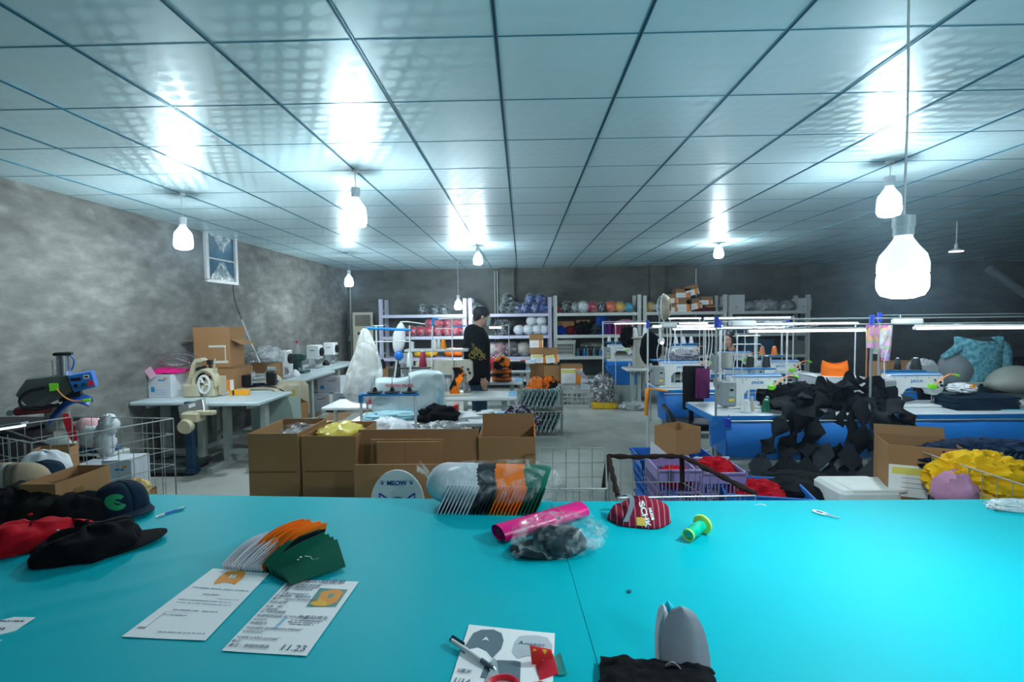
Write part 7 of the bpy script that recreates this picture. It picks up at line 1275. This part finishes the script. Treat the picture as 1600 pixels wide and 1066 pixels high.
# styrofoam boxes and the size L carton
p = W(1352, 770, 2.9); t = thing('foam_box', 'white foam box lids just behind the cutting table under the black strips', 'box', (p.x + .03, 3.0, 0)); b = MB(M('foam_white', (.70, .74, .72), .6)); b.rbox((-.02, 0, .50), (.36, .30, .14), .04); b.rbox((.03, -.02, .565), (.32, .24, .02), .03); b.build('lid', t); b = MB(M('foam_white', (.7, .74, .72), .6)); b.rbox((0, 0, .215), (.36, .30, .43), .04); b.build('body', t)
p = W(1418, 740, 3.1); lc = labelled('open brown carton marked L with white and orange print by the wire cage', (p.x - .04, 2.98, .53), .36, .30, .30, -22, None, None, True, .62, 'L', (('b', -70),), True, .06)
b = MB(M('blue_square', (.02, .15, .35), .6)); labelled('brown carton supporting the one marked L', (p.x - .04, 2.98, 0), .38, .32, .527, -22, None, None, False, .01, open_=False)
Cr = [(2.315, 2.19), (3.0, 2.19), (3.0, 2.86), (2.30, 2.86)]
wire_cage('wire cage at the right holding navy straps and yellow cloth', Cr, .80, nz=7, name='wire_cage', cat='wire cage')
b = MB(yellow)
b.ball((0, 0, 0), (.25, .16, .14), 70, 44, .28, 2.4, 3, None, True); p = W(1555, 765, 2.6); one(b, 'yellow_cloth', 'bright yellow cloth bundle in the right wire cage', 'cloth', (p.x, 2.68, .69)); b = MB(M('mauve_cloth', (.50, .25, .40), .8, bump=.3)); b.ball((0, 0, 0), (.10, .1, .10), 20, 12, .25); p = W(1496, 775, 2.6); one(b, 'mauve_cloth', 'mauve cloth left of the yellow bundle in the right wire cage', 'cloth', (p.x, 2.62, .66))
t = thing('strap_bundle', 'heap of dark navy fabric straps spilling over the right wire cage', 'straps', W(1590, 725, 2.75)); b = MB(M('strap_navy', (.004, .018, .05), .8, bump=.3)); b.ball((.02, .1, -.02), (.40, .26, .10), 80, 44, .35, 3, 5, None, True); b.build('heap', t); rr = random.Random(4)
for k in range(16):
    x = -.42 + .035 * k; b = MB(MATS['strap_navy']); L_ = rr.uniform(.08, .20) * (1.5 if k < 5 else .7); b.tube([(x + .22, .0, .07), (x + .08, -.10, .05), (x - .02 * (k < 6), -.16, -.02), (x - .08 * (k < 6), -.18, -.02 - L_)], .009, 4, 2); b.build('strap', t)
b = MB(dark); b.rbox((0, 0, 0), (.5, .4, .12), .04); p = W(1450, 735, 2.9); crumple(b, (0.1, 0, .08), (.16, .14, .08), 4, .4); one(b, 'dark_goods', 'dark netted goods between the L carton and the straps', 'goods', (p.x + .2, 2.95, .55))
carton_box('brown carton at the bottom of the right wire cage', (2.65, 2.53, .004), .6, .56, .5, 0)
# black fabric strips heaped over the table
p0 = F(1300, 635, .762); rr = random.Random(12); bk = M('black_strip', (.004, .0055, .0075), .8, nz=.4, bump=.3, bs=25); bk2 = M('charcoal_strip', (.016, .020, .024), .8, nz=.3)
b = MB(bk)
for k in range(9): b.ball((rr.uniform(-.52, .42), rr.uniform(-.06, .20), rr.uniform(.02, .14)), (rr.uniform(.12, .2), rr.uniform(.1, .16), rr.uniform(.07, .12)), 18, 12, .5, 2.4, k, .001, True)
hp = one(b, 'black_fabric_heap', 'heap of cut black fabric piled on the nearest right table', 'cloth', (W(1320, 600, 4.3).x, 4.36, .763))
def strip(pts, w, mt, lab='black fabric strip of hourglass pieces hanging from the heap'):
    """chain of bow-shaped cut pieces along a path"""
    pts = [Vector(p) for p in pts]; q = []
    for a, c in zip(pts, pts[1:]): q += [a.lerp(c, k / 6) for k in range(6)]
    q.append(pts[-1]); n = len(q) - 1; b = MB(mt); ph = rr.uniform(0, 6); tw = rr.uniform(-1, 1)
    def fn(u, v):
        f = u * n; i = min(n - 1, int(f)); p = q[i].lerp(q[i + 1], f - i); d = (q[i + 1] - q[i]).normalized(); sd = Vector((1, .35 * math.sin(f * .7 + tw), .15)); sd = (sd - d * sd.dot(d)).normalized()
        g_ = (f * .17 + ph) % 1; ww = w * (.16 + 1.0 * abs(2 * g_ - 1)); return p + sd * (v - .5) * ww + Vector((0, -.02 * math.sin(v * PI), 0)) 
    b.grid(n * 3, 4, fn, .003); return b
def S_(px, py, Y): return W(px, py, Y)
ST = [[(1235, 628), (1222, 655), (1205, 690), (1190, 715), (1178, 765)], [(1250, 625), (1240, 670), (1225, 700), (1232, 735), (1215, 765)], [(1262, 640), (1258, 690), (1262, 730), (1255, 770)], [(1280, 640), (1270, 680), (1262, 720), (1240, 745), (1228, 778)], [(1300, 640), (1290, 690), (1275, 740), (1300, 775)], [(1320, 630), (1312, 680), (1300, 720), (1290, 765)], [(1335, 630), (1325, 690), (1330, 730), (1340, 765)], [(1345, 625), (1350, 670), (1338, 720), (1310, 765)], [(1360, 620), (1375, 660), (1370, 700), (1358, 750)], [(1380, 625), (1385, 665), (1392, 700), (1370, 745)], [(1400, 625), (1420, 655), (1440, 680), (1462, 700)], [(1390, 640), (1410, 675), (1440, 695)], [(1330, 600), (1290, 615), (1250, 620), (1205, 632)], [(1370, 610), (1330, 605), (1290, 600), (1262, 612)], [(1400, 618), (1370, 600), (1335, 592), (1300, 610)], [(1290, 620), (1255, 650), (1232, 700), (1215, 745)], [(1420, 620), (1395, 640), (1365, 660), (1350, 700)]]
for k, c in enumerate(ST):
    pts = []
    for i, (x, y) in enumerate(c):
        Y = 4.12 - .03 * (k % 4) if k not in (12, 13, 14) else 4.24 + .03 * (k - 12)
        if k not in (12, 13, 14): Y = min(Y, 4.10) - .03 * i if i else 4.15
        if y > 745: Y = 3.45
        elif y > 725: Y = 3.75
        pts.append(S_(x, y, Y))
    b = strip(pts, .15 if k not in (10, 11) else .12, bk if k % 4 else bk2); one(b, 'fabric_strip', ORD[k] + ' black fabric strip hanging over the blue trough, counted from the left' if k < 10 else ('black fabric strip ' + ['trailing far off the right end of the heap', 'hanging off the right end, above the carton marked L', 'lying across the left end of the heap top', 'lying over the middle of the heap top', 'lying over the right of the heap top', 'slanting down to the left across the others', 'slanting down from the right end across the others'][k - 10]), 'fabric strip', group='black strips over the trough' if k < 10 or k > 14 else 'black strips on the heap')
b = MB(bk); b.ball((0, 0, 0), (.26, .2, .07), 30, 14, .4, 2.4, 6, None, True); p = W(1255, 765, 3.2); one(b, 'black_cloth', 'black cloth slumped over the blue basket at the foot of the strips', 'cloth', (p.x, 3.25, p.z))
# lamp cables and a low white beam behind the troughs
b = MB(wpaint); b.cbox((0, 0, .32), (3.2, .03, .09)); one(b, 'table_beam', 'pale cross beam visible under the blue troughs', 'beam', (3.2, 4.5, 0))
# ---- people ----
skinm = M('skin', (.50, .29, .21), .55, nz=.05); hairm = M('black_hair', (.008, .008, .010), .5, bump=.5, bs=60); jeans = M('denim', (.04, .09, .15), .85, bump=.2); hood = M('black_hoodie', (.006, .007, .009), .9, nz=.3, bump=.3, bs=20); maskm = M('face_mask', (.38, .58, .60), .7); shoem = M('shoe_dark', (.02, .02, .025), .6)
def remesh(o, vs, sm=3):
    m = o.modifiers.new('r', 'REMESH'); m.mode = 'VOXEL'; m.voxel_size = vs; m.use_smooth_shade = True
    if sm: k = o.modifiers.new('s', 'SMOOTH'); k.iterations = sm; k.factor = .5
    return o
def limb(b, pts, rs, n=12, cy=1.0):
    pts = [Vector(p) for p in pts]
    for i in range(len(pts) - 1):
        b.cyl(pts[i], pts[i + 1], rs[i], rs[i + 1], n)
    for p, r_ in zip(pts, rs): b.ball(p, r_ * .995, n, 8)
def hand(b, w, fwd, dn, side, curl=.5):
    """palm and five fingers from the wrist w; fwd palm normal, dn finger direction, side towards the thumb"""
    w, fwd, dn, side = map(lambda v: Vector(v).normalized() if v is not w else Vector(v), (w, fwd, dn, side))
    b.T = Matrix(); c = w + dn * .045
    for k in range(5): s_ = (k - 2) * .016; b.ball(w + dn * .045 + side * s_, (.014, .014, .014) if False else .016, 8, 6); b.cyl(w + side * s_ * .6, w + dn * .085 + side * s_, .015, .0125, 8)
    for k, L_ in enumerate((.062, .078, .084, .074)[::-1] if False else (.070, .080, .074, .058)):
        s_ = (.027 - .018 * k); p = w + dn * .085 + side * s_; d = dn.copy()
        for j in range(3): d = (d + fwd * curl * .45).normalized(); q = p + d * L_ * (.42, .32, .26)[j]; b.cyl(p, q, .0088 - .0008 * j, .0082 - .0008 * j, 8); b.ball(q, .0082 - .0008 * j, 8, 6); p = q
    p = w + dn * .03 + side * .028; d = (dn * .7 + side * .7 + fwd * .2).normalized(); q = p + d * .035; b.cyl(p, q, .012, .010, 8); b.ball(q, .010, 8, 6); q2 = q + (dn * .9 + side * .2 + fwd * .5).normalized() * .03; b.cyl(q, q2, .0098, .0085, 8); b.ball(q2, .0085, 8, 6)
def head(b, c, yaw=0, pitch=0, s=1.0):
    """face towards +x before turning"""
    T = Matrix.Translation(c) @ Matrix.Rotation(R(yaw), 4, 'Z') @ Matrix.Rotation(R(pitch), 4, 'Y') @ Matrix.Scale(s, 4); b.T = T
    b.ball((-.008, 0, .035), (.098, .077, .090), 20, 14); b.ball((.025, 0, -.025), (.066, .062, .085), 18, 12); b.ball((.050, 0, -.085), (.030, .034, .026), 12, 8)
    b.ball((.088, 0, -.012), (.016, .012, .030), 10, 8); b.ball((.100, 0, -.026), (.013, .016, .011), 10, 8); b.ball((.078, 0, .030), (.022, .050, .012), 12, 8); b.ball((.080, 0, -.062), (.014, .025, .010), 12, 8)
    for y in (-1, 1): b.ball((-.002, y * .078, -.005), (.018, .010, .030), 10, 8); b.ball((.072, y * .040, -.025), (.02, .02, .022), 10, 8)
    b.T = Matrix(); return T
def eyes(root, T):
    for y in (-1, 1): e = MB(M('eye_white', (.7, .7, .7), .3)); e.T = T; e.ball((.078, y * .032, .010), (.011, .014, .009), 10, 8); e.mat(dark).ball((.088, y * .033, .010), (.004, .006, .006), 8, 6); e.build('eye', root); e = MB(hairm); e.T = T; e.cbox((.092, y * .034, .033), (.006, .034, .006)); e.build('eyebrow', root)
# standing man, facing right and a little away
pm_ = W(746, 560, 6.02); htop = W(752, 479, 6.0).z
man = thing('person', 'man in a black hooded sweatshirt and pale mask standing beside the beige machine', 'person', (pm_.x + .01, 6.0, 0), 14)
k = htop / 1.745
b = MB(skinm); hc = Vector((.055, 0, 1.615 * k)); T = head(b, hc, 0, 6)
limb(b, [(.02, 0, 1.55), (-.01, 0, 1.44)], [.058, .066]); b.at((-.02, 0, 1.25)).ball((0, 0, 0), (.12, .19, .24), 20, 14); b.at((-.01, 0, .98)).ball((0, 0, 0), (.115, .165, .17), 20, 14); b.T = Matrix()
for s_ in (-1, 1):
    limb(b, [(-.02, s_ * .19, 1.41), (-.05, s_ * .235, 1.13), (.02, s_ * .235, .90)], [.058, .045, .030]); hand(b, (.025, s_ * .235, .89), (.3, -s_ * .9, 0), (.08, 0, -1), (1, 0, 0), .5)
    limb(b, [(0, s_ * .09, .93), (.01, s_ * .10, .50), (-.02, s_ * .10, .10)], [.095, .062, .042]); b.at((.05, s_ * .10, .04)).ball((0, 0, 0), (.12, .045, .035), 14, 8); b.T = Matrix()
remesh(b.build('body', man), .0075, 4); eyes(man, T)
b = MB(hairm); b.T = T; b.ball((-.014, 0, .046), (.104, .083, .094), 26, 18, .05, 6, 3)
for y in (-1, 1): b.ball((.005, y * .066, .03), (.03, .018, .045), 10, 8)
b.ball((-.065, 0, -.005), (.045, .065, .06), 16, 10); remesh(b.build('hair', man), .008, 2)
b = MB(maskm); b.T = T; b.grid(14, 10, lambda u, v: ((.108 - .055 * (2 * u - 1) ** 2) * (1 - .12 * v) + .004, (u - .5) * .148, .0 - .105 * v), .003); m_ = b.build('face_mask', man, angle=180)
b = MB(white); b.T = T
for y in (-1, 1): b.tube([(.05, y * .074, -.02), (.01, y * .082, -.01), (-.012, y * .086, .012)], .002, 5, 1)
b.build('ear_loop', m_)
b = MB(hood)
b.at((-.02, 0, 1.27)).ball((0, 0, 0), (.165, .225, .24), 24, 16); b.at((-.02, 0, 1.02)).ball((0, 0, 0), (.16, .205, .20), 24, 16); b.T = Matrix(); b.loft([[(-.02 + rx * math.cos(a * PI / 12), ry * math.sin(a * PI / 12), z) for a in range(24)] for rx, ry, z in ((.150, .19, .80), (.165, .21, .84), (.165, .21, 1.1), (.17, .225, 1.3), (.12, .17, 1.43), (.085, .09, 1.49))])
b.at((-.055, 0, 1.455)).ball((0, 0, 0), (.105, .125, .075), 20, 12); b.at((-.10, 0, 1.40)).ball((0, 0, 0), (.075, .11, .10), 18, 12); b.T = Matrix(); 
for s_ in (-1, 1): limb(b, [(-.02, s_ * .20, 1.385), (-.05, s_ * .25, 1.13), (.015, s_ * .245, .94)], [.085, .068, .052])
remesh(b.build('hooded_sweatshirt', man), .011, 5)
b = MB(M('gold_thread', (.30, .24, .04), .6)); rr = random.Random(8)
for q in range(9):
    a0 = rr.uniform(0, 6); y0_, z0_ = rr.uniform(-.12, .02), rr.uniform(1.14, 1.27); pts = []
    for j in range(9): a = a0 + j * .75; y = y0_ + .045 * math.cos(a * 1.3 + q) * (1 - .05 * j); z = z0_ + .04 * math.sin(a); pts.append((y, -.245 - .075 * math.sqrt(max(.05, 1 - ((y + .04) / .12) ** 2)), z))
    b.tube(pts, .003, 4, 1)
ob = b.build('gold_embroidery', man); ob.rotation_euler.z = 0
b = MB(jeans); b.loft([[(-.0 + rx * math.cos(a * PI / 12), ry * math.sin(a * PI / 12), z) for a in range(24)] for rx, ry, z in ((.13, .185, .98), (.14, .195, .86), (.12, .18, .80))])
for s_ in (-1, 1): limb(b, [(0, s_ * .092, .86), (.01, s_ * .10, .50), (-.02, s_ * .10, .09)], [.108, .078, .066])
remesh(b.build('jeans', man), .012, 3)
for s_ in (-1, 1): b = MB(shoem); b.at((.05, s_ * .10, .042)).ball((0, 0, 0), (.135, .052, .048), 18, 10, floor=-.04); b.build('shoe', man)
man.scale = (1, 1, 1)
# seated woman at the third row
pw = W(1147, 540, 7.75)
wo = thing('person', 'woman with dark hair sitting behind the third-row machine, head bent to her work', 'person', (pw.x + .03, 7.85, 0), 205)
zt_ = W(1147, 518, 7.8).z; b = MB(skinm); hc = Vector((.10, 0, zt_ - .135)); T = head(b, hc, 25, 8, .98); zs = zt_ - .33
limb(b, [(.06, 0, hc.z - .06), (.02, 0, zs + .02)], [.048, .055]); b.at((0, 0, zs - .20)).ball((0, 0, 0), (.10, .17, .24), 18, 12); b.at((-.02, 0, .56)).ball((0, 0, 0), (.13, .18, .13), 18, 12); b.T = Matrix()
for s_ in (-1, 1):
    limb(b, [(.0, s_ * .165, zs - .03), (.10, s_ * .20, zs - .27), (.32, s_ * .12, .83)], [.048, .040, .027]); hand(b, (.33, s_ * .115, .825), (0, 0, -1), (1, -s_ * .2, -.05), (0, -s_, 0), .25)
    limb(b, [(0, s_ * .09, .52), (.42, s_ * .10, .50), (.40, s_ * .10, .10)], [.085, .058, .040]); b.at((.45, s_ * .10, .04)).ball((0, 0, 0), (.11, .042, .035), 14, 8); b.T = Matrix()
remesh(b.build('body', wo), .0075, 4); eyes(wo, T)
b = MB(hairm); b.T = T; b.ball((-.022, 0, .044), (.106, .088, .096), 24, 16, .04, 5, 3); b.ball((-.10, 0, -.02), (.05, .055, .06), 16, 10)
for y in (-1, 1): b.ball((-.01, y * .072, .0), (.055, .022, .075), 12, 8)
remesh(b.build('hair', wo), .008, 2)
b = MB(M('black_top', (.012, .014, .02), .85)); b.loft([[(-.005 + rx * math.cos(a * PI / 12), ry * math.sin(a * PI / 12), z) for a in range(24)] for rx, ry, z in ((.15, .20, .50), (.14, .19, .65), (.135, .19, zs - .18), (.12, .185, zs - .03), (.065, .07, zs + .04))])
for s_ in (-1, 1): limb(b, [(.0, s_ * .165, zs - .03), (.10, s_ * .20, zs - .27), (.27, s_ * .14, .84)], [.066, .055, .042])
remesh(b.build('dark_top', wo), .011, 4)
b = MB(jeans)
for s_ in (-1, 1): limb(b, [(-.02, s_ * .09, .53), (.42, s_ * .10, .50), (.40, s_ * .10, .10)], [.105, .075, .055])
remesh(b.build('trousers', wo), .012, 3)
t = thing('stool', 'dark stool under the seated woman', 'stool', (pw.x + .05, 7.88, 0)); b = MB(dark); b.rbox((0, 0, .415), (.36, .36, .04), .04); b.build('seat', t, False)
for sx in (-1, 1):
    for sy in (-1, 1): b = MB(dark); b.cyl((sx * .15, sy * .15, 0), (sx * .13, sy * .13, .4), .014); b.build('leg', t)
